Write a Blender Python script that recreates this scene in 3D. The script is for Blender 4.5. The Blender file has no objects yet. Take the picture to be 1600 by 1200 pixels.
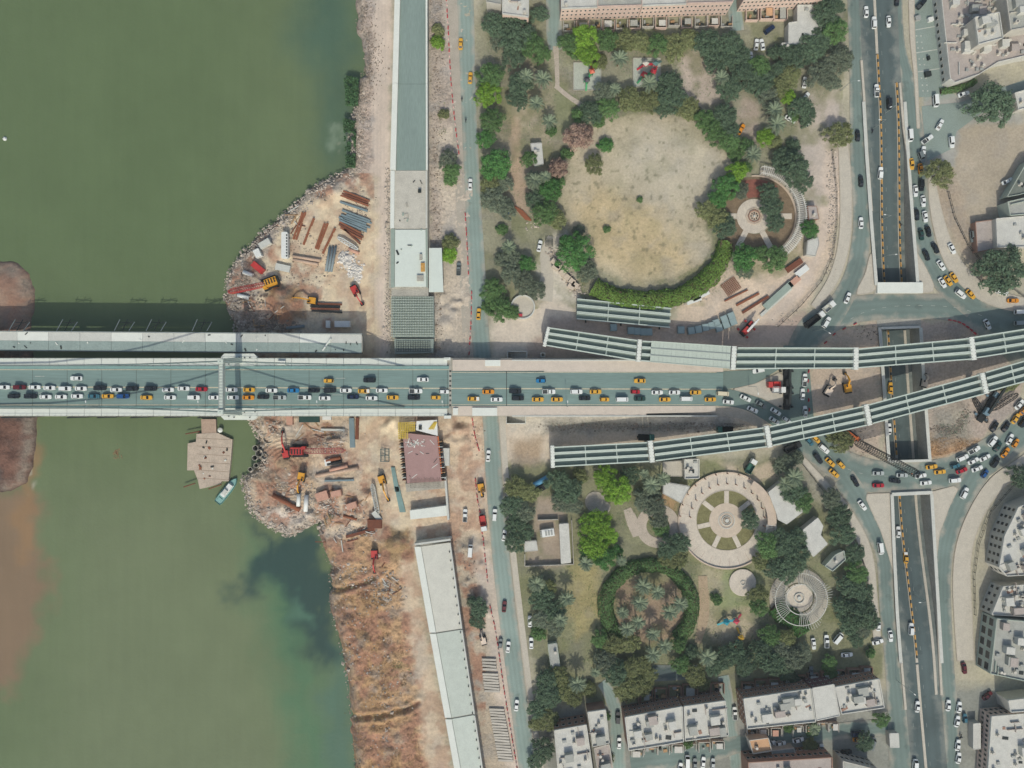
import bpy, bmesh, math, random
import numpy as np
from mathutils import Vector, Matrix, noise as mnoise

# ------------------------------------------------------------------ camera, sky, sun, exposure
S, H = 0.25, 280.0            # metres per photograph pixel at street level; camera height
scene = bpy.context.scene
C = scene.collection
cam_data = bpy.data.cameras.new('camera')
cam_data.sensor_fit = 'HORIZONTAL'
cam_data.angle = 2 * math.atan(800 * S / H)
cam_data.clip_start, cam_data.clip_end = 1.0, 6000.0
cam = bpy.data.objects.new('camera', cam_data)
cam.location = (0, 0, H)
C.objects.link(cam)
scene.camera = cam

world = bpy.data.worlds.new('World')
scene.world = world
world.use_nodes = True
wn = world.node_tree
sky = wn.nodes.new('ShaderNodeTexSky')
sky.sky_type = 'NISHITA'
sky.sun_disc = False
sky.sun_elevation = math.radians(46)
sky.sun_rotation = math.radians(180)
sky.air_density, sky.dust_density, sky.ozone_density = 1.0, 3.0, 1.0
wn.links.new(sky.outputs[0], wn.nodes['Background'].inputs[0])
wn.nodes['Background'].inputs[1].default_value = 0.15

sun_data = bpy.data.lights.new('sun', 'SUN')
sun_data.energy = 2.7
sun_data.angle = math.radians(0.6)
sun_data.color = (1.0, 0.955, 0.86)
sun = bpy.data.objects.new('sun', sun_data)
sun.rotation_euler = (math.radians(44), 0, math.radians(2))
sun.location = (0, -100, 200)
C.objects.link(sun)

scene.view_settings.view_transform = 'Standard'
scene.view_settings.look = 'None'
scene.view_settings.exposure = -0.22
scene.view_settings.gamma = 1.0
HAZE = 0.00012
scene.cycles.volume_bounces = 0
scene.cycles.max_bounces = 4
scene.cycles.diffuse_bounces = 2
scene.cycles.glossy_bounces = 2
scene.cycles.transmission_bounces = 2
scene.cycles.transparent_max_bounces = 4

# ------------------------------------------------------------------ helpers
R = math.radians
rnd = random.Random(7)

def W(px, py, z=0.0):
    k = S * (H - z) / H
    return ((px - 800) * k, (600 - py) * k, z)
def W2(px, py, z=0.0):
    return W(px, py, z)[:2]
def k_at(z):
    return S * (H - z) / H
def lin(c):
    return c / 12.92 if c <= 0.04045 else ((c + 0.055) / 1.055) ** 2.4
def col(h):
    if isinstance(h, str):
        return tuple(lin(int(h[i:i + 2], 16) / 255) for i in (0, 2, 4))
    return tuple(lin(v / 255) for v in h)

ORD = ('first second third fourth fifth sixth seventh eighth ninth tenth eleventh twelfth thirteenth fourteenth fifteenth '
       'sixteenth seventeenth eighteenth nineteenth twentieth').split()
TENS = {2: ('twenty', 'twentieth'), 3: ('thirty', 'thirtieth'), 4: ('forty', 'fortieth'), 5: ('fifty', 'fiftieth')}
def ordinal(n):
    if n <= 20:
        return ORD[n - 1]
    t, u = divmod(n, 10)
    return TENS[t][1] if u == 0 else TENS[t][0] + '-' + ORD[u - 1]

MATS = {}
def mat(name, hexc, rough=0.85, var=0.10, scale=0.6, bump=0.0, metal=0.0, spec=0.25, island=0.0, fine=6.0, streak=None, rand=0.0):
    """Procedural surface: base colour broken up by two noises, optional bump, per-piece and per-object shift."""
    if name in MATS:
        return MATS[name]
    m = bpy.data.materials.new(name)
    m.use_nodes = True
    nt = m.node_tree
    n, l = nt.nodes, nt.links
    b = n['Principled BSDF']
    b.inputs['Roughness'].default_value = rough
    b.inputs['Metallic'].default_value = metal
    b.inputs['Specular IOR Level'].default_value = spec
    base = n.new('ShaderNodeRGB')
    base.outputs[0].default_value = (*col(hexc), 1)
    tc = n.new('ShaderNodeTexCoord')
    vec = tc.outputs['Object']
    if streak:
        mp = n.new('ShaderNodeMapping')
        mp.inputs['Scale'].default_value = streak
        l.new(vec, mp.inputs[0])
        vec = mp.outputs[0]
    out = base.outputs[0]
    if var:
        n1 = n.new('ShaderNodeTexNoise'); n1.inputs['Scale'].default_value = scale; n1.inputs['Detail'].default_value = 5
        n1.inputs['Roughness'].default_value = 0.65
        n2 = n.new('ShaderNodeTexNoise'); n2.inputs['Scale'].default_value = scale * fine; n2.inputs['Detail'].default_value = 3
        l.new(vec, n1.inputs['Vector']); l.new(vec, n2.inputs['Vector'])
        ad = n.new('ShaderNodeMath'); ad.operation = 'ADD'
        l.new(n1.outputs[0], ad.inputs[0]); l.new(n2.outputs[0], ad.inputs[1])
        mr = n.new('ShaderNodeMapRange')
        mr.inputs['From Min'].default_value = 0.65; mr.inputs['From Max'].default_value = 1.35
        mr.inputs['To Min'].default_value = 1 - var * 1.6; mr.inputs['To Max'].default_value = 1 + var * 1.2
        l.new(ad.outputs[0], mr.inputs['Value'])
        sc = n.new('ShaderNodeVectorMath'); sc.operation = 'SCALE'
        l.new(out, sc.inputs[0]); l.new(mr.outputs[0], sc.inputs['Scale'])
        out = sc.outputs[0]
    if island or rand:
        hs = n.new('ShaderNodeMapRange')
        amt = island or rand
        hs.inputs['To Min'].default_value = 1 - amt; hs.inputs['To Max'].default_value = 1 + amt
        if island:
            g = n.new('ShaderNodeNewGeometry'); l.new(g.outputs['Random Per Island'], hs.inputs['Value'])
        else:
            g = n.new('ShaderNodeObjectInfo'); l.new(g.outputs['Random'], hs.inputs['Value'])
        sc2 = n.new('ShaderNodeVectorMath'); sc2.operation = 'SCALE'
        l.new(out, sc2.inputs[0]); l.new(hs.outputs[0], sc2.inputs['Scale'])
        out = sc2.outputs[0]
    l.new(out, b.inputs['Base Color'])
    if bump:
        bp = n.new('ShaderNodeBump'); bp.inputs['Strength'].default_value = bump; bp.inputs['Distance'].default_value = 0.15
        n3 = n.new('ShaderNodeTexNoise'); n3.inputs['Scale'].default_value = scale * fine; n3.inputs['Detail'].default_value = 4
        l.new(vec, n3.inputs['Vector']); l.new(n3.outputs[0], bp.inputs['Height']); l.new(bp.outputs[0], b.inputs['Normal'])
    MATS[name] = m
    return m

class MB:
    """Collects shapes (each with a material slot) into one mesh."""
    def __init__(self):
        self.v, self.f, self.m = [], [], []
    def add(self, vs, fs, mi=0):
        o = len(self.v)
        self.v.extend([tuple(p) for p in vs])
        self.f.extend([tuple(i + o for i in q) for q in fs])
        self.m.extend([mi] * len(fs))
        return self
    def box(self, c, size, rz=0.0, mi=0, taper=1.0, pitch=0.0):
        """c = centre of the bottom face."""
        lx, ly, lz = size[0] / 2, size[1] / 2, size[2]
        ca, sa = math.cos(rz), math.sin(rz)
        vs = []
        for z, t in ((0, 1), (lz, taper)):
            for x, y in ((-lx, -ly), (lx, -ly), (lx, ly), (-lx, ly)):
                x, y = x * t, y * t
                vs.append((c[0] + x * ca - y * sa, c[1] + x * sa + y * ca, c[2] + z + x * pitch))
        return self.add(vs, [(3, 2, 1, 0), (4, 5, 6, 7), (0, 1, 5, 4), (1, 2, 6, 5), (2, 3, 7, 6), (3, 0, 4, 7)], mi)
    def prism(self, pts, z0, z1, mi=0, cap_bottom=True):
        a = sum(pts[i][0] * pts[(i + 1) % len(pts)][1] - pts[(i + 1) % len(pts)][0] * pts[i][1] for i in range(len(pts)))
        if a < 0:
            pts = pts[::-1]
        n = len(pts)
        vs = [(p[0], p[1], z0) for p in pts] + [(p[0], p[1], z1) for p in pts]
        fs = [tuple(range(n, 2 * n))] + [(i, (i + 1) % n, n + (i + 1) % n, n + i) for i in range(n)]
        if cap_bottom:
            fs.append(tuple(range(n - 1, -1, -1)))
        return self.add(vs, fs, mi)
    def poly(self, pts3, mi=0):
        a = sum(pts3[i][0] * pts3[(i + 1) % len(pts3)][1] - pts3[(i + 1) % len(pts3)][0] * pts3[i][1] for i in range(len(pts3)))
        if a < 0:
            pts3 = pts3[::-1]
        return self.add(pts3, [tuple(range(len(pts3)))], mi)
    def beam(self, p0, p1, w, h, mi=0):
        """Box between two points (centres), width w sideways, h vertical-ish."""
        p0, p1 = Vector(p0), Vector(p1)
        d = (p1 - p0).normalized()
        up = Vector((0, 0, 1)) if abs(d.z) < 0.95 else Vector((0, 1, 0))
        s = d.cross(up).normalized() * (w / 2)
        u = s.cross(d).normalized() * (h / 2)
        vs = [p + a * s + b * u for p in (p0, p1) for a, b in ((-1, -1), (1, -1), (1, 1), (-1, 1))]
        return self.add(vs, [(0, 1, 2, 3), (7, 6, 5, 4), (4, 5, 1, 0), (5, 6, 2, 1), (6, 7, 3, 2), (7, 4, 0, 3)], mi)
    def tube(self, p0, p1, r, n=8, mi=0, r1=None, caps=True):
        p0, p1 = Vector(p0), Vector(p1)
        r1 = r if r1 is None else r1
        d = (p1 - p0).normalized()
        up = Vector((0, 0, 1)) if abs(d.z) < 0.95 else Vector((1, 0, 0))
        s = d.cross(up).normalized()
        u = s.cross(d)
        vs = []
        for p, q in ((p0, r), (p1, r1)):
            for i in range(n):
                a = 2 * math.pi * i / n
                vs.append(p + (s * math.cos(a) + u * math.sin(a)) * q)
        fs = [(i, (i + 1) % n, n + (i + 1) % n, n + i) for i in range(n)]
        if caps:
            fs += [tuple(range(n - 1, -1, -1)), tuple(range(n, 2 * n))]
        return self.add(vs, fs, mi)
    def pipe(self, p0, p1, r, n=10, t=0.12, mi=0):
        """Hollow open tube."""
        p0, p1 = Vector(p0), Vector(p1)
        d = (p1 - p0).normalized()
        up = Vector((0, 0, 1)) if abs(d.z) < 0.95 else Vector((1, 0, 0))
        s = d.cross(up).normalized()
        u = s.cross(d)
        vs = []
        for p, q in ((p0, r), (p1, r), (p1, r - t), (p0, r - t)):
            for i in range(n):
                a = 2 * math.pi * i / n
                vs.append(p + (s * math.cos(a) + u * math.sin(a)) * q)
        fs = []
        for k in range(4):
            for i in range(n):
                j = (i + 1) % n
                fs.append((k * n + i, k * n + j, ((k + 1) % 4) * n + j, ((k + 1) % 4) * n + i))
        return self.add(vs, fs, mi)
    def lathe(self, prof, n=24, c=(0, 0), mi=0, a0=0.0, a1=2 * math.pi):
        full = abs(a1 - a0 - 2 * math.pi) < 1e-6
        cols = n if full else n + 1
        vs = []
        for i in range(cols):
            a = a0 + (a1 - a0) * i / n
            for r, z in prof:
                vs.append((c[0] + r * math.cos(a), c[1] + r * math.sin(a), z))
        k = len(prof)
        fs = []
        for i in range(n):
            j = (i + 1) % cols
            for q in range(k - 1):
                fs.append((i * k + q, j * k + q, j * k + q + 1, i * k + q + 1))
        return self.add(vs, fs, mi)
    def lump(self, c, r, seed=0, squash=0.6, mi=0):
        """Irregular stone: perturbed octahedron."""
        q = random.Random(seed)
        vs = [(1, 0, 0), (0, 1, 0), (-1, 0, 0), (0, -1, 0), (0.2, 0.1, 1), (-0.1, 0, -1)]
        a = q.random() * 6.28
        ca, sa = math.cos(a), math.sin(a)
        out = []
        for x, y, z in vs:
            k = r * (0.65 + 0.7 * q.random())
            out.append((c[0] + (x * ca - y * sa) * k, c[1] + (x * sa + y * ca) * k, c[2] + z * k * squash))
        return self.add(out, [(0, 1, 4), (1, 2, 4), (2, 3, 4), (3, 0, 4), (1, 0, 5), (2, 1, 5), (3, 2, 5), (0, 3, 5)], mi)
    def mesh(self, name, mats):
        me = bpy.data.meshes.new(name)
        me.from_pydata(self.v, [], self.f)
        for m in (mats if isinstance(mats, (list, tuple)) else [mats]):
            me.materials.append(m)
        if any(self.m):
            me.polygons.foreach_set('material_index', self.m)
        me.update()
        return me
    def build(self, name, mats, parent=None, smooth=False):
        me = self.mesh(name, mats)
        if smooth:
            me.polygons.foreach_set('use_smooth', [True] * len(me.polygons))
        return link(name, me, parent)

def link(name, me, parent=None, loc=None, rz=None, mat_=None):
    o = bpy.data.objects.new(name, me)
    C.objects.link(o)
    if parent is not None:
        o.parent = parent
    if loc is not None:
        o.location = loc
    if rz is not None:
        o.rotation_euler = (0, 0, rz)
    if mat_ is not None:
        o.material_slots[0].link = 'OBJECT'
        o.material_slots[0].material = mat_
    return o
def tag(o, label, cat, group=None, kind=None):
    o['label'] = label
    o['category'] = cat
    if group:
        o['group'] = group
    if kind:
        o['kind'] = kind
    return o
def struct(o):
    o['kind'] = 'structure'
    return o
def stuff(o, label=None, cat=None):
    o['kind'] = 'stuff'
    if label:
        o['label'] = label
        o['category'] = cat
    return o
def thing(name, label, cat, loc=(0, 0, 0), rz=0.0, group=None):
    e = bpy.data.objects.new(name, None)
    e.empty_display_size = 0.5
    C.objects.link(e)
    e.location = loc
    e.rotation_euler = (0, 0, rz)
    return tag(e, label, cat, group)

def inside(px, py, poly):
    """Vectorised point in polygon."""
    r = np.zeros(px.shape, bool)
    n = len(poly)
    for i in range(n):
        x0, y0 = poly[i]
        x1, y1 = poly[(i + 1) % n]
        if y0 == y1:
            continue
        c = ((y0 > py) != (y1 > py)) & (px < (x1 - x0) * (py - y0) / (y1 - y0) + x0)
        r ^= c
    return r
def poly_dist(px, py, poly, closed=True):
    d = np.full(px.shape, 1e9)
    n = len(poly)
    for i in range(n if closed else n - 1):
        x0, y0 = poly[i]
        x1, y1 = poly[(i + 1) % n]
        dx, dy = x1 - x0, y1 - y0
        t = np.clip(((px - x0) * dx + (py - y0) * dy) / max(dx * dx + dy * dy, 1e-9), 0, 1)
        d = np.minimum(d, np.hypot(px - x0 - t * dx, py - y0 - t * dy))
    return d
def vnoise(x, y, seed=0):
    """Smooth value noise in numpy, 0..1."""
    rs = np.random.RandomState(seed)
    T = rs.rand(257, 257)
    xi, yi = np.floor(x).astype(int), np.floor(y).astype(int)
    fx, fy = x - xi, y - yi
    fx, fy = fx * fx * (3 - 2 * fx), fy * fy * (3 - 2 * fy)
    xi, yi = xi % 256, yi % 256
    a, b, c, d = T[yi, xi], T[yi, xi + 1], T[yi + 1, xi], T[yi + 1, xi + 1]
    return (a * (1 - fx) + b * fx) * (1 - fy) + (c * (1 - fx) + d * fx) * fy
def fbm(x, y, seed=0, oct=4):
    s, a, t = 0, 1.0, 0
    for i in range(oct):
        s = s + a * vnoise(x * 2 ** i + 17 * i, y * 2 ** i + 31 * i, seed + i)
        t += a
        a *= 0.55
    return s / t
def np_mesh(name, verts, quads, mats):
    me = bpy.data.meshes.new(name)
    me.vertices.add(len(verts))
    me.vertices.foreach_set('co', np.asarray(verts, np.float32).ravel())
    nq, k = quads.shape
    me.loops.add(nq * k)
    me.loops.foreach_set('vertex_index', quads.astype(np.int32).ravel())
    me.polygons.add(nq)
    me.polygons.foreach_set('loop_start', np.arange(0, nq * k, k, dtype=np.int32))
    me.update(calc_edges=True)
    me.validate()
    for m in (mats if isinstance(mats, (list, tuple)) else [mats]):
        me.materials.append(m)
    return me
def spline(pts, step=8.0, closed=False):
    """Catmull-Rom through tuples of any length, about one sample per `step` units of the first two."""
    P = [np.array(p, float) for p in pts]
    n = len(P)
    out = []
    for i in range(n if closed else n - 1):
        p0 = P[(i - 1) % n] if closed or i > 0 else 2 * P[0] - P[1]
        p1, p2 = P[i], P[(i + 1) % n]
        p3 = P[(i + 2) % n] if closed or i + 2 < n else 2 * P[-1] - P[-2]
        m = max(1, int(np.hypot(*(p2 - p1)[:2]) / step))
        for j in range(m):
            t = j / m
            out.append(0.5 * (2 * p1 + (p2 - p0) * t + (2 * p0 - 5 * p1 + 4 * p2 - p3) * t * t + (3 * p1 - 3 * p2 + p3 - p0) * t ** 3))
    if not closed:
        out.append(P[-1])
    return [tuple(p) for p in out]
def ribbon_px(center, z=0.0):
    """center: (px,py,width_px) samples -> left and right edge lists in pixels."""
    L, Rr = [], []
    for i, (x, y, w) in enumerate(center):
        a, b = center[max(i - 1, 0)], center[min(i + 1, len(center) - 1)]
        dx, dy = b[0] - a[0], b[1] - a[1]
        q = math.hypot(dx, dy) or 1
        nx, ny = -dy / q, dx / q
        L.append((x + nx * w / 2, y + ny * w / 2))
        Rr.append((x - nx * w / 2, y - ny * w / 2))
    return L, Rr
def strip(L, Rr, mb, mi=0):
    """Quad strip between two lists of 3-D points, facing up."""
    for i in range(len(L) - 1):
        q = [L[i], Rr[i], Rr[i + 1], L[i + 1]]
        mb.poly([tuple(p) for p in q], mi)
# ------------------------------------------------------------------ terrain
WATER_Z = -6.0
EAST_SHORE = [(553, -120), (553, 0), (556, 20), (555, 45), (563, 58), (568, 80), (568, 112), (559, 118), (557, 140), (551, 165), (546, 190),
    (543, 215), (548, 245), (541, 262), (520, 272), (500, 281), (485, 292), (465, 310), (445, 328), (425, 345), (408, 358), (396, 371),
    (385, 386), (371, 397), (358, 416), (350, 440), (348, 465), (353, 482), (361, 502), (366, 520), (372, 560), (376, 600), (380, 640),
    (386, 660), (396, 676), (403, 690), (402, 705), (405, 720), (399, 733), (379, 742), (375, 757), (380, 775), (384, 795), (395, 808),
    (412, 820), (430, 832), (446, 840), (462, 836), (475, 828), (487, 821), (500, 817), (495, 828), (500, 850), (507, 872), (516, 890),
    (510, 900), (515, 918), (512, 938), (516, 960), (521, 982), (527, 1005), (533, 1027), (536, 1042), (541, 1070), (545, 1110), (547, 1140),
    (552, 1200), (556, 1330)]
LAND_EAST = EAST_SHORE + [(560, 20000), (30000, 20000), (30000, -20000), (553, -20000)]
LAND_WEST = [(-140, 396), (-60, 400), (0, 406), (25, 412), (42, 427), (51, 452), (50, 480), (46, 505), (48, 560), (51, 620), (53, 655), (51, 700),
    (45, 730), (38, 755), (15, 768), (-60, 778), (-160, 780), (-1500, 900), (-1500, 300)]
# underpass: rows of (py, left edge px, right edge px) of the carriageway
TRENCH = [(-120, 1336, 1398), (-60, 1339, 1400), (0, 1342, 1402), (95, 1347, 1406), (240, 1355, 1415), (340, 1362, 1422), (440, 1370, 1430),
    (515, 1376, 1435), (600, 1382, 1440), (718, 1390, 1449), (775, 1395, 1452), (860, 1398, 1457), (960, 1403, 1463), (1040, 1409, 1468),
    (1110, 1416, 1472), (1200, 1424, 1480), (1320, 1434, 1490)]
def trench_edges(py):
    for a, b in zip(TRENCH, TRENCH[1:]):
        if a[0] <= py <= b[0]:
            t = (py - a[0]) / (b[0] - a[0])
            return a[1] + (b[1] - a[1]) * t, a[2] + (b[2] - a[2]) * t
    return TRENCH[-1][1:]
def sst(t):
    t = min(1.0, max(0.0, t))
    return t * t * (3 - 2 * t)
def trench_z(py):
    if py < 440:
        return -6.2 * sst((py - 150) / 300)
    return -6.2 * (1 - sst((py - 770) / 270)) if py > 770 else -6.2
TR_POLY = [(l, y) for y, l, r in TRENCH if 240 <= y <= 960] + [(r, y) for y, l, r in reversed(TRENCH) if 240 <= y <= 960]
_a, _b = trench_edges(175), trench_edges(1020)
TR_POLY = [(_a[0], 175)] + TR_POLY[:sum(1 for y, l, r in TRENCH if 240 <= y <= 960)] + [(_b[0], 1020), (_b[1], 1020)] + TR_POLY[sum(1 for y, l, r in TRENCH if 240 <= y <= 960):] + [(_a[1], 175)]

def base_z(px, py):
    """Smooth inland level in metres: quay and building site lie lower than the streets."""
    px, py = np.asarray(px, float), np.asarray(py, float)
    t = np.clip((px - 572) / 38, 0, 1)
    t = t * t * (3 - 2 * t)
    s = np.clip((py - 830) / 60, 0, 1) * 1.2
    z = (-3.0 + s) * (1 - t) - 0.05 * t
    return np.where(px < 300, -4.3, z)
MOUNDS = [(441, 466, 24, 3.2), (440, 487, 15, 3.0), (447, 727, 26, 2.0), (470, 745, 22, 1.6), (425, 735, 20, -1.2), (622, 848, 20, 3.0), (697, 505, 14, 1.2),
    (700, 482, 12, 0.8), (-5, 700, 30, 2.2), (20, 720, 22, 1.4), (5, 450, 30, 1.8), (415, 662, 16, 1.0), (560, 1010, 30, 1.1), (585, 950, 30, 0.9),
    (600, 1090, 26, 1.0), (570, 1170, 30, 1.0), (528, 300, 18, 1.2), (505, 315, 14, 1.0), (725, 690, 14, 1.0), (715, 673, 10, 0.8), (1475, 690, 30, 1.0),
    (1500, 640, 16, 0.8), (612, 660, 12, 1.0)]
_q = random.Random(17)
for (x0, x1, y0, y1, n_) in ((370, 440, 440, 520, 9), (450, 570, 275, 300, 6), (395, 470, 655, 690, 7), (480, 580, 765, 850, 20), (515, 625, 880, 1190, 34), (600, 625, 640, 700, 5), (700, 735, 650, 720, 8), (685, 730, 460, 550, 8), (715, 765, 840, 1000, 10), (430, 500, 780, 815, 6)):
    MOUNDS += [(_q.uniform(x0, x1), _q.uniform(y0, y1), _q.uniform(6, 14), _q.uniform(.4, 1.3)) for _ in range(n_)]
def gz(px, py):
    """Ground level under a pixel, mounds included, for standing things on it."""
    z = float(base_z(px, py))
    for mx, my, r, h in MOUNDS:
        d = math.hypot(px - mx, py - my) / r
        if d < 1:
            z += h * (1 - d * d) ** 2
    return z
def G(px, py, dz=0.0):
    z = gz(px, py) + dz
    return W(px, py, z)

def axis(lo, hi, step, far):
    fine = np.arange(lo, hi + step, step)
    out_l = lo - np.cumsum(np.geomspace(2, far, 14))[::-1]
    out_h = hi + np.cumsum(np.geomspace(2, far, 14))
    return np.concatenate([out_l, fine, out_h])
gy = axis(-164.0, 164.0, 0.5, 900)
gx = np.unique(np.concatenate([-215 - np.cumsum(np.geomspace(2, 900, 14))[::-1], np.arange(-215, -130, 1.0), np.arange(-130, 214.1, 0.5), 214.5 + np.cumsum(np.geomspace(2, 900, 14))]))
X, Y = np.meshgrid(gx, gy)
PX, PY = X / S + 800, 600 - Y / S
zb = base_z(PX, PY)
kk = H / (H - zb)
PX, PY = 800 + (PX - 800) * kk, 600 + (PY - 600) * kk       # apparent pixels at that level
zb = base_z(PX, PY)
near = (np.abs(X) < 240) & (np.abs(Y) < 200)
warp = (fbm(X / 6, Y / 6, 3, 3) - 0.5) * 14 * near
wx = PX + (fbm(X / 4, Y / 4, 11, 3) - 0.5) * 16 * near
wy = PY + (fbm(X / 4, Y / 4, 23, 3) - 0.5) * 16 * near
sd = np.where(inside(PX, PY, LAND_EAST), 1, -1) * poly_dist(PX, PY, LAND_EAST)
sdw = np.where(inside(PX, PY, LAND_WEST), 1, -1) * poly_dist(PX, PY, LAND_WEST)
sd_all = np.maximum(sd, sdw)
edge = sd_all + warp * 0.45
bank_w = np.where(PX < 300, 14.0, 13.0)
t = np.clip(edge / bank_w, 0, 1)
zl = WATER_Z + (zb - WATER_Z) * (1 - (1 - t) ** 1.6)
Z = np.where(edge > 0, zl, WATER_Z - 3.5 * np.clip(-edge / 16, 0, 1))
for ln in ([(508, 926), (550, 916), (588, 900)], [(540, 1122), (600, 1119), (640, 1106), (652, 1096)]):
    d = poly_dist(PX + warp * .5, PY + warp * .5, ln, False)          # gullies cut into the southern bank, with a spoil ridge
    Z = Z - 1.3 * np.exp(-(d / 3.2) ** 2) + .5 * np.exp(-((d - 8) / 3.5) ** 2)
for mx, my, r, h in MOUNDS:
    d = np.hypot(PX - mx + warp * 0.5, PY - my + warp * 0.3) / r
    Z = Z + np.where(d < 1, h * (1 - np.minimum(d, 1) ** 2) ** 2, 0)

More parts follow.
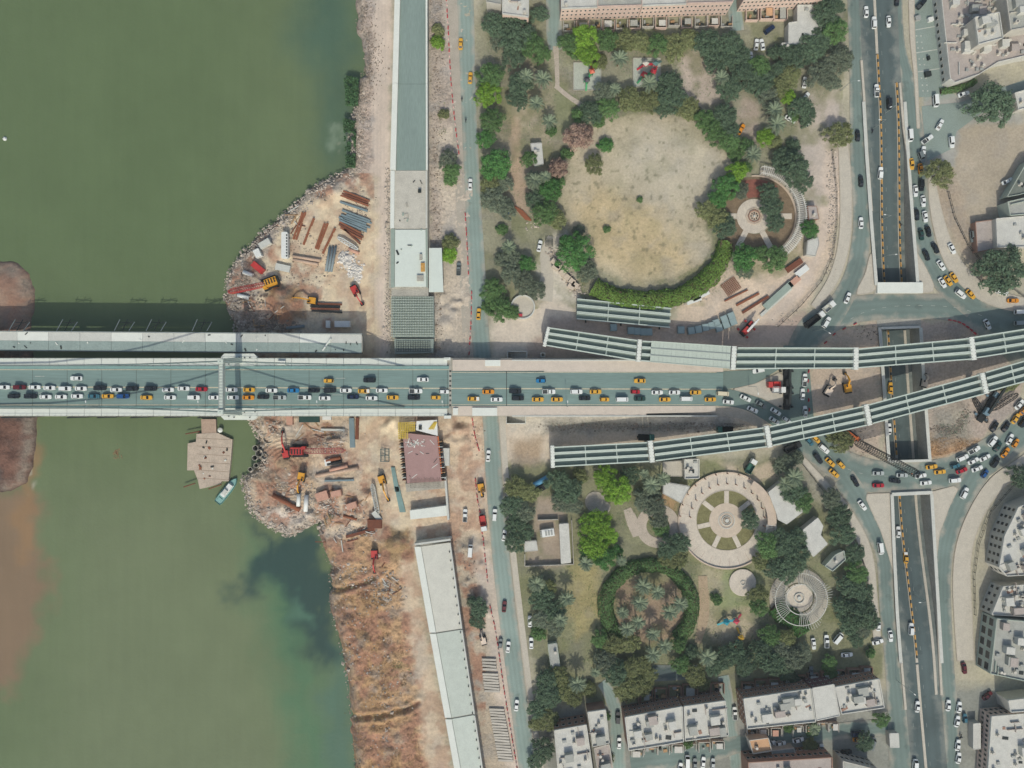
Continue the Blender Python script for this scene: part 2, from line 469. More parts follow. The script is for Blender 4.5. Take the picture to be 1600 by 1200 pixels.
# ---- colour zones (polygon, colour, feather px, roughness of the surface 0..1)
c_ = lambda h: np.array(col(h))
SAND, PALE, DUST = 'c3aa90', 'bcae9c', 'ab9f8f'
ZONES = [
    ([(553, -200), (2600, -200), (2600, 1500), (553, 1500)], 'a69880', 10, .35),                                    # city dust
    ([(545, -50), (592, -50), (590, 120), (586, 280), (575, 300), (540, 280), (535, 200)], 'b09d8d', 8, 1.0),         # stony quay slope
    ([(586, -50), (616, -50), (608, 300), (607, 560), (576, 560), (580, 280)], 'c6ad99', 5, .12),                       # haul road
    ([(666, -50), (700, -50), (716, 240), (728, 400), (738, 560), (668, 560), (670, 250)], 'a8998a', 6, .9),           # verge
    ([(690, -50), (716, -50), (740, 250), (760, 560), (735, 560), (722, 340), (712, 220)], 'b5a898', 8, .25),
    ([(680, 200), (722, 200), (735, 330), (738, 470), (735, 555), (680, 555), (676, 440), (690, 360)], 'b9a48f', 10, .6),
    ([(345, 440), (520, 268), (590, 280), (585, 560), (360, 560)], 'c0a78b', 8, .5),                                     # north site
    ([(480, 290), (530, 285), (590, 330), (590, 560), (540, 560), (500, 420), (455, 400), (460, 340)], 'cbae8d', 10, .25),
    ([(345, 440), (400, 375), (470, 305), (530, 268), (560, 280), (540, 288), (480, 315), (440, 350), (420, 400), (395, 420), (400, 520), (350, 520)], '9d9184', 7, 1.0),
    ([(420, 445), (475, 445), (478, 500), (425, 505)], '8f6a4c', 9, .8),
    ([(425, 470), (460, 470), (460, 503), (420, 503)], '9a6847', 6, .7),
    ([(365, 640), (600, 640), (640, 1500), (540, 1500), (480, 830), (370, 800)], 'bd9f83', 8, .6),                      # south site
    ([(560, 640), (640, 640), (640, 850), (590, 860), (580, 760), (545, 700)], 'c9ad8d', 10, .3),
    ([(420, 705), (480, 700), (490, 760), (440, 775), (395, 750)], '9c7a5e', 12, .8),
    ([(390, 790), (480, 800), (510, 815), (450, 850), (380, 800)], 'bcae9e', 8, 1.0),
    ([(500, 850), (580, 830), (640, 880), (655, 1010), (665, 1080), (690, 1250), (540, 1250), (510, 940)], 'b08c68', 12, .9),   # dry scrub bank
    ([(530, 930), (600, 930), (610, 1040), (640, 1220), (550, 1220), (530, 1020)], 'a8835e', 14, .9),
    ([(622, 840), (650, 840), (668, 1000), (690, 1110), (712, 1230), (668, 1230), (650, 1080), (632, 960)], 'bea185', 9, .3),
    ([(600, 825), (645, 825), (645, 870), (600, 870)], '95724f', 8, .8),
    ([(640, 640), (760, 640), (770, 850), (700, 860), (640, 830)], 'c2a386', 9, .4),
    ([(700, 830), (768, 840), (830, 1250), (750, 1250), (730, 1000)], 'ae9780', 9, .6),
    ([(735, 850), (768, 860), (838, 1240), (800, 1240), (775, 1080)], 'baa592', 7, .3),
    ([(775, 645), (862, 645), (862, 740), (800, 745), (780, 700)], 'c2ab94', 8, .3),
    ([(800, 690), (850, 680), (850, 745), (800, 750)], 'a5866b', 12, .5),
    ([(760, -50), (1330, -50), (1310, 240), (1290, 350), (1230, 430), (1100, 480), (850, 480), (755, 500), (745, 300), (742, 40)], '8d836a', 8, .45),   # north park
    ([(790, 60), (900, 130), (900, 220), (860, 250), (870, 330), (780, 330), (780, 200)], '93826a', 10, .4),
    ([(796, 180), (812, 180), (825, 330), (802, 330)], 'ab8a70', 6, .3),
    ([(808, 150), (850, 150), (870, 200), (850, 225), (815, 220)], 'a8927a', 8, .3),
    ([(865, 120), (905, 160), (890, 215), (860, 215)], '867f5d', 8, .3),
    ([(1060, 80), (1120, 85), (1125, 160), (1070, 165)], 'b39d8c', 6, .3),
    ([(1160, 150), (1190, 165), (1180, 230), (1158, 240), (1150, 190)], 'a08a78', 6, .3),
    ([(1250, 150), (1310, 140), (1320, 250), (1300, 330), (1270, 330), (1235, 230)], 'b6a393', 9, .3),
    ([(876, 310), (880, 250), (900, 215), (940, 190), (985, 180), (1040, 180), (1080, 190), (1112, 210), (1142, 246), (1136, 275), (1115, 310),
      (1100, 340), (1112, 385), (1097, 412), (1060, 432), (1010, 442), (960, 432), (928, 415), (912, 385), (880, 345)], 'b39e82', 7, .4),                # oval lawn
    ([(1000, 195), (1110, 210), (1135, 250), (1090, 330), (1010, 300), (970, 250)], 'b7a58c', 25, .3),
    ([(930, 290), (1030, 330), (1090, 420), (1000, 440), (925, 400), (890, 320)], 'b89b74', 25, .45),
    ([(850, 380), (880, 360), (905, 430), (905, 470), (860, 470), (840, 420)], 'bfb19f', 7, .4),
    ([(770, 480), (860, 465), (900, 480), (900, 500), (858, 515), (850, 560), (770, 560)], 'c5b09b', 8, .25),
    ([(858, 495), (1040, 500), (1140, 490), (1260, 490), (1240, 540), (1000, 560), (800, 565), (850, 520)], 'ad9280', 8, .3),
    ([(1060, 470), (1110, 440), (1150, 405), (1220, 400), (1290, 330), (1310, 260), (1318, 300), (1300, 400), (1260, 480), (1150, 520), (1060, 500)], 'c2a58c', 8, .4),
    ([(1290, 230), (1306, 230), (1306, 340), (1270, 440), (1210, 500), (1190, 500), (1240, 440), (1280, 350)], 'c3aa96', 6, .2),
    ([(1265, 600), (1270, 560), (1300, 525), (1375, 503), (1376, 720), (1330, 705), (1290, 680), (1268, 640)], 'b39882', 5, .5),                          # roundabout
    ([(1375, 500), (1435, 497), (1520, 514), (1560, 545), (1600, 590), (1590, 640), (1500, 706), (1385, 722)], 'ab9483', 5, .6),
    ([(1440, 675), (1500, 672), (1535, 690), (1500, 706), (1450, 718)], 'a07a58', 8, .9),
    ([(1460, 640), (1510, 630), (1520, 690), (1450, 690)], '948878', 16, .7),
    ([(860, 645), (1180, 645), (1240, 700), (1150, 700), (900, 720), (860, 720)], 'b39b85', 6, .45),
    ([(795, 640), (860, 642), (1120, 645), (1150, 655), (900, 672), (800, 672)], 'b9aa98', 7, .5),
    ([(850, 655), (1150, 660), (1190, 672), (850, 676)], '8f8577', 8, .8),
    ([(790, 725), (1250, 715), (1370, 860), (1380, 1060), (1100, 1100), (860, 1100), (820, 1000), (790, 850)], '82795a', 9, .45),                            # south park
    ([(895, 880), (940, 890), (945, 960), (900, 1000), (885, 940)], '9a8458', 10, .4),
    ([(1085, 880), (1130, 890), (1150, 930), (1105, 960), (1090, 1010), (1085, 950)], '9f8c6c', 10, .4),
    ([(1130, 890), (1190, 900), (1180, 960), (1120, 970)], '878258', 10, .35),
    ([(1090, 960), (1170, 950), (1190, 1000), (1120, 1010)], 'a68f72', 8, .4),
    ([(1120, 725), (1210, 725), (1230, 745), (1160, 760)], 'b49a80', 6, .4),
    ([(1035, 745), (1070, 765), (1060, 800), (1030, 790)], 'a57a58', 8, .4),
    ([(840, 775), (885, 775), (885, 885), (820, 885)], '9b8470', 6, .3),
    ([(1210, 690), (1250, 695), (1345, 800), (1375, 890), (1350, 900), (1290, 800)], '948a77', 8, .5),
    ([(960, 905), (1060, 905), (1085, 960), (1060, 1000), (1000, 1010), (960, 980)], '93745c', 10, .5),
    ([(1480, 190), (1700, 190), (1700, 330), (1560, 340), (1530, 400), (1500, 340)], 'a5917b', 8, .35),
    ([(1450, 270), (1490, 260), (1530, 400), (1560, 440), (1530, 440), (1470, 340)], 'a88f78', 8, .5),
    ([(1420, -50), (1470, -50), (1490, 140), (1500, 180), (1440, 160)], '8f9489', 4, .2),
    ([(1440, 160), (1600, 130), (1600, 190), (1500, 200), (1490, 260), (1440, 260)], '98948a', 6, .2),
    ([(850, 1110), (1700, 1060), (1700, 1500), (850, 1500)], '86857a', 10, .3),
    ([(-900, 380), (60, 380), (70, 780), (-900, 900)], '70493a', 4, .8),
    ([(-100, 395), (60, 395), (60, 515), (-100, 515)], '8d6b58', 8, .4),
]
Ccol = np.tile(c_('8d8070'), (*X.shape, 1)).astype(np.float32)
Rg = np.full(X.shape, 0.5, np.float32)
for poly, h, fe, ro in ZONES:
    xs, ys = [p[0] for p in poly], [p[1] for p in poly]
    sel = (wx > min(xs) - fe - 2) & (wx < max(xs) + fe + 2) & (wy > min(ys) - fe - 2) & (wy < max(ys) + fe + 2)
    if not sel.any():
        continue
    ax, ay = wx[sel], wy[sel]
    s = np.where(inside(ax, ay, poly), 1, -1) * poly_dist(ax, ay, poly)
    a = np.clip(0.5 + s / (2 * fe), 0, 1)
    a = a * a * (3 - 2 * a)
    v3 = [int(h[i:i + 2], 16) for i in (0, 2, 4)]
    sh = min(1.0, (max(v3) - min(v3)) / 55) * (1 if ro < .9 else .5)
    hh = tuple(a_ + d * sh for a_, d in zip(v3, (-3, 10, 13)))
    Ccol[sel] = Ccol[sel] * (1 - a[:, None]) + c_(hh)[None] * a[:, None]
    Rg[sel] = Rg[sel] * (1 - a) + ro * a
# patchy grass on park soil and lawn: green-brown patches by noise
NORTH_PARK = next(z[0] for z in ZONES if z[1] == '8d836a')
LAWN = next(z[0] for z in ZONES if z[1] == 'b39e82')
park = (inside(PX, PY, NORTH_PARK) | inside(PX, PY, [(790, 725), (1250, 715), (1370, 860), (1380, 1060), (1100, 1100), (860, 1100), (820, 1000)])) & near
g = np.clip((fbm(X / 9, Y / 9, 41, 4) - 0.5) * 5, 0, 1) * 0.65
inl = inside(PX, PY, LAWN)
g = np.where(inl, np.clip((fbm(X / 14, Y / 14, 47, 5) - 0.52) * 5, 0, 1) * 0.30, g) * park
Ccol = Ccol * (1 - g[..., None]) + c_('6f7350')[None, None] * g[..., None]
spots = np.clip((fbm(X / 1.6, Y / 1.6, 53, 2) - 0.70) * 9, 0, 1) * inl * 0.5
Ccol = Ccol * (1 - spots[..., None]) + c_('5b5f45')[None, None] * spots[..., None]
# grey silt and pale dust in patches
m1 = np.clip((fbm(X / 6, Y / 6, 91, 5) - .50) * 4.5, 0, 1) * np.clip(Rg * 1.2, .15, .7) * np.where(PX < 760, .8, .55) * near
Ccol = Ccol * (1 - m1[..., None]) + (Ccol.mean(-1, keepdims=True) * np.array([.80, .78, .72])) * m1[..., None]
site = ((PX > 300) & (PX < 640) & (PY > 640)) | ((PX < 585) & (PY > 270) & (PY < 560)) | ((PX > 640) & (PX < 760) & (PY > 640))
m3 = np.clip((fbm(X / 4.5, Y / 4.5, 131, 5) - .45) * 6, 0, 1) * site * np.clip(Rg * 1.4, .25, .85)
Ccol = Ccol * (1 - m3[..., None]) + c_('98745f')[None, None] * m3[..., None]
m2 = np.clip((fbm(X / 5, Y / 5, 97, 5) - .54) * 6, 0, 1) * .45 * near
Ccol = Ccol * (1 + .22 * m2[..., None])
# stony shore band, darker and greyer than the sand behind it
sb = np.clip(1 - np.abs(edge - 9) / 16, 0, 1) * np.clip(.3 + (fbm(X / 3, Y / 3, 99, 4) - .4) * 3, 0, 1) * ((PY < 560) | (PY > 640)) * (PX < 620) * .75
Ccol = Ccol * (1 - sb[..., None]) + c_('857e70')[None, None] * sb[..., None]
Rg = np.maximum(Rg, sb * 1.1).astype(np.float32)
Ccol = Ccol * np.where(inl, 1.06, np.where(site, 1.13, 1.12))[..., None]
# wet band at the water's edge
wet = np.clip(1 - (Z - WATER_Z) / 0.7, 0, 1) * (edge > -3)
Ccol = Ccol * (1 - 0.45 * wet[..., None])
# tyre tracks on the haul roads (curving darker and paler bands)
trk = np.clip((np.sin((PX - 595) * 1.1 + (fbm(X / 20, Y / 60, 61, 2) - .5) * 8) - 0.4), 0, 1) * ((PX > 583) & (PX < 606) & (PY < 560)) * 0.10
Ccol = Ccol * (1 - trk[..., None])
# relief
relief = (fbm(X / 2.2, Y / 2.2, 5, 4) - 0.5) * Rg * 0.9 + (fbm(X / 0.9, Y / 0.9, 9, 2) - 0.5) * Rg * 0.35
flat_city = (PX > 740)
# wheel ruts: along the haul roads and in rings round the spit mound
rr_ = np.hypot(PX - 447, PY - 732)
relief = relief + np.sin(rr_ * 1.05 + warp * .25) * .16 * ((rr_ > 14) & (rr_ < 52) & (PX < 500) & (edge > 8))
relief = relief + np.sin(PX * 1.7 + warp * .5) * .10 * (((PX > 583) & (PX < 606) & (PY < 560)) | ((PX > 562) & (PX < 606) & (PY > 650) & (PY < 830)) | ((PX > 700) & (PX < 740) & (PY > 650) & (PY < 900)))
relief = relief * np.where(site, 1.9, 1.0)
relief = np.where(flat_city, relief * 0.16 - 0.06, relief)
Z = Z + relief * (edge > -2) * near
# trench
TPX, TPY = X / S + 800, 600 - Y / S
tr = inside(TPX, TPY, TR_POLY) | ((poly_dist(TPX, TPY, TR_POLY) < 1.9) & (TPY > 174) & (TPY < 1021))
Z = np.where(tr, -8.0, Z)
Z[~near & (PX > 700)] = -0.05
gm = bpy.data.materials.new('terrain')
gm.use_nodes = True
n, l = gm.node_tree.nodes, gm.node_tree.links
b = n['Principled BSDF']; b.inputs['Roughness'].default_value = 0.95; b.inputs['Specular IOR Level'].default_value = 0.1
at = n.new('ShaderNodeVertexColor'); at.layer_name = 'Col'
tc = n.new('ShaderNodeTexCoord')
n1 = n.new('ShaderNodeTexNoise'); n1.inputs['Scale'].default_value = 0.9; n1.inputs['Detail'].default_value = 8; n1.inputs['Roughness'].default_value = 0.72
n2 = n.new('ShaderNodeTexNoise'); n2.inputs['Scale'].default_value = 0.09; n2.inputs['Detail'].default_value = 5
n3 = n.new('ShaderNodeTexVoronoi'); n3.inputs['Scale'].default_value = 1.3
for q in (n1, n2, n3):
    l.new(tc.outputs['Object'], q.inputs['Vector'])
def mrange(src, a, b_, c, d):
    q = n.new('ShaderNodeMapRange')
    q.inputs['From Min'].default_value, q.inputs['From Max'].default_value = a, b_
    q.inputs['To Min'].default_value, q.inputs['To Max'].default_value = c, d
    l.new(src, q.inputs['Value'])
    return q.outputs[0]
def mth(op, a, b_):
    q = n.new('ShaderNodeMath'); q.operation = op
    for i, s in enumerate((a, b_)):
        if isinstance(s, (int, float)):
            q.inputs[i].default_value = s
        else:
            l.new(s, q.inputs[i])
    return q.outputs[0]
f1 = mth('ADD', mrange(n1.outputs[0], .3, .7, -.5, .5), mrange(n3.outputs['Distance'], 0, 1, .25, -.25))
amp = mth('ADD', mth('MULTIPLY', at.outputs['Alpha'], 0.55), 0.10)
f2 = mth('ADD', mth('MULTIPLY', f1, amp), mrange(n2.outputs[0], .3, .7, .9, 1.1))
sc = n.new('ShaderNodeVectorMath'); sc.operation = 'SCALE'
l.new(at.outputs['Color'], sc.inputs[0]); l.new(f2, sc.inputs['Scale']); l.new(sc.outputs[0], b.inputs['Base Color'])
bp = n.new('ShaderNodeBump'); bp.inputs['Distance'].default_value = 0.25
l.new(mth('MULTIPLY', at.outputs['Alpha'], 0.9), bp.inputs['Strength']); l.new(f1, bp.inputs['Height']); l.new(bp.outputs[0], b.inputs['Normal'])

def grid_mesh(name, X, Y, Z, colors, material):
    ny, nx = X.shape
    idx = np.arange(ny * nx).reshape(ny, nx)
    q = np.stack([idx[:-1, :-1], idx[:-1, 1:], idx[1:, 1:], idx[1:, :-1]], -1).reshape(-1, 4)
    me = np_mesh(name, np.stack([X, Y, Z], -1).reshape(-1, 3), q, material)
    at = me.color_attributes.new('Col', 'FLOAT_COLOR', 'POINT')
    at.data.foreach_set('color', colors.reshape(-1, 4).astype(np.float32).ravel())
    return me
me = grid_mesh('ground', X, Y, Z, np.concatenate([Ccol, Rg[..., None]], -1), gm)
struct(link('ground', me))

# ------------------------------------------------------------------ river
wxs = np.unique(np.concatenate([-220 - np.cumsum(np.geomspace(4, 900, 12))[::-1], np.arange(-220, -40, 1.0), [-20, 0, 40]]))
wys = np.unique(np.concatenate([-170 - np.cumsum(np.geomspace(4, 900, 12))[::-1], np.arange(-170, 170, 1.0), 170 + np.cumsum(np.geomspace(4, 900, 12))]))
X, Y = np.meshgrid(wxs, wys)
kk = H / (H - WATER_Z)
PX, PY = 800 + X / S * kk, 600 - Y / S * kk
nx_ = PX + (fbm(X / 9, Y / 9, 71, 4) - .5) * 60
ny_ = PY + (fbm(X / 9, Y / 9, 77, 4) - .5) * 60
wc = np.tile(c_('677654'), (*X.shape, 1))
def wzone(poly, h, fe, amt=1.0):
    global wc
    s = np.where(inside(nx_, ny_, poly), 1, -1) * poly_dist(nx_, ny_, poly)
    a = np.clip(0.5 + s / (2 * fe), 0, 1)
    a = (a * a * (3 - 2 * a) * amt)[..., None]
    wc = wc * (1 - a) + c_(h)[None, None] * a
wzone([(-500, -300), (420, -300), (380, 350), (300, 470), (-500, 470)], '60714e', 130)
wzone([(100, 760), (380, 760), (430, 950), (470, 1300), (80, 1300), (90, 900)], '707b5c', 110, .9)
wzone([(560, -100), (462, -50), (455, 70), (500, 120), (512, 260), (560, 280)], '4a6454', 55, .85)
wzone([(-400, 760), (70, 770), (75, 850), (60, 1000), (20, 1080), (-400, 1200)], '86705a', 18, .9)
wzone([(35, 640), (62, 660), (60, 760), (70, 860), (30, 870), (30, 780)], '8f7454', 14, .8)
wzone([(395, 850), (470, 890), (500, 1100), (545, 1260), (470, 1260), (445, 1060), (400, 930)], '4e7658', 45, .8)
wzone([(405, 815), (440, 845), (490, 826), (512, 870), (520, 960), (528, 1030), (490, 1035), (455, 990), (448, 950), (425, 905), (395, 915), (368, 940), (364, 918), (390, 885), (410, 852)], '354b47', 19, .93)
wzone([(520, 1010), (560, 1080), (560, 1260), (520, 1260), (505, 1080)], '4f7062', 26, .7)
wzone([(455, 930), (490, 960), (480, 985), (450, 960)], '5c8068', 14, .7)
wzone([(530, 190), (540, 195), (540, 245), (530, 245)], '8b9b84', 7, .55)
fo = np.clip((fbm(X / 1.2, Y / 5, 83, 3) - 0.60) * 7, 0, 1) * np.clip(1 - np.hypot((PX - 52) / 16, (PY - 740) / 45), 0, 1)
fo = fo + np.clip((fbm(X / 1.5, Y / 1.5, 85, 3) - 0.6) * 7, 0, 1) * np.clip(1 - np.hypot((PX - 535) / 12, (PY - 215) / 35), 0, 1) * .7
fo = np.clip(fo, 0, .7)[..., None]
wc = wc * (1 - fo) + c_('a8a592')[None, None] * fo
wm = bpy.data.materials.new('river_water')
wm.use_nodes = True
n, l = wm.node_tree.nodes, wm.node_tree.links
b = n['Principled BSDF']; b.inputs['Specular IOR Level'].default_value = .3; b.inputs['Roughness'].default_value = 0.22; b.inputs['IOR'].default_value = 1.33
at = n.new('ShaderNodeVertexColor'); at.layer_name = 'Col'
tc = n.new('ShaderNodeTexCoord')
n1 = n.new('ShaderNodeTexNoise'); n1.inputs['Scale'].default_value = 0.05; n1.inputs['Detail'].default_value = 7; n1.inputs['Roughness'].default_value = .6
n2 = n.new('ShaderNodeTexNoise'); n2.inputs['Scale'].default_value = 0.8; n2.inputs['Detail'].default_value = 4
l.new(tc.outputs['Object'], n1.inputs['Vector']); l.new(tc.outputs['Object'], n2.inputs['Vector'])
sc = n.new('ShaderNodeVectorMath'); sc.operation = 'SCALE'
l.new(at.outputs['Color'], sc.inputs[0]); mp = n.new('ShaderNodeMapping'); mp.inputs['Scale'].default_value = (.35, .03, 1); mp.inputs['Rotation'].default_value = (0, 0, .25)
n3 = n.new('ShaderNodeTexNoise'); n3.inputs['Scale'].default_value = 1.0; n3.inputs['Detail'].default_value = 6
l.new(tc.outputs['Object'], mp.inputs[0]); l.new(mp.outputs[0], n3.inputs['Vector'])
l.new(mth('MULTIPLY', mrange(n1.outputs[0], .3, .7, .94, 1.06), mrange(n3.outputs[0], .3, .7, .975, 1.03)), sc.inputs['Scale']); l.new(sc.outputs[0], b.inputs['Base Color'])
bp = n.new('ShaderNodeBump'); bp.inputs['Strength'].default_value = 0.22; bp.inputs['Distance'].default_value = 0.3
l.new(n2.outputs[0], bp.inputs['Height']); l.new(bp.outputs[0], b.inputs['Normal'])
me = grid_mesh('water', X, Y, np.full(X.shape, WATER_Z), np.concatenate([wc, np.ones((*X.shape, 1))], -1), wm)
struct(link('water', me))
# ------------------------------------------------------------------ roads, pavements, underpass
M_asph = mat('asphalt', '70827a', .9, .13, .12, .15, fine=22)
M_asph_dusty = mat('asphalt_dusty', '89978d', .92, .13, .10, .15, fine=24)
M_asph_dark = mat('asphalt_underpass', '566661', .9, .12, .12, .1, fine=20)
M_asph_deck = mat('asphalt_bridge', '788e87', .88, .11, .25, .05, fine=10, streak=(.06, 1, 1))
M_pave = mat('pavement', 'aea797', .9, .13, .25, .2, fine=9)
M_pave_pale = mat('pavement_pale', 'bdb7a6', .9, .10, .3, .1, fine=8)
M_kerb = mat('kerb_stone', 'b6ae9c', .9, .12, .5)
M_conc = mat('concrete', 'c4c6bb', .88, .09, .25, .1, fine=9)
M_conc_white = mat('concrete_white', 'd8dcd0', .85, .06, .3, .05, fine=9)
M_conc_dirty = mat('concrete_dirty', 'a9a698', .92, .18, .3, .2, fine=8)
M_line = mat('road_paint', 'b9bdb0', .8, .25, .8)
M_line_y = mat('road_paint_cream', 'c5bda0', .8, .22, .5)
M_pyel = mat('barrier_yellow', 'c2954f', .8, .25, 1.2)
M_pblk = mat('barrier_black', '3d423f', .8, .2, 1.2)
M_dark = mat('dark_steel', '2e3432', .6, .15, 1)
M_steel = mat('galvanised_steel', '9aa29c', .5, .1, 1, metal=.3)
M_path = mat('park_path', 'b8ad9c', .92, .14, .35, .15, fine=8)
M_slab = mat('worn_slab', 'c9c0ae', .9, .12, .3, .1, fine=8)

def sheet(name, pts_px, z, m, step=None):
    mb = MB()
    mb.poly([W(x, y, z) for x, y in pts_px])
    return struct(mb.build(name, m))
def worn(name, L, Rr, m, k=8):
    """Ribbon whose 'Edge' attribute (0 mid, 1 rim) lets dust gather along its rims and tyres polish its lanes."""
    n_ = len(L)
    A, B = np.array(L), np.array(Rr)
    f = np.linspace(0, 1, k + 1)
    V = A[:, None, :] * (1 - f)[None, :, None] + B[:, None, :] * f[None, :, None]
    idx = np.arange(n_ * (k + 1)).reshape(n_, k + 1)
    Q = np.stack([idx[:-1, :-1], idx[:-1, 1:], idx[1:, 1:], idx[1:, :-1]], -1).reshape(-1, 4)
    p, q = V.reshape(-1, 3)[Q[:, 1]] - V.reshape(-1, 3)[Q[:, 0]], V.reshape(-1, 3)[Q[:, 2]] - V.reshape(-1, 3)[Q[:, 0]]
    fl = (p[:, 0] * q[:, 1] - p[:, 1] * q[:, 0]) < 0
    Q[fl] = Q[fl][:, ::-1]
    me = np_mesh(name, V.reshape(-1, 3), Q, m)
    at = me.attributes.new('Edge', 'FLOAT', 'POINT')
    at.data.foreach_set('value', np.tile(np.abs(f * 2 - 1), n_).astype(np.float32))
    return struct(link(name, me))
def worn_mat(name, hexc, dust='a9a292', amt=.75):
    m = bpy.data.materials.new(name)
    m.use_nodes = True
    n, l = m.node_tree.nodes, m.node_tree.links
    b = n['Principled BSDF']; b.inputs['Roughness'].default_value = .9; b.inputs['Specular IOR Level'].default_value = .2
    at = n.new('ShaderNodeAttribute'); at.attribute_name = 'Edge'
    tc = n.new('ShaderNodeTexCoord')
    def noise(s, d):
        q = n.new('ShaderNodeTexNoise'); q.inputs['Scale'].default_value = s; q.inputs['Detail'].default_value = d
        l.new(tc.outputs['Object'], q.inputs['Vector']); return q.outputs[0]
    def mth(op, a, b_):
        q = n.new('ShaderNodeMath'); q.operation = op
        for i, s in enumerate((a, b_)):
            if isinstance(s, (int, float)): q.inputs[i].default_value = s
            else: l.new(s, q.inputs[i])
        return q.outputs[0]
    def mr(s, a, b_, c, d):
        q = n.new('ShaderNodeMapRange')
        for k_, v_ in zip(('From Min', 'From Max', 'To Min', 'To Max'), (a, b_, c, d)): q.inputs[k_].default_value = v_
        l.new(s, q.inputs['Value']); return q.outputs[0]
    e = mth('ADD', at.outputs['Fac'], mr(noise(.25, 6), .3, .7, -.35, .35))
    f = mth('MULTIPLY', mr(e, .55, 1.08, 0, 1), amt)
    mx = n.new('ShaderNodeMix'); mx.data_type = 'RGBA'
    l.new(f, mx.inputs['Factor'])
    mx.inputs['A'].default_value = (*col(hexc), 1); mx.inputs['B'].default_value = (*col(dust), 1)
    trk = n.new('ShaderNodeMath'); trk.operation = 'PINGPONG'; trk.inputs[1].default_value = .25; l.new(at.outputs['Fac'], trk.inputs[0])
    wear = mth('MULTIPLY', mth('MULTIPLY', mr(trk.outputs[0], 0, .25, .93, 1.05), mr(noise(.07, 5), .3, .7, .86, 1.14)), mr(noise(2.5, 4), .3, .7, .93, 1.07))
    patch = mr(noise(.16, 2), .66, .69, 1.0, .84)
    sc = n.new('ShaderNodeVectorMath'); sc.operation = 'SCALE'
    l.new(mx.outputs['Result'], sc.inputs[0]); l.new(mth('MULTIPLY', wear, patch), sc.inputs['Scale'])
    l.new(sc.outputs[0], b.inputs['Base Color'])
    return m
M_asph_w = worn_mat('asphalt_worn', '72827a')
M_asph_dusty_w = worn_mat('asphalt_dusty_worn', '8a9b91')
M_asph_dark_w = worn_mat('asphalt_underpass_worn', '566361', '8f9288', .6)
def road(name, center, z, m, step=10):
    c = spline(center, step)
    L, Rr = ribbon_px(c)
    return worn(name, [W(*p, z) for p in L], [W(*p, z) for p in Rr], m), c
def kerb(parent_name, pts_px, z=0.0, w=0.35, h=0.16, m=None, closed=False):
    mb = MB()
    P_ = [W(x, y, z) for x, y in pts_px]
    if closed:
        P_.append(P_[0])
    for a, b in zip(P_, P_[1:]):
        mb.beam((a[0], a[1], z + h / 2 - .02), (b[0], b[1], z + h / 2 - .02), w, h)
    return struct(mb.build(parent_name, m or M_kerb))

# riverside street
STREET = [(718, -140, 26), (727, 0, 26), (731, 127, 24), (736, 250, 24), (744, 400, 26), (752, 540, 28), (766, 650, 25), (772, 750, 26),
          (780, 840, 27), (786, 900, 28), (798, 1000, 28), (811, 1100, 27), (825, 1200, 28), (846, 1340, 28)]
_, cst = road('riverside_street', STREET, .025, M_asph_dusty_w)
_, c2 = road('street_dusty_margin', [(x - w * .5 - 7, y, 15) for x, y, w in STREET[:6]], .012, M_pave)
_, c2 = road('street_pavement', [(x + w * .5 + 6, y, 9) for x, y, w in STREET[6:]], .10, M_pave_pale)
kerb('kerb', [(x - 4.7, y) for x, y, w in c2[::3]], .0)

# roundabout ring
RING = [((1262, 600), (1222, 605)), ((1264, 570), (1226, 560)), ((1275, 545), (1238, 522)), ((1300, 522), (1258, 494)), ((1335, 506), (1300, 470)),
        ((1372, 500), (1362, 460)), ((1440, 498), (1440, 459)), ((1480, 501), (1500, 462)), ((1515, 512), (1548, 470)), ((1550, 540), (1605, 480)),
        ((1590, 580), (1660, 520)), ((1604, 610), (1675, 610)), ((1590, 640), (1642, 672)), ((1550, 677), (1588, 712)), ((1500, 706), (1530, 752)),
        ((1450, 720), (1460, 764)), ((1388, 722), (1390, 768)), ((1330, 706), (1342, 766)), ((1290, 678), (1288, 738)), ((1268, 645), (1234, 684))]
ci = spline([a for a, b in RING], 9, True)
co = spline([b for a, b in RING], 9, True)
# resample both to the same count
def resample(pts, n_, closed=True):
    P_ = np.array(pts + ([pts[0]] if closed else []))
    d = np.concatenate([[0], np.cumsum(np.hypot(*np.diff(P_, axis=0).T))])
    q = np.linspace(0, d[-1], n_)
    return list(zip(np.interp(q, d, P_[:, 0]), np.interp(q, d, P_[:, 1])))
cin, con = resample(ci, 161), resample(co, 161)
mb = MB()
worn('roundabout_road', [W(*p, .020) for p in con], [W(*p, .020) for p in cin], M_asph_w)

# service roads
SERV = {
 'service_road_north_west': [(1333, -120, 22), (1336, 0, 24), (1338, 95, 22), (1342, 240, 27), (1347, 340, 28), (1342, 400, 30), (1330, 440, 30), (1312, 475, 34), (1290, 505, 40)],
 'service_road_north_east': [(1404, -60, 10), (1406, 60, 14), (1419, 130, 21), (1432, 240, 31), (1439, 340, 30), (1452, 400, 34), (1478, 440, 40), (1525, 478, 46)],
 'service_road_south_west': [(1318, 745, 36), (1345, 785, 34), (1366, 830, 28), (1381, 870, 24), (1386, 950, 23), (1394, 1030, 24), (1401, 1100, 30), (1410, 1200, 40), (1420, 1330, 40)],
 'service_road_south_east': [(1528, 735, 40), (1500, 785, 34), (1481, 840, 28), (1474, 900, 24), (1475, 960, 24), (1479, 1040, 24), (1484, 1100, 24), (1490, 1200, 22), (1500, 1330, 22)],
}
zz = .026
for k, v in SERV.items():
    road(k, v, zz, M_asph_w)
    zz += .004
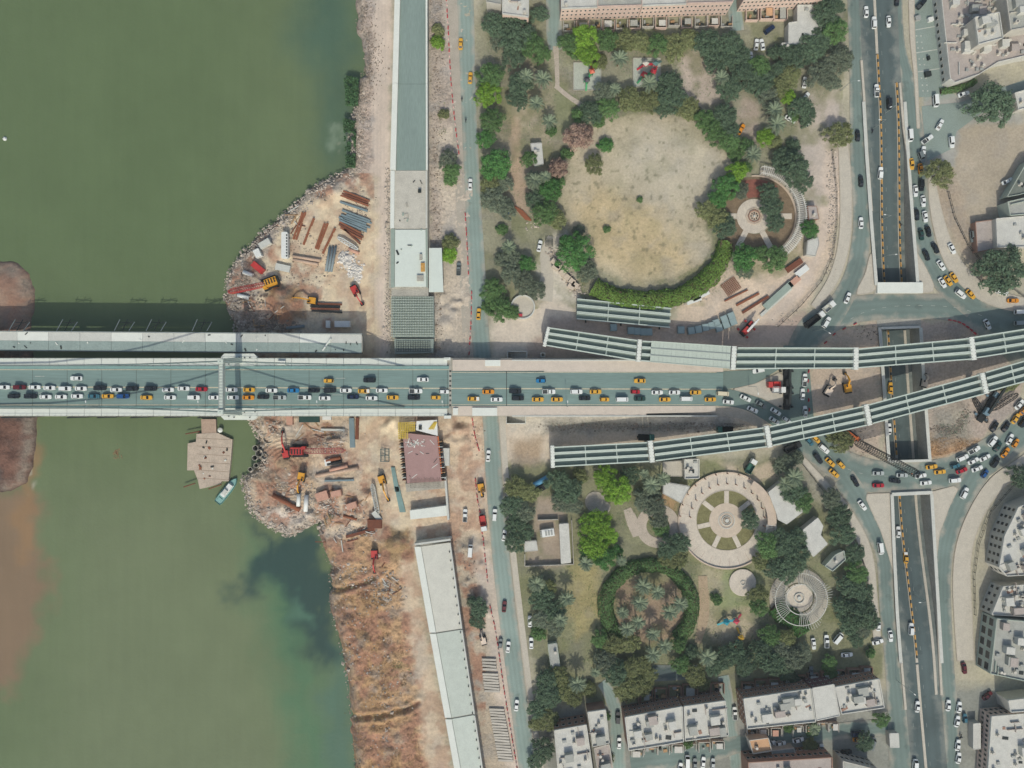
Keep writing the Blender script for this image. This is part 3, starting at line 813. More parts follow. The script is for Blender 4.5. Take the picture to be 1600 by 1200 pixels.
# underpass carriageway
def WT(px, py, z):            # a point straight below/above a street-level pixel
    x, y, _ = W(px, py, 0)
    return (x, y, z)
rows = list(range(-120, 1321, 12))
mb = MB()
zoff = lambda y: .045 if (y < 175 or y > 1020) else 0.0
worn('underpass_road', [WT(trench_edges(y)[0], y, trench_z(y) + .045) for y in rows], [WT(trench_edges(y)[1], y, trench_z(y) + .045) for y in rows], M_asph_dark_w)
def along(f, y):             # fraction of the width between the trench edges
    a, b = trench_edges(y)
    return a + (b - a) * f
# lane dashes
mb = MB()
for y in range(-40, 1260, 30):
    for f in (.16, .53):
        if 452 < y < 512 or 722 < y < 772:
            continue
        p, q = WT(along(f, y), y, trench_z(y) + .06), WT(along(f, y + 6), y + 6, trench_z(y + 6) + .06)
        mb.poly([(p[0] - .07, p[1], p[2]), (p[0] + .07, p[1], p[2]), (q[0] + .07, q[1], q[2]), (q[0] - .07, q[1], q[2])])
struct(mb.build('lane_dashes', mat('worn_dash', '8c9690', .85, .2, .8)))
# retaining walls with parapet, each side, as open stretches
def trench_wall(y0, y1, side, label):
    t = thing('retaining_wall', label, 'wall', WT(along(side, (y0 + y1) / 2), (y0 + y1) / 2, 0))
    ox, oy, _ = t.location
    wl, cp = MB(), MB()
    ys = list(np.linspace(y0, y1, max(2, int((y1 - y0) / 20) + 1)))
    s = -1 if side == 0 else 1
    for a, b in zip(ys, ys[1:]):
        A, B = WT(along(side, a), a, 0), WT(along(side, b), b, 0)
        for mbx, w, zt, zb_ in ((wl, .75, .55, None), (cp, 1.25, .75, .555)):
            vs = []
            for (x, y, _), yy in ((A, a), (B, b)):
                x, y = x - ox + s * (.45 if zb_ is None else .6), y - oy
                lo = trench_z(yy) - 1.0 if zb_ is None else zb_
                vs += [(x - w / 2, y, lo), (x + w / 2, y, lo), (x + w / 2, y, zt), (x - w / 2, y, zt)]
            mbx.add(vs, [(0, 1, 2, 3), (7, 6, 5, 4), (0, 4, 5, 1), (1, 5, 6, 2), (2, 6, 7, 3), (3, 7, 4, 0)])
    wl.build('wall', M_conc_dirty, t)
    cp.build('coping', M_conc, t)
for y0, y1, nm in ((160, 446, 'northern ramp of the underpass'), (512, 721, 'underpass opening inside the roundabout'), (772, 1035, 'southern ramp of the underpass')):
    trench_wall(y0, y1, 0, 'grey concrete retaining wall on the west side of the ' + nm)
    trench_wall(y0, y1, 1, 'grey concrete retaining wall on the east side of the ' + nm)
# cover slabs carrying the ring over the underpass
for y0, y1, nm in ((446, 513, 'northern'), (721, 773, 'southern')):
    mb = MB()
    q = [WT(trench_edges(y0)[0] - 5, y0, 0), WT(trench_edges(y0)[1] + 5, y0, 0), WT(trench_edges(y1)[1] + 5, y1, 0), WT(trench_edges(y1)[0] - 5, y1, 0)]
    mb.prism([p[:2] for p in q], -1.0, .012)
    struct(mb.build('underpass_cover_slab', M_conc_dirty))
for (x0, y0), (x1, y1), d, h, lab in (((1369, 450), (1440, 450), 4.2, 1.0, 'white concrete portal parapet over the northern underpass mouth'),
                                ((1375, 513), (1436, 511), .9, 1.0, 'grey concrete portal parapet at the north edge of the roundabout opening'),
                                ((1388, 721), (1450, 719), .9, .9, 'concrete portal parapet at the south edge of the roundabout opening'),
                                ((1392, 772), (1455, 769), 1.3, .9, 'concrete headwall above the southern underpass mouth')):
    A, B = W(x0, y0), W(x1, y1)
    mb = MB()
    mb.beam((A[0], A[1], h / 2 - .2), (B[0], B[1], h / 2 - .2), d, h + .4)
    tag(mb.build('portal_parapet', M_conc_white if d > 4 else M_conc), lab, 'parapet')

# painted median kerbs in the underpass: yellow and black blocks on a concrete base
def median(f, y0, y1, label, blocks=True):
    t = thing('median_barrier', label, 'barrier', WT(along(f, (y0 + y1) / 2), (y0 + y1) / 2, trench_z((y0 + y1) / 2)))
    o = Vector(t.location)
    base = MB()
    ys = list(np.linspace(y0, y1, max(2, int((y1 - y0) / 12) + 1)))
    for a, b in zip(ys, ys[1:]):
        A = Vector(WT(along(f, a), a, trench_z(a) + .14)) - o
        B = Vector(WT(along(f, b), b, trench_z(b) + .14)) - o
        base.beam(A, B, 1.0, .26)
    base.build('base', M_pave_pale, t)
    if blocks:
        y, i = y0, 0
        me_y, me_k = MB().box((0, 0, 0), (.5, 1.7, .45)).mesh('painted_block', M_pyel), MB().box((0, 0, 0), (.46, 1.1, .44)).mesh('painted_block', M_pblk)
        while y < y1 - 8:
            yel = i % 2 == 0
            L_ = 7.2 if yel else 4.8
            c = Vector(WT(along(f, y + L_ / 2), y + L_ / 2, trench_z(y + L_ / 2) + .27)) - o
            link('painted_block', me_y if yel else me_k, t, c, R(-4.5) * -1)
            y += L_
            i += 1
median(.40, 86, 445, 'median with yellow and black painted blocks on the northern underpass ramp')
median(.40, 514, 719, 'median with yellow and black painted blocks in the roundabout opening')
median(.40, 776, 1035, 'median with yellow and black painted blocks on the southern underpass ramp')
median(.86, 130, 445, 'eastern barrier with yellow painted blocks on the northern underpass ramp')
median(.86, 514, 719, 'narrow cream eastern barrier in the roundabout opening', False)
median(.86, 776, 1085, 'narrow cream eastern barrier on the southern underpass ramp', False)
median(.40, -60, 84, 'pale stone median before the northern underpass ramp', False)
median(.40, 1038, 1280, 'pale planted median past the southern underpass ramp', False)

# islands and pavements (raised 0.14)
def pavement(name, pts, z=.14, m=M_pave_pale, kb=True):
    mb = MB()
    mb.prism([W2(x, y) for x, y in pts], -.05, z)
    o = struct(mb.build(name, m))
    if kb:
        kb_ = MB()
        P_ = [W(x, y, z) for x, y in pts]
        for a, b in zip(P_, P_[1:] + P_[:1]):
            kb_.beam((a[0], a[1], z / 2 + .012), (b[0], b[1], z / 2 + .012), .34, z + .02)
        k = kb_.build('kerb', M_kerb, o)
    return o
pavement('traffic_island', spline([(1361, 396), (1365, 425), (1368, 452), (1350, 459), (1339, 460), (1341, 450), (1352, 428)], 6, True))
pavement('traffic_island', spline([(1428, 384), (1433, 395), (1447, 420), (1459, 446), (1458, 455), (1441, 457), (1433, 450), (1431, 420)], 6, True))
pavement('traffic_island', [(1355, 772), (1392, 771), (1394, 790), (1397, 850), (1399, 900), (1394, 885), (1387, 862), (1376, 828), (1362, 798), (1354, 780)])
pavement('traffic_island', [(1455, 769), (1490, 760), (1497, 764), (1484, 790), (1468, 832), (1462, 880), (1460, 900), (1458, 850), (1455, 800)])
pavement('traffic_island', [(1146, 608), (1180, 600), (1217, 583), (1229, 590), (1228, 628), (1221, 638), (1192, 622)])
def pave_road(center, name='pavement', m=M_pave_pale):
    c = spline(center, 9)
    L, Rr = ribbon_px(c)
    return pavement(name, L + Rr[::-1], .14, m)
pave_road([(1314, 190, 11), (1320, 260, 17), (1322, 340, 18), (1316, 395, 17), (1300, 440, 15), (1272, 480, 11)])
pave_road([(1455, 262, 8), (1461, 320, 16), (1478, 385, 22), (1503, 428, 25), (1545, 462, 24), (1610, 480, 24)])
pave_road([(1252, 716, 9), (1285, 752, 9), (1318, 790, 12), (1345, 838, 15), (1358, 880, 15), (1366, 950, 12), (1371, 1000, 11)])
pave_road([(1640, 700, 26), (1590, 732, 24), (1555, 758, 24), (1527, 800, 24), (1508, 850, 25), (1503, 900, 27), (1505, 960, 28), (1509, 1032, 26)])
pave_road([(1424, -20, 9), (1426, 60, 7), (1431, 120, 5), (1435, 200, 4)], 'pavement', M_pave_pale)
# thin dividers between service roads and ramps
for pts, nm in (([(1345, 95), (1349, 150), (1354, 240), (1361, 330)], 'north-west'), ([(1400, 930), (1403, 980), (1408, 1040), (1414, 1108)], 'south-west'), ([(1464, 940), (1466, 1000), (1470, 1085)], 'south-east'), ([(1405, 130), (1411, 200), (1417, 240), (1421, 300)], 'north-east')):
    mb = MB()
    for a, b in zip(pts, pts[1:]):
        A, B = W(*a), W(*b)
        mb.beam((A[0], A[1], .28), (B[0], B[1], .28), .9, .6)
    tag(mb.build('road_divider', M_pave_pale), 'low pale concrete divider between service road and ramp at the ' + nm, 'divider')
# dusty side street and parking marks on the north-east forecourt
sheet('side_street', [(1440, 166), (1500, 160), (1620, 118), (1620, 150), (1535, 176), (1495, 205), (1488, 232), (1448, 252)], .018, M_asph_dusty)
sheet('forecourt', [(1420, -40), (1456, -40), (1478, 136), (1474, 150), (1436, 152), (1428, 60)], .022, M_asph_dusty)
mb = MB()
for y in (47, 83, 113):
    mb.poly([W(1425, y, .03), W(1425, y + 1.4, .03), W(1464 + (y - 47) * .1, y - 5.6, .03), W(1464 + (y - 47) * .1, y - 7, .03)])
for y in (55, 65, 74, 91, 100, 121, 132, 141):
    for x in (1431, 1438):
        xx = x + (y - 55) * .12
        mb.poly([W(xx, y, .03), W(xx + 2, y, .03), W(xx + 2, y + 2, .03), W(xx, y + 2, .03)])
struct(mb.build('parking_marks', M_line))
# residential streets
road('residential_street', [(866, -80, 26), (866, 0, 26), (866, 60, 24), (868, 78, 20)], .02, M_asph_dusty_w)
road('residential_street', [(1148, -60, 22), (1147, 0, 22), (1152, 48, 22)], .022, M_asph_dusty_w)
road('residential_street', [(940, 1066, 16), (955, 1090, 20), (965, 1150, 22), (970, 1320, 22)], .02, M_asph_dusty_w)
road('residential_street', [(1130, 1056, 18), (1138, 1100, 18), (1150, 1200, 18), (1160, 1330, 18)], .022, M_asph_dusty_w)
road('back_street', [(985, 1190, 40), (1100, 1175, 34), (1170, 1160, 26), (1280, 1146, 26), (1390, 1135, 26)], .026, M_asph_w)
road('lane', [(1020, 1052, 26), (1090, 1050, 22)], .03, M_asph_dark_w)
# street name lines: ring guidance and zebra-less edge lines on the ring
for nm, pts in (('lane_line', [(1300, 520), (1345, 490), (1405, 478), (1490, 480), (1540, 495)]), ('lane_line', [(1280, 700), (1330, 735), (1395, 744), (1470, 736), (1530, 706)])):
    mb = MB()
    c = spline(pts, 6)
    for a, b in list(zip(c, c[1:]))[::3]:
        A, B = W(*a, .06), W(*b, .06)
        mb.beam(A, B, .12, .01)
    struct(mb.build(nm, M_line))
# ------------------------------------------------------------------ suspension bridge and its eastern ramp
DECK_Z = 7.0
def zdeck(px):
    if px <= 820:
        return DECK_Z
    t = min(1.0, (px - 820) / 345)
    return DECK_Z + (0.06 - DECK_Z) * (t * t * (3 - 2 * t) * .35 + t * .65)
M_walk = mat('bridge_sidewalk', 'd3d8cb', .85, .05, .4, .05, fine=7)
M_walk_pink = mat('ramp_sidewalk', 'cabfae', .88, .08, .4, .1, fine=7)
M_teal = mat('painted_steel_teal', '7fa099', .6, .1, .6)
M_pyl = mat('pylon_paint', 'c2ccbf', .7, .10, .7)
M_cable = mat('cable_steel', '6f7f7a', .5, .1, 1)
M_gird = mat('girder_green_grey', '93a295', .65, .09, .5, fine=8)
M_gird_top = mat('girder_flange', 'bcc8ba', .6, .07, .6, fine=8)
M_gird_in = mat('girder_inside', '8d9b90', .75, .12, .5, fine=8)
M_decking = mat('deck_sheet', 'b7c2b3', .55, .06, .5, fine=8)

br = thing('suspension_bridge', 'long pale suspension bridge crossing the green river with a traffic queue', 'bridge')
xs = list(range(-120, 1131, 10))
def bstrip(name, ya, yb, m, dz, x0, x1, par=br):
    mb = MB()
    q = [x for x in xs if x0 < x < x1]
    q = [x0] + q + [x1]
    A = [W(x, ya(x) if callable(ya) else ya, zdeck(x) + dz) for x in q]
    B = [W(x, yb(x) if callable(yb) else yb, zdeck(x) + dz) for x in q]
    strip(A, B, mb)
    return mb.build(name, m, par)
# load-bearing deck box
mb = MB()
for a, b in zip(xs[::2], xs[2::2]):
    if b > 1010:
        break
    za, zb_ = zdeck(a), zdeck(b)
    ya, yb = 559.5, 650.5
    vs = []
    for x, z in ((a, za), (b, zb_)):
        lo = z - 2.0 if x < 705 or 722 < x < 800 else min(z - 2.0, -.3)
        for y, zz_ in ((ya, lo), (yb, lo), (yb, z - .35), (ya, z - .35)):
            p = W(x, y, z)
            vs.append((p[0], p[1], zz_))
    mb.add(vs, [(3, 2, 1, 0), (4, 5, 6, 7), (0, 1, 5, 4), (1, 2, 6, 5), (2, 3, 7, 6), (3, 0, 4, 7)])
mb.build('deck_girder', M_conc_dirty, br)
bstrip('road_surface', 576, 636, M_asph_deck, .0, -120, 704)
bstrip('road_surface', lambda x: 580 + (x - 704) * .004, 634, M_asph_deck, .0, 704, 1130)
bstrip('service_strip', 571.5, 576, M_teal, .05, -120, 704)
bstrip('service_strip', 634.5, 638, M_teal, .05, -120, 704)
bstrip('edge_line', 577.2, 578.2, M_line_y, .02, -120, 704)
bstrip('edge_line', 632.2, 633.2, M_line_y, .02, -120, 704)
bstrip('edge_line', 581.5, 582.3, M_line_y, .02, 704, 1120)
bstrip('edge_line', 632.0, 632.8, M_line_y, .02, 704, 1100)
bstrip('median_line', lambda x: 603.6 + x * .0035, lambda x: 605.2 + x * .0035, M_line_y, .02, -120, 1128)
mb = MB()
for x, y in ((62, 588), (532, 591), (527, 617), (64, 614)):
    p = W(x, y, DECK_Z + .025)
    mb.box((p[0], p[1], p[2] - .02), (3.6, .16, .02))
mb.build('lane_dash', M_line, br)
# expansion joints across the carriageway
jm = MB()
j_me = MB().box((0, 0, 0), (.12, 13.6, .012)).mesh('deck_joint', M_pblk)
for i, x in enumerate(range(-3, 700, 27)):
    p = W(x, 606, DECK_Z + .012)
    if i % 2 == 0:
        link('deck_joint', j_me, br, p)
mb = MB()
mb.box((*W2(703.5, 605, DECK_Z), DECK_Z - .3), (1.0, 22.2, .36))
mb.build('expansion_joint', M_conc_dirty, br)
comb = MB().box((0, 0, 0), (.7, .75, .03)).mesh('joint_tooth', M_pblk)
for k in range(8):
    link('joint_tooth', comb, br, W(703.5, 580 + k * 7.6, DECK_Z + .06))
link('expansion_joint', MB().box((0, 0, -.3), (.25, 13.2, .32)).mesh('expansion_joint', M_pblk), br, W(791.5, 607, DECK_Z))
# sidewalk panels, one every hanger bay
for side, (ya, yb) in (('n', (559.5, 571)), ('s', (638.5, 650))):
    for i in range(-5, 27):
        x0, x1 = -3 + i * 27, -3 + (i + 1) * 27
        x1 = min(x1, 700)
        if x0 > 690:
            continue
        a, b = W(x0 + .2, ya, DECK_Z), W(x1 - .2, yb, DECK_Z)
        mb = MB()
        mb.box(((a[0] + b[0]) / 2, (a[1] + b[1]) / 2, DECK_Z - .32), (b[0] - a[0], a[1] - b[1], .32 + .16 + .004 * (i % 3)))
        mb.build('sidewalk_panel', M_walk, br)
bstrip('sidewalk', 562, 579.5, M_walk_pink, .16, 707, 850)
bstrip('sidewalk', lambda x: 563.5 + max(0, x - 1000) * .065, 581, M_walk_pink, .155, 850, 1130)
bstrip('sidewalk', 634.5, 649.5, M_walk_pink, .16, 707, 1010)
bstrip('sidewalk', 634.2, lambda x: 646 - (x - 1010) * .02, M_walk_pink, .15, 1010, 1118)
# white slabs on the ramp head
for x0, x1, y0, y1, h in ((738, 777, 637, 649.5, .5), (708, 716, 637.5, 648, .45), (758, 782, 562.5, 572, .35), (694, 704, 558.5, 563, .5), (694, 705, 649, 654, .5), (435, 447, 564, 570, 1.0)):
    a, b = W(x0, y0, DECK_Z), W(x1, y1, DECK_Z)
    mb = MB()
    mb.box(((a[0] + b[0]) / 2, (a[1] + b[1]) / 2, DECK_Z + .1), (b[0] - a[0], a[1] - b[1], .1 + h))
    mb.build('white_slab', M_conc_white, br)
# railings: rail and posts, both kerbs
for y in (572.2, 637.6):
    rail = MB()
    a, b = W(-120, y, DECK_Z + 1.0), W(702, y, DECK_Z + 1.0)
    for z in (.55, 1.0):
        rail.beam((a[0], a[1], DECK_Z + z), (b[0], b[1], DECK_Z + z), .09, .09)
    rail.build('railing', M_cable, br)
    post = MB().box((0, 0, 0), (.14, .14, 1.0)).mesh('railing_post', M_cable)
    for i in range(-8, 54):
        link('railing_post', post, br, (*W2(-3 + i * 13.5, y, DECK_Z), DECK_Z + .05))
for y in (560.2, 649.3):
    rail = MB()
    a, b = W(-120, y, DECK_Z), W(1000, y, DECK_Z)
    b0 = W(702, y, DECK_Z)
    rail.beam((a[0], a[1], DECK_Z + 1.1), (b0[0], b0[1], DECK_Z + 1.1), .08, .08)
    rail.build('parapet_rail', M_cable, br)
    post = MB().box((0, 0, 0), (.1, .1, 1.0)).mesh('parapet_post', M_cable)
    for i in range(-14, 78):
        link('parapet_post', post, br, (*W2(-3 + i * 9, y, DECK_Z), DECK_Z + .1))
# pylon anchor platforms, legs, beam
PXL, TOPZ = 373.5, 24.2
pyl = None
for y0, y1 in ((552.5, 572), (637.5, 656)):
    a, b = W(346, y0, DECK_Z), W(402, y1, DECK_Z)
    mb = MB()
    ch = 1.2
    x0, x1, ya, yb = a[0], b[0], b[1], a[1]
    mb.prism([(x0 + ch, ya), (x1 - ch, ya), (x1, ya + ch), (x1, yb - ch), (x1 - ch, yb), (x0 + ch, yb), (x0, yb - ch), (x0, ya + ch)], DECK_Z - 1.6, DECK_Z + .32)
    o = mb.build('anchor_platform', M_walk, br)
    bm_ = MB().box((0, 0, 0), (.35, .35, .5)).mesh('bollard', M_dark)
    q = random.Random(int(y0))
    for k in range(7):
        link('bollard', bm_, o, (x0 + 1 + k * 2.0, q.uniform(ya + .4, yb - .4), DECK_Z + .32))
base_x = W(PXL, 600, DECK_Z)[0]
for nm, y in (('n', 563), ('s', 644.5)):
    yb = W(0, y, DECK_Z)[1]
    leg = MB()
    for z0, z1, w0, w1 in ((DECK_Z, TOPZ, 1.75, 1.25),):
        vs = []
        for z, w in ((z0, w0), (z1, w1)):
            for dx, dy in ((-1, -1), (1, -1), (1, 1), (-1, 1)):
                vs.append((base_x + dx * w * .75, yb + dy * w * .62 - (z - z0) * (.055 if nm == 'n' else -.055), z))
        leg.add(vs, [(3, 2, 1, 0), (4, 5, 6, 7), (0, 1, 5, 4), (1, 2, 6, 5), (2, 3, 7, 6), (3, 0, 4, 7)])
    leg.build('pylon_leg', M_pyl, br)
    cap = MB()
    cap.box((base_x, yb - (TOPZ - DECK_Z) * (.055 if nm == 'n' else -.055), TOPZ), (2.2, 1.7, .5), taper=.85)
    cap.build('cable_saddle', M_pyl, br)
yn, ys_ = W(0, 563, DECK_Z)[1] - (TOPZ - DECK_Z) * .055, W(0, 644.5, DECK_Z)[1] + (TOPZ - DECK_Z) * .055
bm = MB()
bm.box((base_x, (yn + ys_) / 2, TOPZ - 2.0), (1.7, yn - ys_, 1.8))
cb = bm.build('cross_beam', M_pyl, br)
rb = MB()
for s in (-.75, .75):
    rb.box((base_x + s, (yn + ys_) / 2, TOPZ - .198), (.22, yn - ys_ - .1, .16))
for k in range(16):
    rb.box((base_x, ys_ + 1 + k * (yn - ys_ - 2) / 15, TOPZ - .197), (1.2, .18, .1))
rb.build('beam_rib', M_steel, cb)
# main cables and hangers
for y in (572.0, 635.5):
    ywl = W(0, y, DECK_Z)[1]
    yt = yn if y < 600 else ys_
    f = [(-130, 1.2), (0, 1.25), (80, 1.6), (160, 3.6), (230, 6.9), (300, 11.6), (PXL, TOPZ - DECK_Z + .35), (450, 11.2), (530, 6.2), (590, 2.6), (632, .2)]
    pts = []
    for x, dz in f:
        t = max(0, dz / (TOPZ - DECK_Z))
        pts.append((W(x, 600, DECK_Z)[0], ywl + (yt - ywl) * t, DECK_Z + dz))
    cab = MB()
    for a, b in zip(pts, pts[1:]):
        cab.tube(a, b, .26, 8)
    cab.build('main_cable', M_cable, br)
    ax = np.array([p[0] for p in pts]); ay = np.array([p[1] for p in pts]); az = np.array([p[2] for p in pts])
    for i in range(-4, 22):
        x = W(-3 + i * 27, 600, DECK_Z)[0]
        z = float(np.interp(x, ax, az))
        if z < DECK_Z + 1.5 or x > W(600, 0, DECK_Z)[0] or abs(x - base_x) < 4:
            continue
        hmb = MB().tube((x, float(np.interp(x, ax, ay)), z), (x, ywl, DECK_Z), .05, 5)
        hmb.build('hanger', M_cable, br)
# river piers
for x in (40, 374):
    p = W(x, 606, DECK_Z)
    mb = MB()
    mb.box((p[0], p[1], -9.5), (4.5, 24 if x > 300 else 20, DECK_Z + 7.4))
    mb.build('river_pier', M_conc_dirty, br)
# retaining walls of the ramp
for y, s in ((563, -1), (650, 1)):
    mb = MB()
    for a, b in zip(range(800, 1120, 20), range(820, 1140, 20)):
        if y < 600 and a > 980:
            break
        pa, pb = W(a, y, zdeck(a)), W(b, y, zdeck(b))
        mb.beam((pa[0], pa[1], zdeck(a) / 2 - .2), (pb[0], pb[1], zdeck(b) / 2 - .2), .5, max(zdeck(a), .3) + .9)
    mb.build('ramp_wall', M_conc, br)

# ramp mouth at the junction (at street level)
sheet('junction_road', [(1118, 581), (1180, 578), (1225, 560), (1262, 540), (1262, 600), (1225, 572), (1180, 600), (1140, 607.5), (1118, 607)], .058, M_asph)
sheet('junction_road', [(1118, 606), (1150, 610), (1190, 623), (1222, 640), (1240, 640), (1240, 690), (1222, 676), (1192, 656), (1160, 640), (1118, 634)], .062, M_asph)
sheet('junction_road', [(1224, 540), (1262, 540), (1272, 660), (1252, 712), (1232, 690), (1224, 630)], .054, M_asph)
pave_road([(1112, 641, 13), (1150, 645, 15), (1185, 661, 13), (1215, 684, 8)], 'pavement', M_pave)
mb = MB()
c = spline([(1118, 634.5), (1160, 640), (1192, 656), (1222, 677)], 6)
for a, b in zip(c, c[1:]):
    A, B = W(*a, .15), W(*b, .15)
    mb.beam(A, B, .4, .3)
struct(mb.build('kerb', M_kerb))

# black pile frames standing out of the water along the south side
for i, (x0, x1) in enumerate(((2, 50), (105, 137), (152, 182), (204, 232), (256, 284), (309, 335))):
    t = thing('pile_frame', 'black steel pile frame under the southern bridge edge, %s from the western bank' % ordinal(i + 1), 'pile frame', W(x0, 650, 2), group='pile frames along the bridge')
    o = Vector(t.location)
    for k in range(4):
        x = x0 + (x1 - x0) * (k + .5) / 4
        p = Vector(W(x, 652.0 - k * .25, 3.5)) - o
        MB().tube((p.x, p.y, -9), (p.x, p.y, 2.2), .35, 8).build('pile', M_dark, t)
    a, b = Vector(W(x0, 652.6, 4)) - o, Vector(W(x1, 650.8, 4)) - o
    MB().beam(a, b, .5, .6).build('cross_beam', M_dark, t)

# ------------------------------------------------------------------ second bridge under construction
nb = thing('unfinished_bridge', 'unfinished concrete bridge deck without traffic beside the busy bridge', 'bridge')
NBZ = 6.6
def nby(x, f):
    return 517.5 + x * .0075 + f * 31
def nstrip(name, f0, f1, m, z0, z1, x0=-120, x1=566):
    mb = MB()
    pts = [W2(x0, nby(x0, f0), NBZ), W2(x1, nby(x1, f0), NBZ), W2(x1, nby(x1, f1), NBZ), W2(x0, nby(x0, f1), NBZ)]
    mb.prism(pts, z0, z1)
    return mb.build(name, m, nb)
nstrip('deck_box', .12, .9, M_conc_dirty, NBZ - 2.4, NBZ - .25)
for k, x in enumerate(range(-120, 560, 49)):      # cast segments
    x1 = min(x + 48.6, 565)
    nstrip('deck_segment', 0.03, .46, M_conc if k % 3 else M_conc_white, NBZ - .35, NBZ + .01 * (k % 2), x, x1)
    nstrip('deck_segment', .465, .97, mat('concrete_grey', '8f9f97', .85, .12, .3, .1), NBZ - .35, NBZ - .02, x, x1)
nstrip('edge_beam', -.02, .028, M_steel, NBZ - .5, NBZ + .25)
nstrip('edge_beam', .972, 1.0, M_dark, NBZ - .5, NBZ + .3)
for x, in ((100,), (210,), (330,), (450,), (555,)):
    p = W(x, nby(x, .5), NBZ)
    MB().box((p[0], p[1], -9), (2.6, 5, NBZ + 6.6)).build('pier', M_conc_dirty, nb)
q = random.Random(3)
for k in range(26):
    x = q.uniform(5, 560)
    p = W(x, nby(x, q.uniform(.1, .9)), NBZ)
    MB().box((p[0], p[1], NBZ), (q.uniform(.3, 1.4), q.uniform(.2, .5), .2), q.uniform(0, 3)).build('timber_scrap', M_dark if k % 3 else M_conc_white, nb)
MB().beam(W(504, 548, NBZ + .4), W(517, 529, NBZ + .4), .5, .4).build('steel_beam', M_conc_white, nb)
for i, x in enumerate((25, 100, 190, 240, 312)):
    t = thing('formwork_bracket', 'grey scaffold bracket hanging off the unfinished deck, %s from the western bank' % ordinal(i + 1), 'bracket', W(x, 517, NBZ), group='brackets on the unfinished bridge')
    for dx in (-3.0, 0, 2.6):
        MB().beam((dx, 0, -.3), (dx + 1.0, 4.6 if dx < 1 else 3.6, -2.5), .22, .22).build('strut', M_steel if dx else M_dark, t)
    MB().beam((-3, 3.6, -2.4), (3.6, 3.2, -2.4), .2, .2).build('ledger', M_dark, t)
    MB().beam((-2.4, .6, -.4), (3.2, 4.0, -2.2), .15, .15).build('brace', M_dark, t)

# ------------------------------------------------------------------ steel flyovers
def girder_span(fly, A0, A1, B0, B1, za, zb_, rest=False, ncross=2):
    """Three open tub girders between two ends; A0/A1 north and south edge at one end."""
    P_ = [[Vector(W(*A0, za)), Vector(W(*A1, za))], [Vector(W(*B0, zb_)), Vector(W(*B1, zb_))]]
    dep = 1.5
    o = Vector(fly.location)
    for g in range(3):
        mb = MB()
        f0, f1 = g / 3 + .004, (g + 1) / 3 - .004
        ends = []
        for E in P_:
            a, b = E[0].lerp(E[1], f0) - o, E[0].lerp(E[1], f1) - o
            d = (b - a).normalized()
            w = (b - a).length
            fl = .46
            prof = [(0, 0), (fl, 0), (fl, -.08), (.27 + .22, -dep), (w - .49, -dep), (w - fl, -.08), (w - fl, 0), (w, 0), (w, -.10), (w - .22, -.12), (w - .27, -dep - .06), (.27, -dep - .06), (.22, -.12), (0, -.10)]
            ends.append([a + d * s + Vector((0, 0, z)) for s, z in prof])
        k = len(ends[0])
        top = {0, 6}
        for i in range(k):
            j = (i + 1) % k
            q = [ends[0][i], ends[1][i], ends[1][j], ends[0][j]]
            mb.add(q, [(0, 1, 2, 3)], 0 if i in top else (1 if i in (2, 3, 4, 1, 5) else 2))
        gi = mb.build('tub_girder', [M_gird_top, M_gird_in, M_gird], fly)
        for c in range(ncross):
            t = (c + 1) / (ncross + 1)
            ml = MB()
            a = P_[0][0].lerp(P_[0][1], f0).lerp(P_[1][0].lerp(P_[1][1], f0), t) - o
            b = P_[0][0].lerp(P_[0][1], f1).lerp(P_[1][0].lerp(P_[1][1], f1), t) - o
            d = (b - a).normalized()
            ml.beam(a + d * .42 + Vector((0, 0, -.18)), b - d * .42 + Vector((0, 0, -.18)), .28, .3)
            ml.build('diaphragm', M_gird_top, gi)
        if g:
            continue
def pier(fly, N_, S_, z, w=7.5, cols=True, m=None):
    o = Vector(fly.location)
    a, b = Vector(W(*N_, z)) - o, Vector(W(*S_, z)) - o
    MB().beam(a + Vector((0, 0, -1.05)), b + Vector((0, 0, -1.05)), w * k_at(z), 2.2).build('pier_cap', m or M_conc_white, fly)
    st = MB()
    n_ = 7
    for k in range(n_):
        p = a.lerp(b, (k + .5) / n_)
        d = (b - a).normalized()
        s = Vector((-d.y, d.x, 0)) * (w * k_at(z) * .36)
        for q in (p + s, p - s):
            st.box((q.x, q.y, q.z + .05), (.15, .15, .2))
    st.build('anchor_bolt_row', M_dark, fly)
    if cols:
        for t in (.27, .73):
            p = a.lerp(b, t)
            mb = MB()
            mb.tube((p.x, p.y, -o.z - 7.4), (p.x, p.y, p.z - 2.1), .8, 12)
            mb.build('column', M_conc, fly)
ZF = 9.3
fn = thing('steel_flyover', 'northern steel flyover of open box girders with one span already decked', 'flyover', W(1000, 548, 0))
girder_span(fn, (860, 511.5), (853, 540.5), (996, 531), (993.5, 564), 8.0, ZF)
girder_span(fn, (1004, 532), (1001.5, 564.5), (1142, 541), (1140.5, 576), ZF, ZF, ncross=6)
girder_span(fn, (1153, 542.5), (1150, 577), (1334, 543), (1333.5, 576), ZF, ZF)
girder_span(fn, (1342, 544.5), (1341, 575.5), (1514, 528), (1519, 562), ZF, ZF)
girder_span(fn, (1522, 526), (1526, 560), (1660, 504), (1667, 538), ZF, ZF)
pier(fn, (857.5, 511), (850.5, 541), 8.0, 5)
pier(fn, (1000, 530.5), (997.5, 565), ZF, 6.5)
pier(fn, (1147.5, 541), (1145.5, 577.5), ZF)
pier(fn, (1338, 543), (1337.5, 577.5), ZF)
pier(fn, (1518, 526.5), (1522.5, 562.5), ZF)
o = Vector(fn.location)
npan = 19
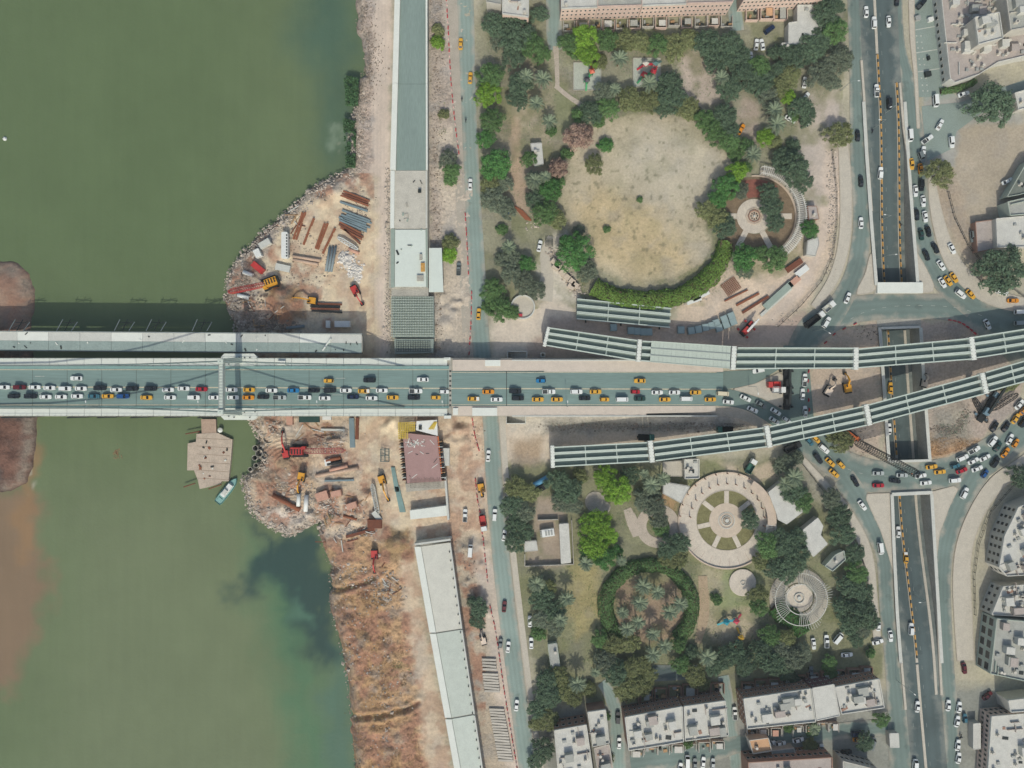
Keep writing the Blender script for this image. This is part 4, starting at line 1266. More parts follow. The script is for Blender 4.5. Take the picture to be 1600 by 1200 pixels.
for k in range(npan):
    t0, t1 = .10 + .9 * k / npan, .10 + .9 * (k + 1) / npan - .0015
    q = []
    for t, f in ((t0, 0), (t1, 0), (t1, 1), (t0, 1)):
        a = Vector(W(1004, 532, ZF)).lerp(Vector(W(1142, 541, ZF)), t)
        b = Vector(W(1001.5, 564.5, ZF)).lerp(Vector(W(1140.5, 576, ZF)), t)
        q.append((a.lerp(b, f) - o))
    mb = MB()
    mb.prism([(p.x, p.y) for p in q], ZF + .03, ZF + .09 + .004 * (k % 2))
    mb.build('deck_panel', M_decking, fn)
for f in (.005, .335, .665, .985):
    a = Vector(W(1004, 532, ZF)).lerp(Vector(W(1001.5, 564.5, ZF)), f) - o
    b = Vector(W(1142, 541, ZF)).lerp(Vector(W(1140.5, 576, ZF)), f) - o
    MB().beam(a.lerp(b, .1) + Vector((0, 0, .16)), b + Vector((0, 0, .16)), .35 if f not in (.005, .985) else .2, .18).build('stud_row', M_steel if .1 < f < .9 else M_gird_top, fn)
fs = thing('steel_flyover', 'southern steel flyover of open box girders sweeping past the circular pergola', 'flyover', W(1000, 705, 0))
girder_span(fs, (866, 698), (867, 730), (1011, 690.5), (1014.5, 722), 7.6, ZF)
girder_span(fs, (1021, 690), (1024.5, 721), (1193, 667.5), (1198.5, 699), ZF, ZF)
girder_span(fs, (1203, 666), (1208, 697), (1349, 634), (1354.5, 665.5), ZF, ZF)
girder_span(fs, (1358, 631.5), (1364, 662.5), (1530, 585), (1538, 616.5), ZF, ZF)
girder_span(fs, (1540, 581), (1546, 612), (1660, 546), (1668, 579), ZF, ZF)
pier(fs, (863, 696.5), (864, 731), 7.6, 6)
pier(fs, (1016, 689), (1019.5, 722.5), ZF)
pier(fs, (1198, 665.5), (1203.5, 699), ZF)
pier(fs, (1353.5, 632), (1359.5, 664.5), ZF)
pier(fs, (1535, 583), (1542, 615), ZF)
sg = thing('stacked_girders', 'set of green-grey box girders lying on the ground below the curved hedge', 'girders', W(975, 490, 0))
girder_span(sg, (902, 466), (901, 499), (1049, 481), (1047, 512.5), 2.6, 2.6)
for x in (915, 970, 1030):
    a, b = Vector(W(x, 464 + (x - 900) * .1, 0)) - Vector(sg.location), Vector(W(x, 503 + (x - 900) * .09, 0)) - Vector(sg.location)
    MB().beam((a.x, a.y, .3), (b.x, b.y, .3), .5, .6).build('support_timber', M_dark, sg)

# ------------------------------------------------------------------ riverside viaduct, northern part
RZ = 4.6
vn = thing('viaduct_ramp', 'unfinished riverside viaduct with grey asphalt at its far end and fresh concrete nearer the bridge', 'viaduct')
vo = Vector((0, 0, 0))
def vprism(par, name, pts, z0, z1, m):
    mb = MB()
    mb.prism([W2(x, y, RZ) for x, y in pts], z0, z1)
    return mb.build(name, m, par)
M_asph_green = mat('asphalt_new_green', '82938a', .9, .10, .2, .1, fine=14, streak=(1, .12, 1))
vL, vR = (lambda y: 617 - y * .026), (lambda y: 668 + y * .002)
vprism(vn, 'deck_box', [(vL(-100), -100), (vR(-100), -100), (vR(450), 450), (vL(450) + 2, 450)], -.3, RZ - .25, M_conc_dirty)
for y0, y1 in ((-100, 131), (131.4, 266)):
    vprism(vn, 'asphalt_deck', [(vL(y0) + 9, y0), (vR(y0) - 3, y0), (vR(y1) - 3, y1), (vL(y1) + 9, y1)], RZ - .3, RZ, M_asph_green)
    vprism(vn, 'parapet', [(vL(y0), y0), (vL(y0) + 8.6, y0), (vL(y1) + 8.6, y1), (vL(y1), y1)], RZ - .5, RZ + .8, M_conc_white)
    vprism(vn, 'parapet', [(vR(y0) - 2.6, y0), (vR(y0), y0), (vR(y1), y1), (vR(y1) - 2.6, y1)], RZ - .5, RZ + .8, M_conc_white)
vprism(vn, 'concrete_deck', [(618, 266.6), (665, 266.6), (665, 357), (612, 357), (612, 300)], RZ - .35, RZ, mat('concrete_bare', 'bdbaab', .9, .13, .35, .15, fine=8))
vprism(vn, 'parapet', [(610.5, 267), (617, 267), (616, 357), (610, 357)], RZ - .5, RZ + .5, M_conc_white)
vprism(vn, 'parapet', [(665.3, 267), (667.6, 267), (667.6, 357), (665.3, 357)], RZ - .5, RZ + .5, M_conc)
vprism(vn, 'fresh_slab', [(617.5, 359), (665, 359), (666, 448), (617, 448)], RZ - .5, RZ + .12, mat('concrete_fresh', 'cdd6ca', .8, .04, .3, .03))
vprism(vn, 'formwork_edge', [(611, 358), (617, 358), (616.5, 449), (611, 449)], RZ - .6, RZ + .25, M_gird)
vprism(vn, 'formwork_edge', [(665.4, 358), (668, 358), (668.4, 449), (666.4, 449)], RZ - .6, RZ + .35, M_gird)
vprism(vn, 'side_slab', [(670, 387), (690, 387), (692.5, 456), (670, 456)], RZ - 1.2, RZ - .5, mat('concrete_fresh', 'cdd6ca'))
vprism(vn, 'slab_shutter', [(611, 449.5), (669, 449.5), (669, 462), (611, 462)], RZ - 1.4, RZ - .9, M_conc_dirty)
q = random.Random(12)
for k in range(16):
    x, y = q.uniform(620, 662), q.uniform(275, 440)
    p = W(x, y, RZ)
    MB().box((p[0], p[1], RZ + (.13 if y > 357 else .01)), (q.uniform(.3, 2.0), q.uniform(.2, .7), .25), q.uniform(0, 3)).build('timber_scrap', (M_dark, M_conc_dirty, M_gird)[k % 3], vn)
for (x, y, w, h, hexm) in ((661, 418, 6, 13, 'barrier_yellow'), (657, 435, 10, 9, 'concrete_dirty'), (658, 402, 4, 9, 'concrete_dirty'), (656, 299, 5, 5, 'dark_steel')):
    p = W(x, y, RZ)
    MB().box((p[0], p[1], RZ + .12), (w * .25, h * .25, .8)).build('site_box', MATS[hexm], vn)
# rebar mats
def rebar_mat(par, name, x0, x1, y0, y1, z, nx, ny, m, stub=.9, r=.09):
    mb = MB()
    for i in range(nx + 1):
        x = x0 + (x1 - x0) * i / nx
        a, b = W(x, y0, z), W(x, y1, z)
        mb.beam(a, b, r * 1.6, r * 1.6)
    for j in range(ny + 1):
        y = y0 + (y1 - y0) * j / ny
        a, b = W(x0, y, z + r * 1.7), W(x1, y, z + r * 1.7)
        mb.beam(a, b, r * 1.6, r * 1.6)
    for i in range(0, nx + 1):
        for j in range(0, ny + 1):
            x, y = x0 + (x1 - x0) * i / nx, y0 + (y1 - y0) * j / ny
            p = W(x, y, z)
            mb.box((p[0], p[1], z - .2), (r * 2, r * 2, stub))
    return mb.build(name, m, par)
M_rebar = mat('rebar_grey_green', 'b9c4b8', .7, .15, 1)
M_rebar_dark = mat('formwork_floor', '8b978b', .9, .15, .6)
rm = thing('rebar_cage', 'dense grey-green rebar mat at the end of the fresh viaduct slab', 'rebar')
vprism(rm, 'formwork_floor', [(611, 463), (677, 463), (678, 527), (612, 527)], 1.4, 2.2, M_rebar_dark)
rebar_mat(rm, 'bar_mat', 612, 677, 464, 525, 3.2, 17, 15, M_rebar, 1.0, .12)
cp = thing('pier_base', 'dark reinforced concrete cap block with starter bars beside the bridge', 'concrete cap')
vprism(cp, 'block', [(615, 529), (677, 529), (676, 551), (616, 553)], -.3, 3.0, mat('concrete_wet', '8f9b90', .9, .15, .5))
rebar_mat(cp, 'starter_bars', 619, 672, 533, 549, 3.2, 14, 5, M_dark, .9, .06)

# ------------------------------------------------------------------ riverside viaduct, southern part
vs_ = thing('viaduct_ramp', 'long pale concrete viaduct deck with three joints south of the bridge', 'viaduct')
vsl = lambda y: 647.5 + (y - 853) * .1755 + max(0, y - 990) * .006
vsr = lambda y: 704 + (y - 847) * .137 + max(0, y - 980) * .010
segs = [(850, 984, 'c9c9bb'), (986, 1117, 'bcc4b7'), (1119.5, 1330, 'c2cabd')]
vprism(vs_, 'deck_box', [(vsl(852) + 2, 852), (vsr(848) - 1, 848), (vsr(1330) - 1, 1330), (vsl(1330) + 2, 1330)], -1.8, RZ - .3, M_conc_dirty)
for i, (y0, y1, h) in enumerate(segs):
    m = mat('concrete_deck_' + h, h, .88, .08, .25, .08, fine=10)
    tl = 4 if i == 0 else 4
    vprism(vs_, 'deck_slab', [(vsl(y0 + 4) + 10.5, y0 + 4), (vsr(y0 - 2) - 2.4, y0 - 2), (vsr(y1 - 2) - 2.4, y1 - 2), (vsl(y1 + 4) + 10.5, y1 + 4)], RZ - .4, RZ + .005 * i, m)
    vprism(vs_, 'walkway', [(vsl(y0 + 4), y0 + 4), (vsl(y0 + 4) + 10, y0 + 4), (vsl(y1 + 4) + 10, y1 + 4), (vsl(y1 + 4), y1 + 4)], RZ - .4, RZ + .3, M_conc_white)
    vprism(vs_, 'kerb_beam', [(vsr(y0 - 2) - 2.2, y0 - 2), (vsr(y0 - 2), y0 - 2), (vsr(y1 - 2), y1 - 2), (vsr(y1 - 2) - 2.2, y1 - 2)], RZ - .6, RZ + .45, M_conc)
vprism(vs_, 'end_wall', [(648, 848.5), (704, 841), (704.5, 844), (648.5, 851.5)], -.6, RZ + .9, M_conc)
pm = MB().box((0, 0, 0), (.4, .4, .5)).mesh('bolt_pocket', M_dark)
for k in range(30):
    y = 862 + k * 14
    link('bolt_pocket', pm, vs_, (*W2(vsr(y) - 3.6, y, RZ), RZ))
# ------------------------------------------------------------------ vegetation
def leaf_mat(name, hexc, var=.35):
    m = bpy.data.materials.new(name)
    m.use_nodes = True
    nt = m.node_tree
    n, l = nt.nodes, nt.links
    b = n['Principled BSDF']
    b.inputs['Roughness'].default_value = .7
    b.inputs['Specular IOR Level'].default_value = .2
    g = n.new('ShaderNodeNewGeometry')
    oi = n.new('ShaderNodeObjectInfo')
    mr = n.new('ShaderNodeMapRange'); mr.inputs['To Min'].default_value = 1 - var; mr.inputs['To Max'].default_value = 1 + var
    l.new(g.outputs['Random Per Island'], mr.inputs['Value'])
    m2 = n.new('ShaderNodeMapRange'); m2.inputs['To Min'].default_value = .85; m2.inputs['To Max'].default_value = 1.15
    l.new(oi.outputs['Random'], m2.inputs['Value'])
    mu = n.new('ShaderNodeMath'); mu.operation = 'MULTIPLY'
    l.new(mr.outputs[0], mu.inputs[0]); l.new(m2.outputs[0], mu.inputs[1])
    hs = n.new('ShaderNodeHueSaturation')
    hs.inputs['Color'].default_value = (*col(hexc), 1)
    m3 = n.new('ShaderNodeMapRange'); m3.inputs['To Min'].default_value = .485; m3.inputs['To Max'].default_value = .515
    l.new(g.outputs['Random Per Island'], m3.inputs['Value']); l.new(m3.outputs[0], hs.inputs['Hue'])
    l.new(mu.outputs[0], hs.inputs['Value'])
    l.new(hs.outputs[0], b.inputs['Base Color'])
    tr = n.new('ShaderNodeBsdfTranslucent')
    l.new(hs.outputs[0], tr.inputs['Color'])
    mx = n.new('ShaderNodeMixShader'); mx.inputs[0].default_value = .22
    l.new(b.outputs[0], mx.inputs[1]); l.new(tr.outputs[0], mx.inputs[2]); l.new(mx.outputs[0], n['Material Output'].inputs[0])
    return m
LEAF = {'dark': leaf_mat('leaf_dark', '5f745a'), 'grey': leaf_mat('leaf_grey', '75806a'), 'mid': leaf_mat('leaf_mid', '64834f'), 'green': leaf_mat('leaf_green', '578447'),
        'bright': leaf_mat('leaf_bright', '80a63e'), 'olive': leaf_mat('leaf_olive', '82895c'), 'pink': leaf_mat('leaf_pink', 'a08878'), 'hedge': leaf_mat('leaf_hedge', '7a9949'),
        'palm': leaf_mat('leaf_palm', '859377', .2), 'scrub': leaf_mat('leaf_scrub', 'a1845f', .3), 'reed': leaf_mat('leaf_reed', '4f6e48')}
TREEW = {'dark': 'dark green', 'grey': 'grey-green', 'mid': 'mid-green', 'green': 'rich green', 'bright': 'bright yellow-green', 'olive': 'olive', 'pink': 'pinkish-brown flowering'}
M_bark = mat('bark', '5e5142', .95, .2, 2)

def leaves_np(rs, cen, nor, size, aspect=.55):
    """Quads at centres `cen`, facing about `nor`."""
    n_ = len(cen)
    nor = nor + rs.normal(0, .45, (n_, 3))
    nor /= np.linalg.norm(nor, axis=1, keepdims=True) + 1e-9
    ref = rs.normal(0, 1, (n_, 3))
    u = np.cross(nor, ref); u /= np.linalg.norm(u, axis=1, keepdims=True) + 1e-9
    v = np.cross(nor, u)
    sz = size * rs.uniform(.6, 1.35, (n_, 1))
    a, b_ = u * sz, v * sz * aspect
    V = np.stack([cen - a, cen + b_ * .9, cen + a, cen - b_ * .9], 1).reshape(-1, 3)
    return V, np.arange(n_ * 4).reshape(n_, 4)
def crown_mesh(name, seed, style, m):
    """Unit crown: many leafy tufts spread evenly over an uneven dome."""
    rs = np.random.RandomState(seed)
    K, cr, lf, zs, per = {'round': (60, .22, .050, .72, 100), 'feather': (84, .17, .052, .60, 72), 'bush': (34, .30, .075, .75, 110)}[style]
    i = np.arange(K)
    ang = i * 2.39996 + rs.normal(0, .25, K)
    ph = rs.uniform(0, 6.28, 3)
    lobes = 1 + .13 * np.sin(ang * 2 + ph[0]) + .10 * np.sin(ang * 3 + ph[1]) + .08 * np.sin(ang * 5 + ph[2])
    rad = np.sqrt((i + .5) / K) * .88 * lobes + rs.normal(0, .04, K)
    zc = (1 - np.minimum(rad, 1) ** 2) ** .55 * zs * rs.uniform(.62, 1.08, K)
    c = np.stack([rad * np.cos(ang), rad * np.sin(ang), zc], 1)
    d = rs.normal(0, 1, (K, per, 3))
    d[..., 2] = np.abs(d[..., 2]) * .9 - .1
    d /= np.linalg.norm(d, axis=2, keepdims=True)
    rr = cr * rs.uniform(.45, 1.1, (K, per, 1)) * rs.uniform(.6, 1.25, (K, 1, 1))
    P_ = c[:, None, :] + d * rr * np.array([1, 1, .85])
    if style == 'feather':
        out = np.stack([np.cos(ang + rs.normal(0, .8, K)), np.sin(ang + rs.normal(0, .8, K)), np.zeros(K)], 1)[:, None, :]
        P_ = P_ + out * rs.uniform(-.5, .8, (K, per, 1)) * .13
    nor = d + np.array([0, 0, .45])
    V, Q = leaves_np(rs, P_.reshape(-1, 3), nor.reshape(-1, 3), lf)
    return np_mesh(name, V, Q, m)
CROWN = {st: [crown_mesh('crown', 100 + i * 7 + 50 * j, st, LEAF['mid']) for i in range(5)] for j, st in enumerate(('round', 'feather', 'bush'))}
def trunk_mesh(seed):
    q = random.Random(seed)
    mb = MB()
    mb.tube((0, 0, -.1), (.02, .01, .75), .055, 7, r1=.035)
    for k in range(6):
        a = k * 1.05 + q.random()
        z0 = .4 + .3 * q.random()
        mb.tube((.01, .0, z0), (.45 * math.cos(a), .45 * math.sin(a), z0 + .35 + .2 * q.random()), .022, 5, r1=.008)
    return mb.mesh('trunk', M_bark)
TRUNK = [trunk_mesh(i) for i in range(3)]
tree_n = [0]
def tree(px, py, r, c, label, group, style=None, z=None):
    """Crown seen centred on px,py with radius r pixels."""
    i = tree_n[0]
    tree_n[0] += 1
    q = random.Random(900 + i)
    style = style or {'dark': 'feather', 'grey': 'feather', 'olive': 'feather', 'pink': 'bush'}.get(c, 'round')
    rm_ = r * S * 1.04
    small = rm_ < 3.2
    if small:
        style = 'bush'
    hb = 0.12 * rm_ if small else min(3.6, .35 * rm_ + .9) * q.uniform(.85, 1.15)       # crown base height
    zs = .75 if style != 'feather' else .6
    g0 = gz(px, py) if z is None else z
    ztop = g0 + hb + rm_ * zs * .6
    x, y, _ = W(px, py, ztop)
    t = thing('bush' if small and r < 11 else 'tree', label, 'bush' if small and r < 11 else 'tree', (x, y, g0), 0, group)
    me = CROWN[style][q.randrange(5)]
    o = link('crown', me, t, (0, 0, hb), q.uniform(0, 6.28), LEAF[c])
    o.scale = (rm_ * q.uniform(.94, 1.06), rm_ * q.uniform(.94, 1.06), rm_ * q.uniform(.85, 1.1))
    k = link('trunk', TRUNK[i % 3], t, (0, 0, 0), q.uniform(0, 6))
    k.scale = (rm_ * .9, rm_ * .9, (hb + rm_ * .35) / .95)
    return t
def trees(lst, phrase, order, group, key='x', noun=None):
    """lst: (px, py, r, colour)."""
    lst = sorted(lst, key=(lambda c: c[0]) if key == 'x' else (lambda c: c[1]))
    for i, (x, y, r, c) in enumerate(lst):
        nn = 'bush' if r < 11 else 'tree'
        tree(x, y, r, c, '%s %s %s, %s %s' % (TREEW[c], nn, phrase, ordinal(i + 1), order), group)

# palms: crown of separate fronds
def frond_mesh(seed, droop):
    q = random.Random(seed)
    mb = MB()
    pts = []
    for k in range(7):
        t = k / 6
        pts.append(Vector((t * (1 - .18 * droop * t), 0, .28 * math.sin(t * 1.6) - droop * t * t * .55)))
    for a, b in zip(pts, pts[1:]):
        mb.add([a + Vector((0, .012, 0)), a - Vector((0, .012, 0)), b - Vector((0, .008, 0)), b + Vector((0, .008, 0))], [(0, 1, 2, 3)])
    for k in range(1, 19):
        t = k / 19 * .97 + .03
        i = min(5, int(t * 6))
        p = pts[i].lerp(pts[i + 1], t * 6 - i)
        ln = .30 * (1 - t * .5) * (.55 + .45 * min(1, t * 5))
        for s_ in (-1, 1):
            tip = p + Vector((ln * .75, s_ * ln * .8, -.05 - .04 * q.random()))
            mb.add([p - Vector((.030, 0, 0)), p + Vector((.034, 0, 0)), tip], [(0, 1, 2) if s_ > 0 else (1, 0, 2)])
    return mb.mesh('frond', LEAF['palm'])
FROND = [frond_mesh(i, d) for i, d in enumerate((.25, .45, .75, 1.05))]
M_ptrunk = mat('palm_trunk', '6b5b47', .95, .25, 3)
def palm(px, py, r, label, group, h=None):
    i = tree_n[0]
    tree_n[0] += 1
    q = random.Random(500 + i)
    h = h or q.uniform(4.5, 7.0)
    g0 = gz(px, py)
    x, y, _ = W(px, py, g0 + h)
    t = thing('palm_tree', label, 'palm tree', (x, y, g0), 0, group)
    rm_ = r * S * 1.12
    mb = MB()
    for k in range(5):
        mb.tube((0, 0, h * k / 5), (0, 0, h * (k + 1) / 5 + .05), .27, 8, r1=.22)
    mb.build('trunk', M_ptrunk, t)
    n_ = 26
    for k in range(n_):
        lay = k / n_
        f = link('frond', FROND[min(3, int((1 - lay) * 4))], t, (0, 0, h))
        f.rotation_euler = (q.uniform(-.25, .25), -.55 * lay + q.uniform(-.08, .08), k * 2.39996 + q.uniform(-.15, .15))
        sc_ = rm_ * (1.05 - .25 * lay) * q.uniform(.88, 1.06)
        f.scale = (sc_, sc_ * 1.0, sc_)
    return t
def palms(lst, phrase, order, group, key='x'):
    lst = sorted(lst, key=(lambda c: c[0]) if key == 'x' else (lambda c: c[1]))
    for i, (x, y, r) in enumerate(lst):
        palm(x, y, r, 'date palm %s, %s %s' % (phrase, ordinal(i + 1), order), group)

def hedge(name, label, pts, width, height, c, seed=1, dens=16, cat='hedge', leaf=.34, z0=None, closed=False):
    """Clipped hedge along a pixel polyline: leafy skin over a solid core."""
    rs = np.random.RandomState(seed)
    cl = spline(pts, 5, closed)
    P_ = np.array([W(x, y, (z0 if z0 is not None else 0) + height * .8)[:2] for x, y in cl])
    if closed:
        P_ = np.vstack([P_, P_[:1]])
    d = np.concatenate([[0], np.cumsum(np.hypot(*np.diff(P_, axis=0).T))])
    L_ = d[-1]
    wm_ = width * S
    n_ = int(L_ * (wm_ + height) * dens)
    s_ = rs.uniform(0, L_, n_)
    cx, cy = np.interp(s_, d, P_[:, 0]), np.interp(s_, d, P_[:, 1])
    e = .6
    tx, ty = np.interp((s_ + e).clip(0, L_), d, P_[:, 0]) - np.interp((s_ - e).clip(0, L_), d, P_[:, 0]), np.interp((s_ + e).clip(0, L_), d, P_[:, 1]) - np.interp((s_ - e).clip(0, L_), d, P_[:, 1])
    q = np.hypot(tx, ty) + 1e-9
    nx, ny = -ty / q, tx / q
    a = rs.uniform(-.15, np.pi + .15, n_)
    bump = .82 + .5 * (fbm(cx / 1.6 + 50, cy / 1.6 + 50 + a * 1.5, seed, 3) - .4) + .35 * (fbm(cx / 6 + 9, cy / 6 + 9, seed + 3, 2) - .5)
    off, zz = np.cos(a) * wm_ / 2 * bump, np.abs(np.sin(a)) ** .55
    zc = height * zz * bump
    cen = np.stack([cx + nx * off, cy + ny * off, zc], 1)
    nor = np.stack([nx * np.cos(a), ny * np.cos(a), np.sin(a) * 1.0], 1)
    o0 = np.array([P_[:, 0].mean(), P_[:, 1].mean(), z0 or 0])
    cen[:, :2] -= o0[:2]
    V, Q = leaves_np(rs, cen, nor, leaf)
    t = thing(name, label, cat, tuple(o0))
    link('foliage', np_mesh('foliage', V, Q, LEAF[c]), t)
    core = MB()
    for i in range(len(P_) - 1):
        A, B = P_[i] - o0[:2], P_[i + 1] - o0[:2]
        core.beam((A[0], A[1], height * .3), (B[0], B[1], height * .3), wm_ * .55, height * .6)
    core.build('stems', M_bark, t)
    return t

# ---- north park
trees([(775, 38, 22, 'dark'), (803, 26, 20, 'dark'), (806, 58, 25, 'dark'), (786, 62, 18, 'grey'), (803, 88, 20, 'dark'), (832, 72, 21, 'mid'), (848, 84, 14, 'mid'), (843, 22, 14, 'dark')],
      'in the dense north-western corner of the park', 'from the west', 'trees in the park corner')
trees([(766, 118, 21, 'mid'), (762, 146, 21, 'bright'), (768, 188, 20, 'mid'), (759, 217, 15, 'green'), (775, 256, 25, 'green'), (766, 288, 17, 'olive'), (772, 312, 20, 'grey'), (790, 326, 16, 'grey'), (787, 287, 14, 'grey'), (784, 358, 9, 'mid')],
      'lining the riverside street beside the northern park', 'from the top', 'trees along the riverside street', 'y')
trees([(813, 132, 20, 'dark'), (808, 155, 16, 'dark'), (826, 248, 13, 'mid'), (835, 282, 16, 'grey'), (859, 296, 18, 'green'), (838, 312, 16, 'dark'), (852, 332, 19, 'mid'), (868, 342, 16, 'olive'), (873, 285, 11, 'mid'), (885, 240, 10, 'mid'), (862, 205, 8, 'mid')],
      'on the western lawn of the northern park', 'from the west', 'trees on the western lawn')
trees([(901, 213, 20, 'pink'), (872, 263, 15, 'pink'), (918, 206, 9, 'pink'), (946, 226, 12, 'green'), (928, 256, 15, 'olive')], 'at the western rim of the dry oval lawn', 'from the west', 'trees on the lawn rim')
trees([(889, 67, 17, 'mid'), (914, 56, 20, 'bright'), (921, 86, 18, 'bright'), (906, 76, 14, 'bright'), (950, 62, 18, 'mid'), (938, 96, 12, 'olive'), (976, 64, 18, 'olive'), (1000, 66, 17, 'olive'), (1028, 70, 17, 'mid'), (1052, 74, 20, 'olive'), (1076, 62, 18, 'olive'), (896, 82, 10, 'mid')],
      'in the row below the northern terraces', 'from the west', 'trees below the terraces')
trees([(945, 143, 17, 'grey'), (924, 175, 18, 'dark'), (905, 180, 12, 'mid'), (950, 167, 18, 'mid'), (985, 156, 20, 'olive'), (1015, 156, 18, 'olive'), (1045, 132, 21, 'dark'), (1052, 154, 22, 'dark'), (1034, 168, 14, 'dark'), (1072, 168, 18, 'olive'), (1085, 176, 12, 'olive'), (935, 188, 10, 'mid')],
      'in the belt above the oval lawn', 'from the west', 'trees above the oval lawn')
trees([(1100, 186, 17, 'mid'), (1113, 202, 17, 'mid'), (1125, 214, 16, 'mid'), (1142, 222, 14, 'mid'), (1132, 182, 20, 'dark'), (1142, 205, 16, 'dark'), (1148, 240, 12, 'mid')], 'hugging the north-eastern rim of the oval lawn', 'from the top', 'trees on the lawn rim', 'y')
trees([(1106, 68, 23, 'dark'), (1120, 92, 22, 'dark'), (1140, 70, 21, 'dark'), (1155, 92, 22, 'dark'), (1165, 118, 22, 'dark'), (1140, 138, 19, 'dark'), (1184, 104, 20, 'mid'), (1190, 128, 20, 'dark'), (1200, 150, 18, 'grey'), (1217, 137, 17, 'olive'), (1235, 118, 18, 'olive'),
       (1232, 84, 16, 'dark'), (1230, 150, 13, 'bright'), (1218, 108, 14, 'dark'), (1212, 82, 12, 'dark')], 'in the thick grove north-east of the oval lawn', 'from the west', 'trees in the grove')
trees([(1247, 88, 20, 'dark'), (1268, 75, 22, 'dark'), (1290, 22, 22, 'dark'), (1305, 48, 20, 'mid'), (1284, 60, 20, 'dark'), (1313, 92, 22, 'grey'), (1286, 116, 22, 'grey'), (1300, 128, 14, 'grey'), (1252, 168, 17, 'dark'), (1264, 178, 13, 'dark'), (1240, 182, 8, 'mid'), (1258, 190, 9, 'dark'), (1305, 8, 14, 'dark')],
      'along the service road at the park corner', 'from the west', 'trees by the service road')
trees([(1312, 210, 21, 'olive')], 'standing alone on the pavement', 'from the top', 'trees by the service road')
trees([(1196, 214, 14, 'bright'), (1210, 222, 12, 'olive'), (1168, 228, 13, 'mid'), (1240, 228, 11, 'dark'), (1242, 262, 24, 'dark'), (1224, 250, 18, 'dark'), (1256, 284, 15, 'dark'), (1266, 358, 15, 'green'), (1232, 240, 12, 'dark')], 'behind the northern round pergola', 'from the west', 'trees behind the pergola')
trees([(1152, 268, 16, 'bright'), (1136, 290, 19, 'green'), (1122, 312, 16, 'green'), (1156, 298, 14, 'grey'), (1108, 328, 18, 'olive'), (1122, 342, 18, 'olive'), (1134, 354, 18, 'dark'), (1165, 262, 10, 'mid')], 'between the oval lawn and the octagon fountain', 'from the top', 'trees by the fountain', 'y')
trees([(1202, 302, 16, 'dark'), (1206, 324, 17, 'dark'), (1212, 348, 14, 'dark')], 'inside the ring of the northern pergola', 'from the top', 'trees inside the pergola', 'y')
trees([(1164, 402, 20, 'green'), (1212, 404, 21, 'mid'), (1164, 422, 13, 'grey'), (1190, 396, 14, 'mid')], 'south of the octagon fountain', 'from the west', 'trees south of the fountain')
trees([(897, 392, 28, 'green')], 'forming a big round dome at the lawn corner', 'and only one', 'trees on the lawn rim')
trees([(918, 424, 16, 'grey'), (885, 378, 12, 'mid'), (905, 360, 9, 'grey'), (1000, 312, 5, 'mid'), (948, 358, 6, 'mid')], 'on the lower edge of the oval lawn', 'from the west', 'trees on the lawn rim')
trees([(798, 404, 15, 'grey'), (822, 412, 14, 'green'), (798, 425, 17, 'grey'), (818, 440, 18, 'grey'), (838, 452, 15, 'grey'), (770, 452, 18, 'mid'), (782, 482, 19, 'mid'), (764, 478, 12, 'mid'), (800, 488, 11, 'mid'), (785, 405, 12, 'grey')], 'around the small round terrace beside the street', 'from the west', 'trees by the round terrace')
palms([(848, 124, 15), (822, 119, 13), (838, 162, 13), (858, 190, 13), (837, 282, 13), (852, 276, 10), (795, 386, 12)], 'in the western part of the northern park', 'from the west', 'palms in the northern park')
palms([(968, 92, 15), (1014, 130, 14), (960, 140, 11), (1127, 122, 13), (1210, 172, 14), (1213, 194, 16), (1176, 242, 15)], 'in the upper part of the northern park', 'from the west', 'palms in the northern park')
hedge('hedge', 'tall clipped green hedge curving round the bottom of the oval lawn', [(928, 446), (955, 460), (1000, 468), (1042, 466), (1080, 454), (1110, 432), (1130, 402), (1136, 376)], 31, 3.6, 'hedge', 5)
hedge('hedge', 'low green hedge beside the north-eastern shop corner', [(1471, 142), (1490, 139), (1512, 133), (1527, 125)], 10, 1.6, 'mid', 6)
# ---- verge trees
trees([(684, 46, 10, 'olive'), (684, 66, 11, 'bright'), (694, 178, 8, 'olive'), (700, 250, 15, 'grey'), (706, 268, 15, 'mid'), (702, 282, 9, 'mid'), (703, 378, 12, 'olive'), (702, 398, 12, 'bright'), (748, 950, 15, 'dark'), (745, 970, 13, 'dark'), (737, 940, 8, 'grey')],
      'on the stony verge between viaduct and street', 'from the top', 'trees on the verge', 'y')
# ---- south park
trees([(806, 762, 19, 'olive'), (826, 770, 16, 'olive'), (800, 790, 18, 'dark'), (818, 800, 17, 'grey'), (806, 818, 17, 'dark'), (822, 832, 14, 'dark'), (804, 846, 16, 'dark')], 'on the street side of the southern park', 'from the top', 'trees in the southern park', 'y')
trees([(872, 752, 18, 'dark'), (888, 768, 20, 'dark'), (876, 784, 16, 'grey'), (896, 790, 14, 'grey'), (907, 745, 12, 'olive'), (945, 746, 19, 'bright'), (968, 764, 22, 'bright'), (955, 772, 14, 'bright'), (985, 742, 14, 'dark')], 'below the southern flyover', 'from the west', 'trees below the flyover')
trees([(932, 818, 22, 'bright'), (928, 848, 24, 'bright'), (950, 836, 15, 'bright'), (944, 872, 19, 'green'), (962, 862, 13, 'green'), (922, 866, 14, 'green')], 'in the clump west of the small ring path', 'from the top', 'trees in the clump', 'y')
trees([(1006, 782, 17, 'grey'), (1022, 792, 18, 'grey'), (1030, 812, 14, 'grey'), (1034, 828, 12, 'mid'), (1045, 856, 18, 'dark'), (1064, 848, 15, 'dark'), (1060, 872, 16, 'olive'), (1040, 876, 12, 'olive'), (1022, 770, 12, 'grey')], 'around the small ring path', 'from the top', 'trees around the ring path', 'y')
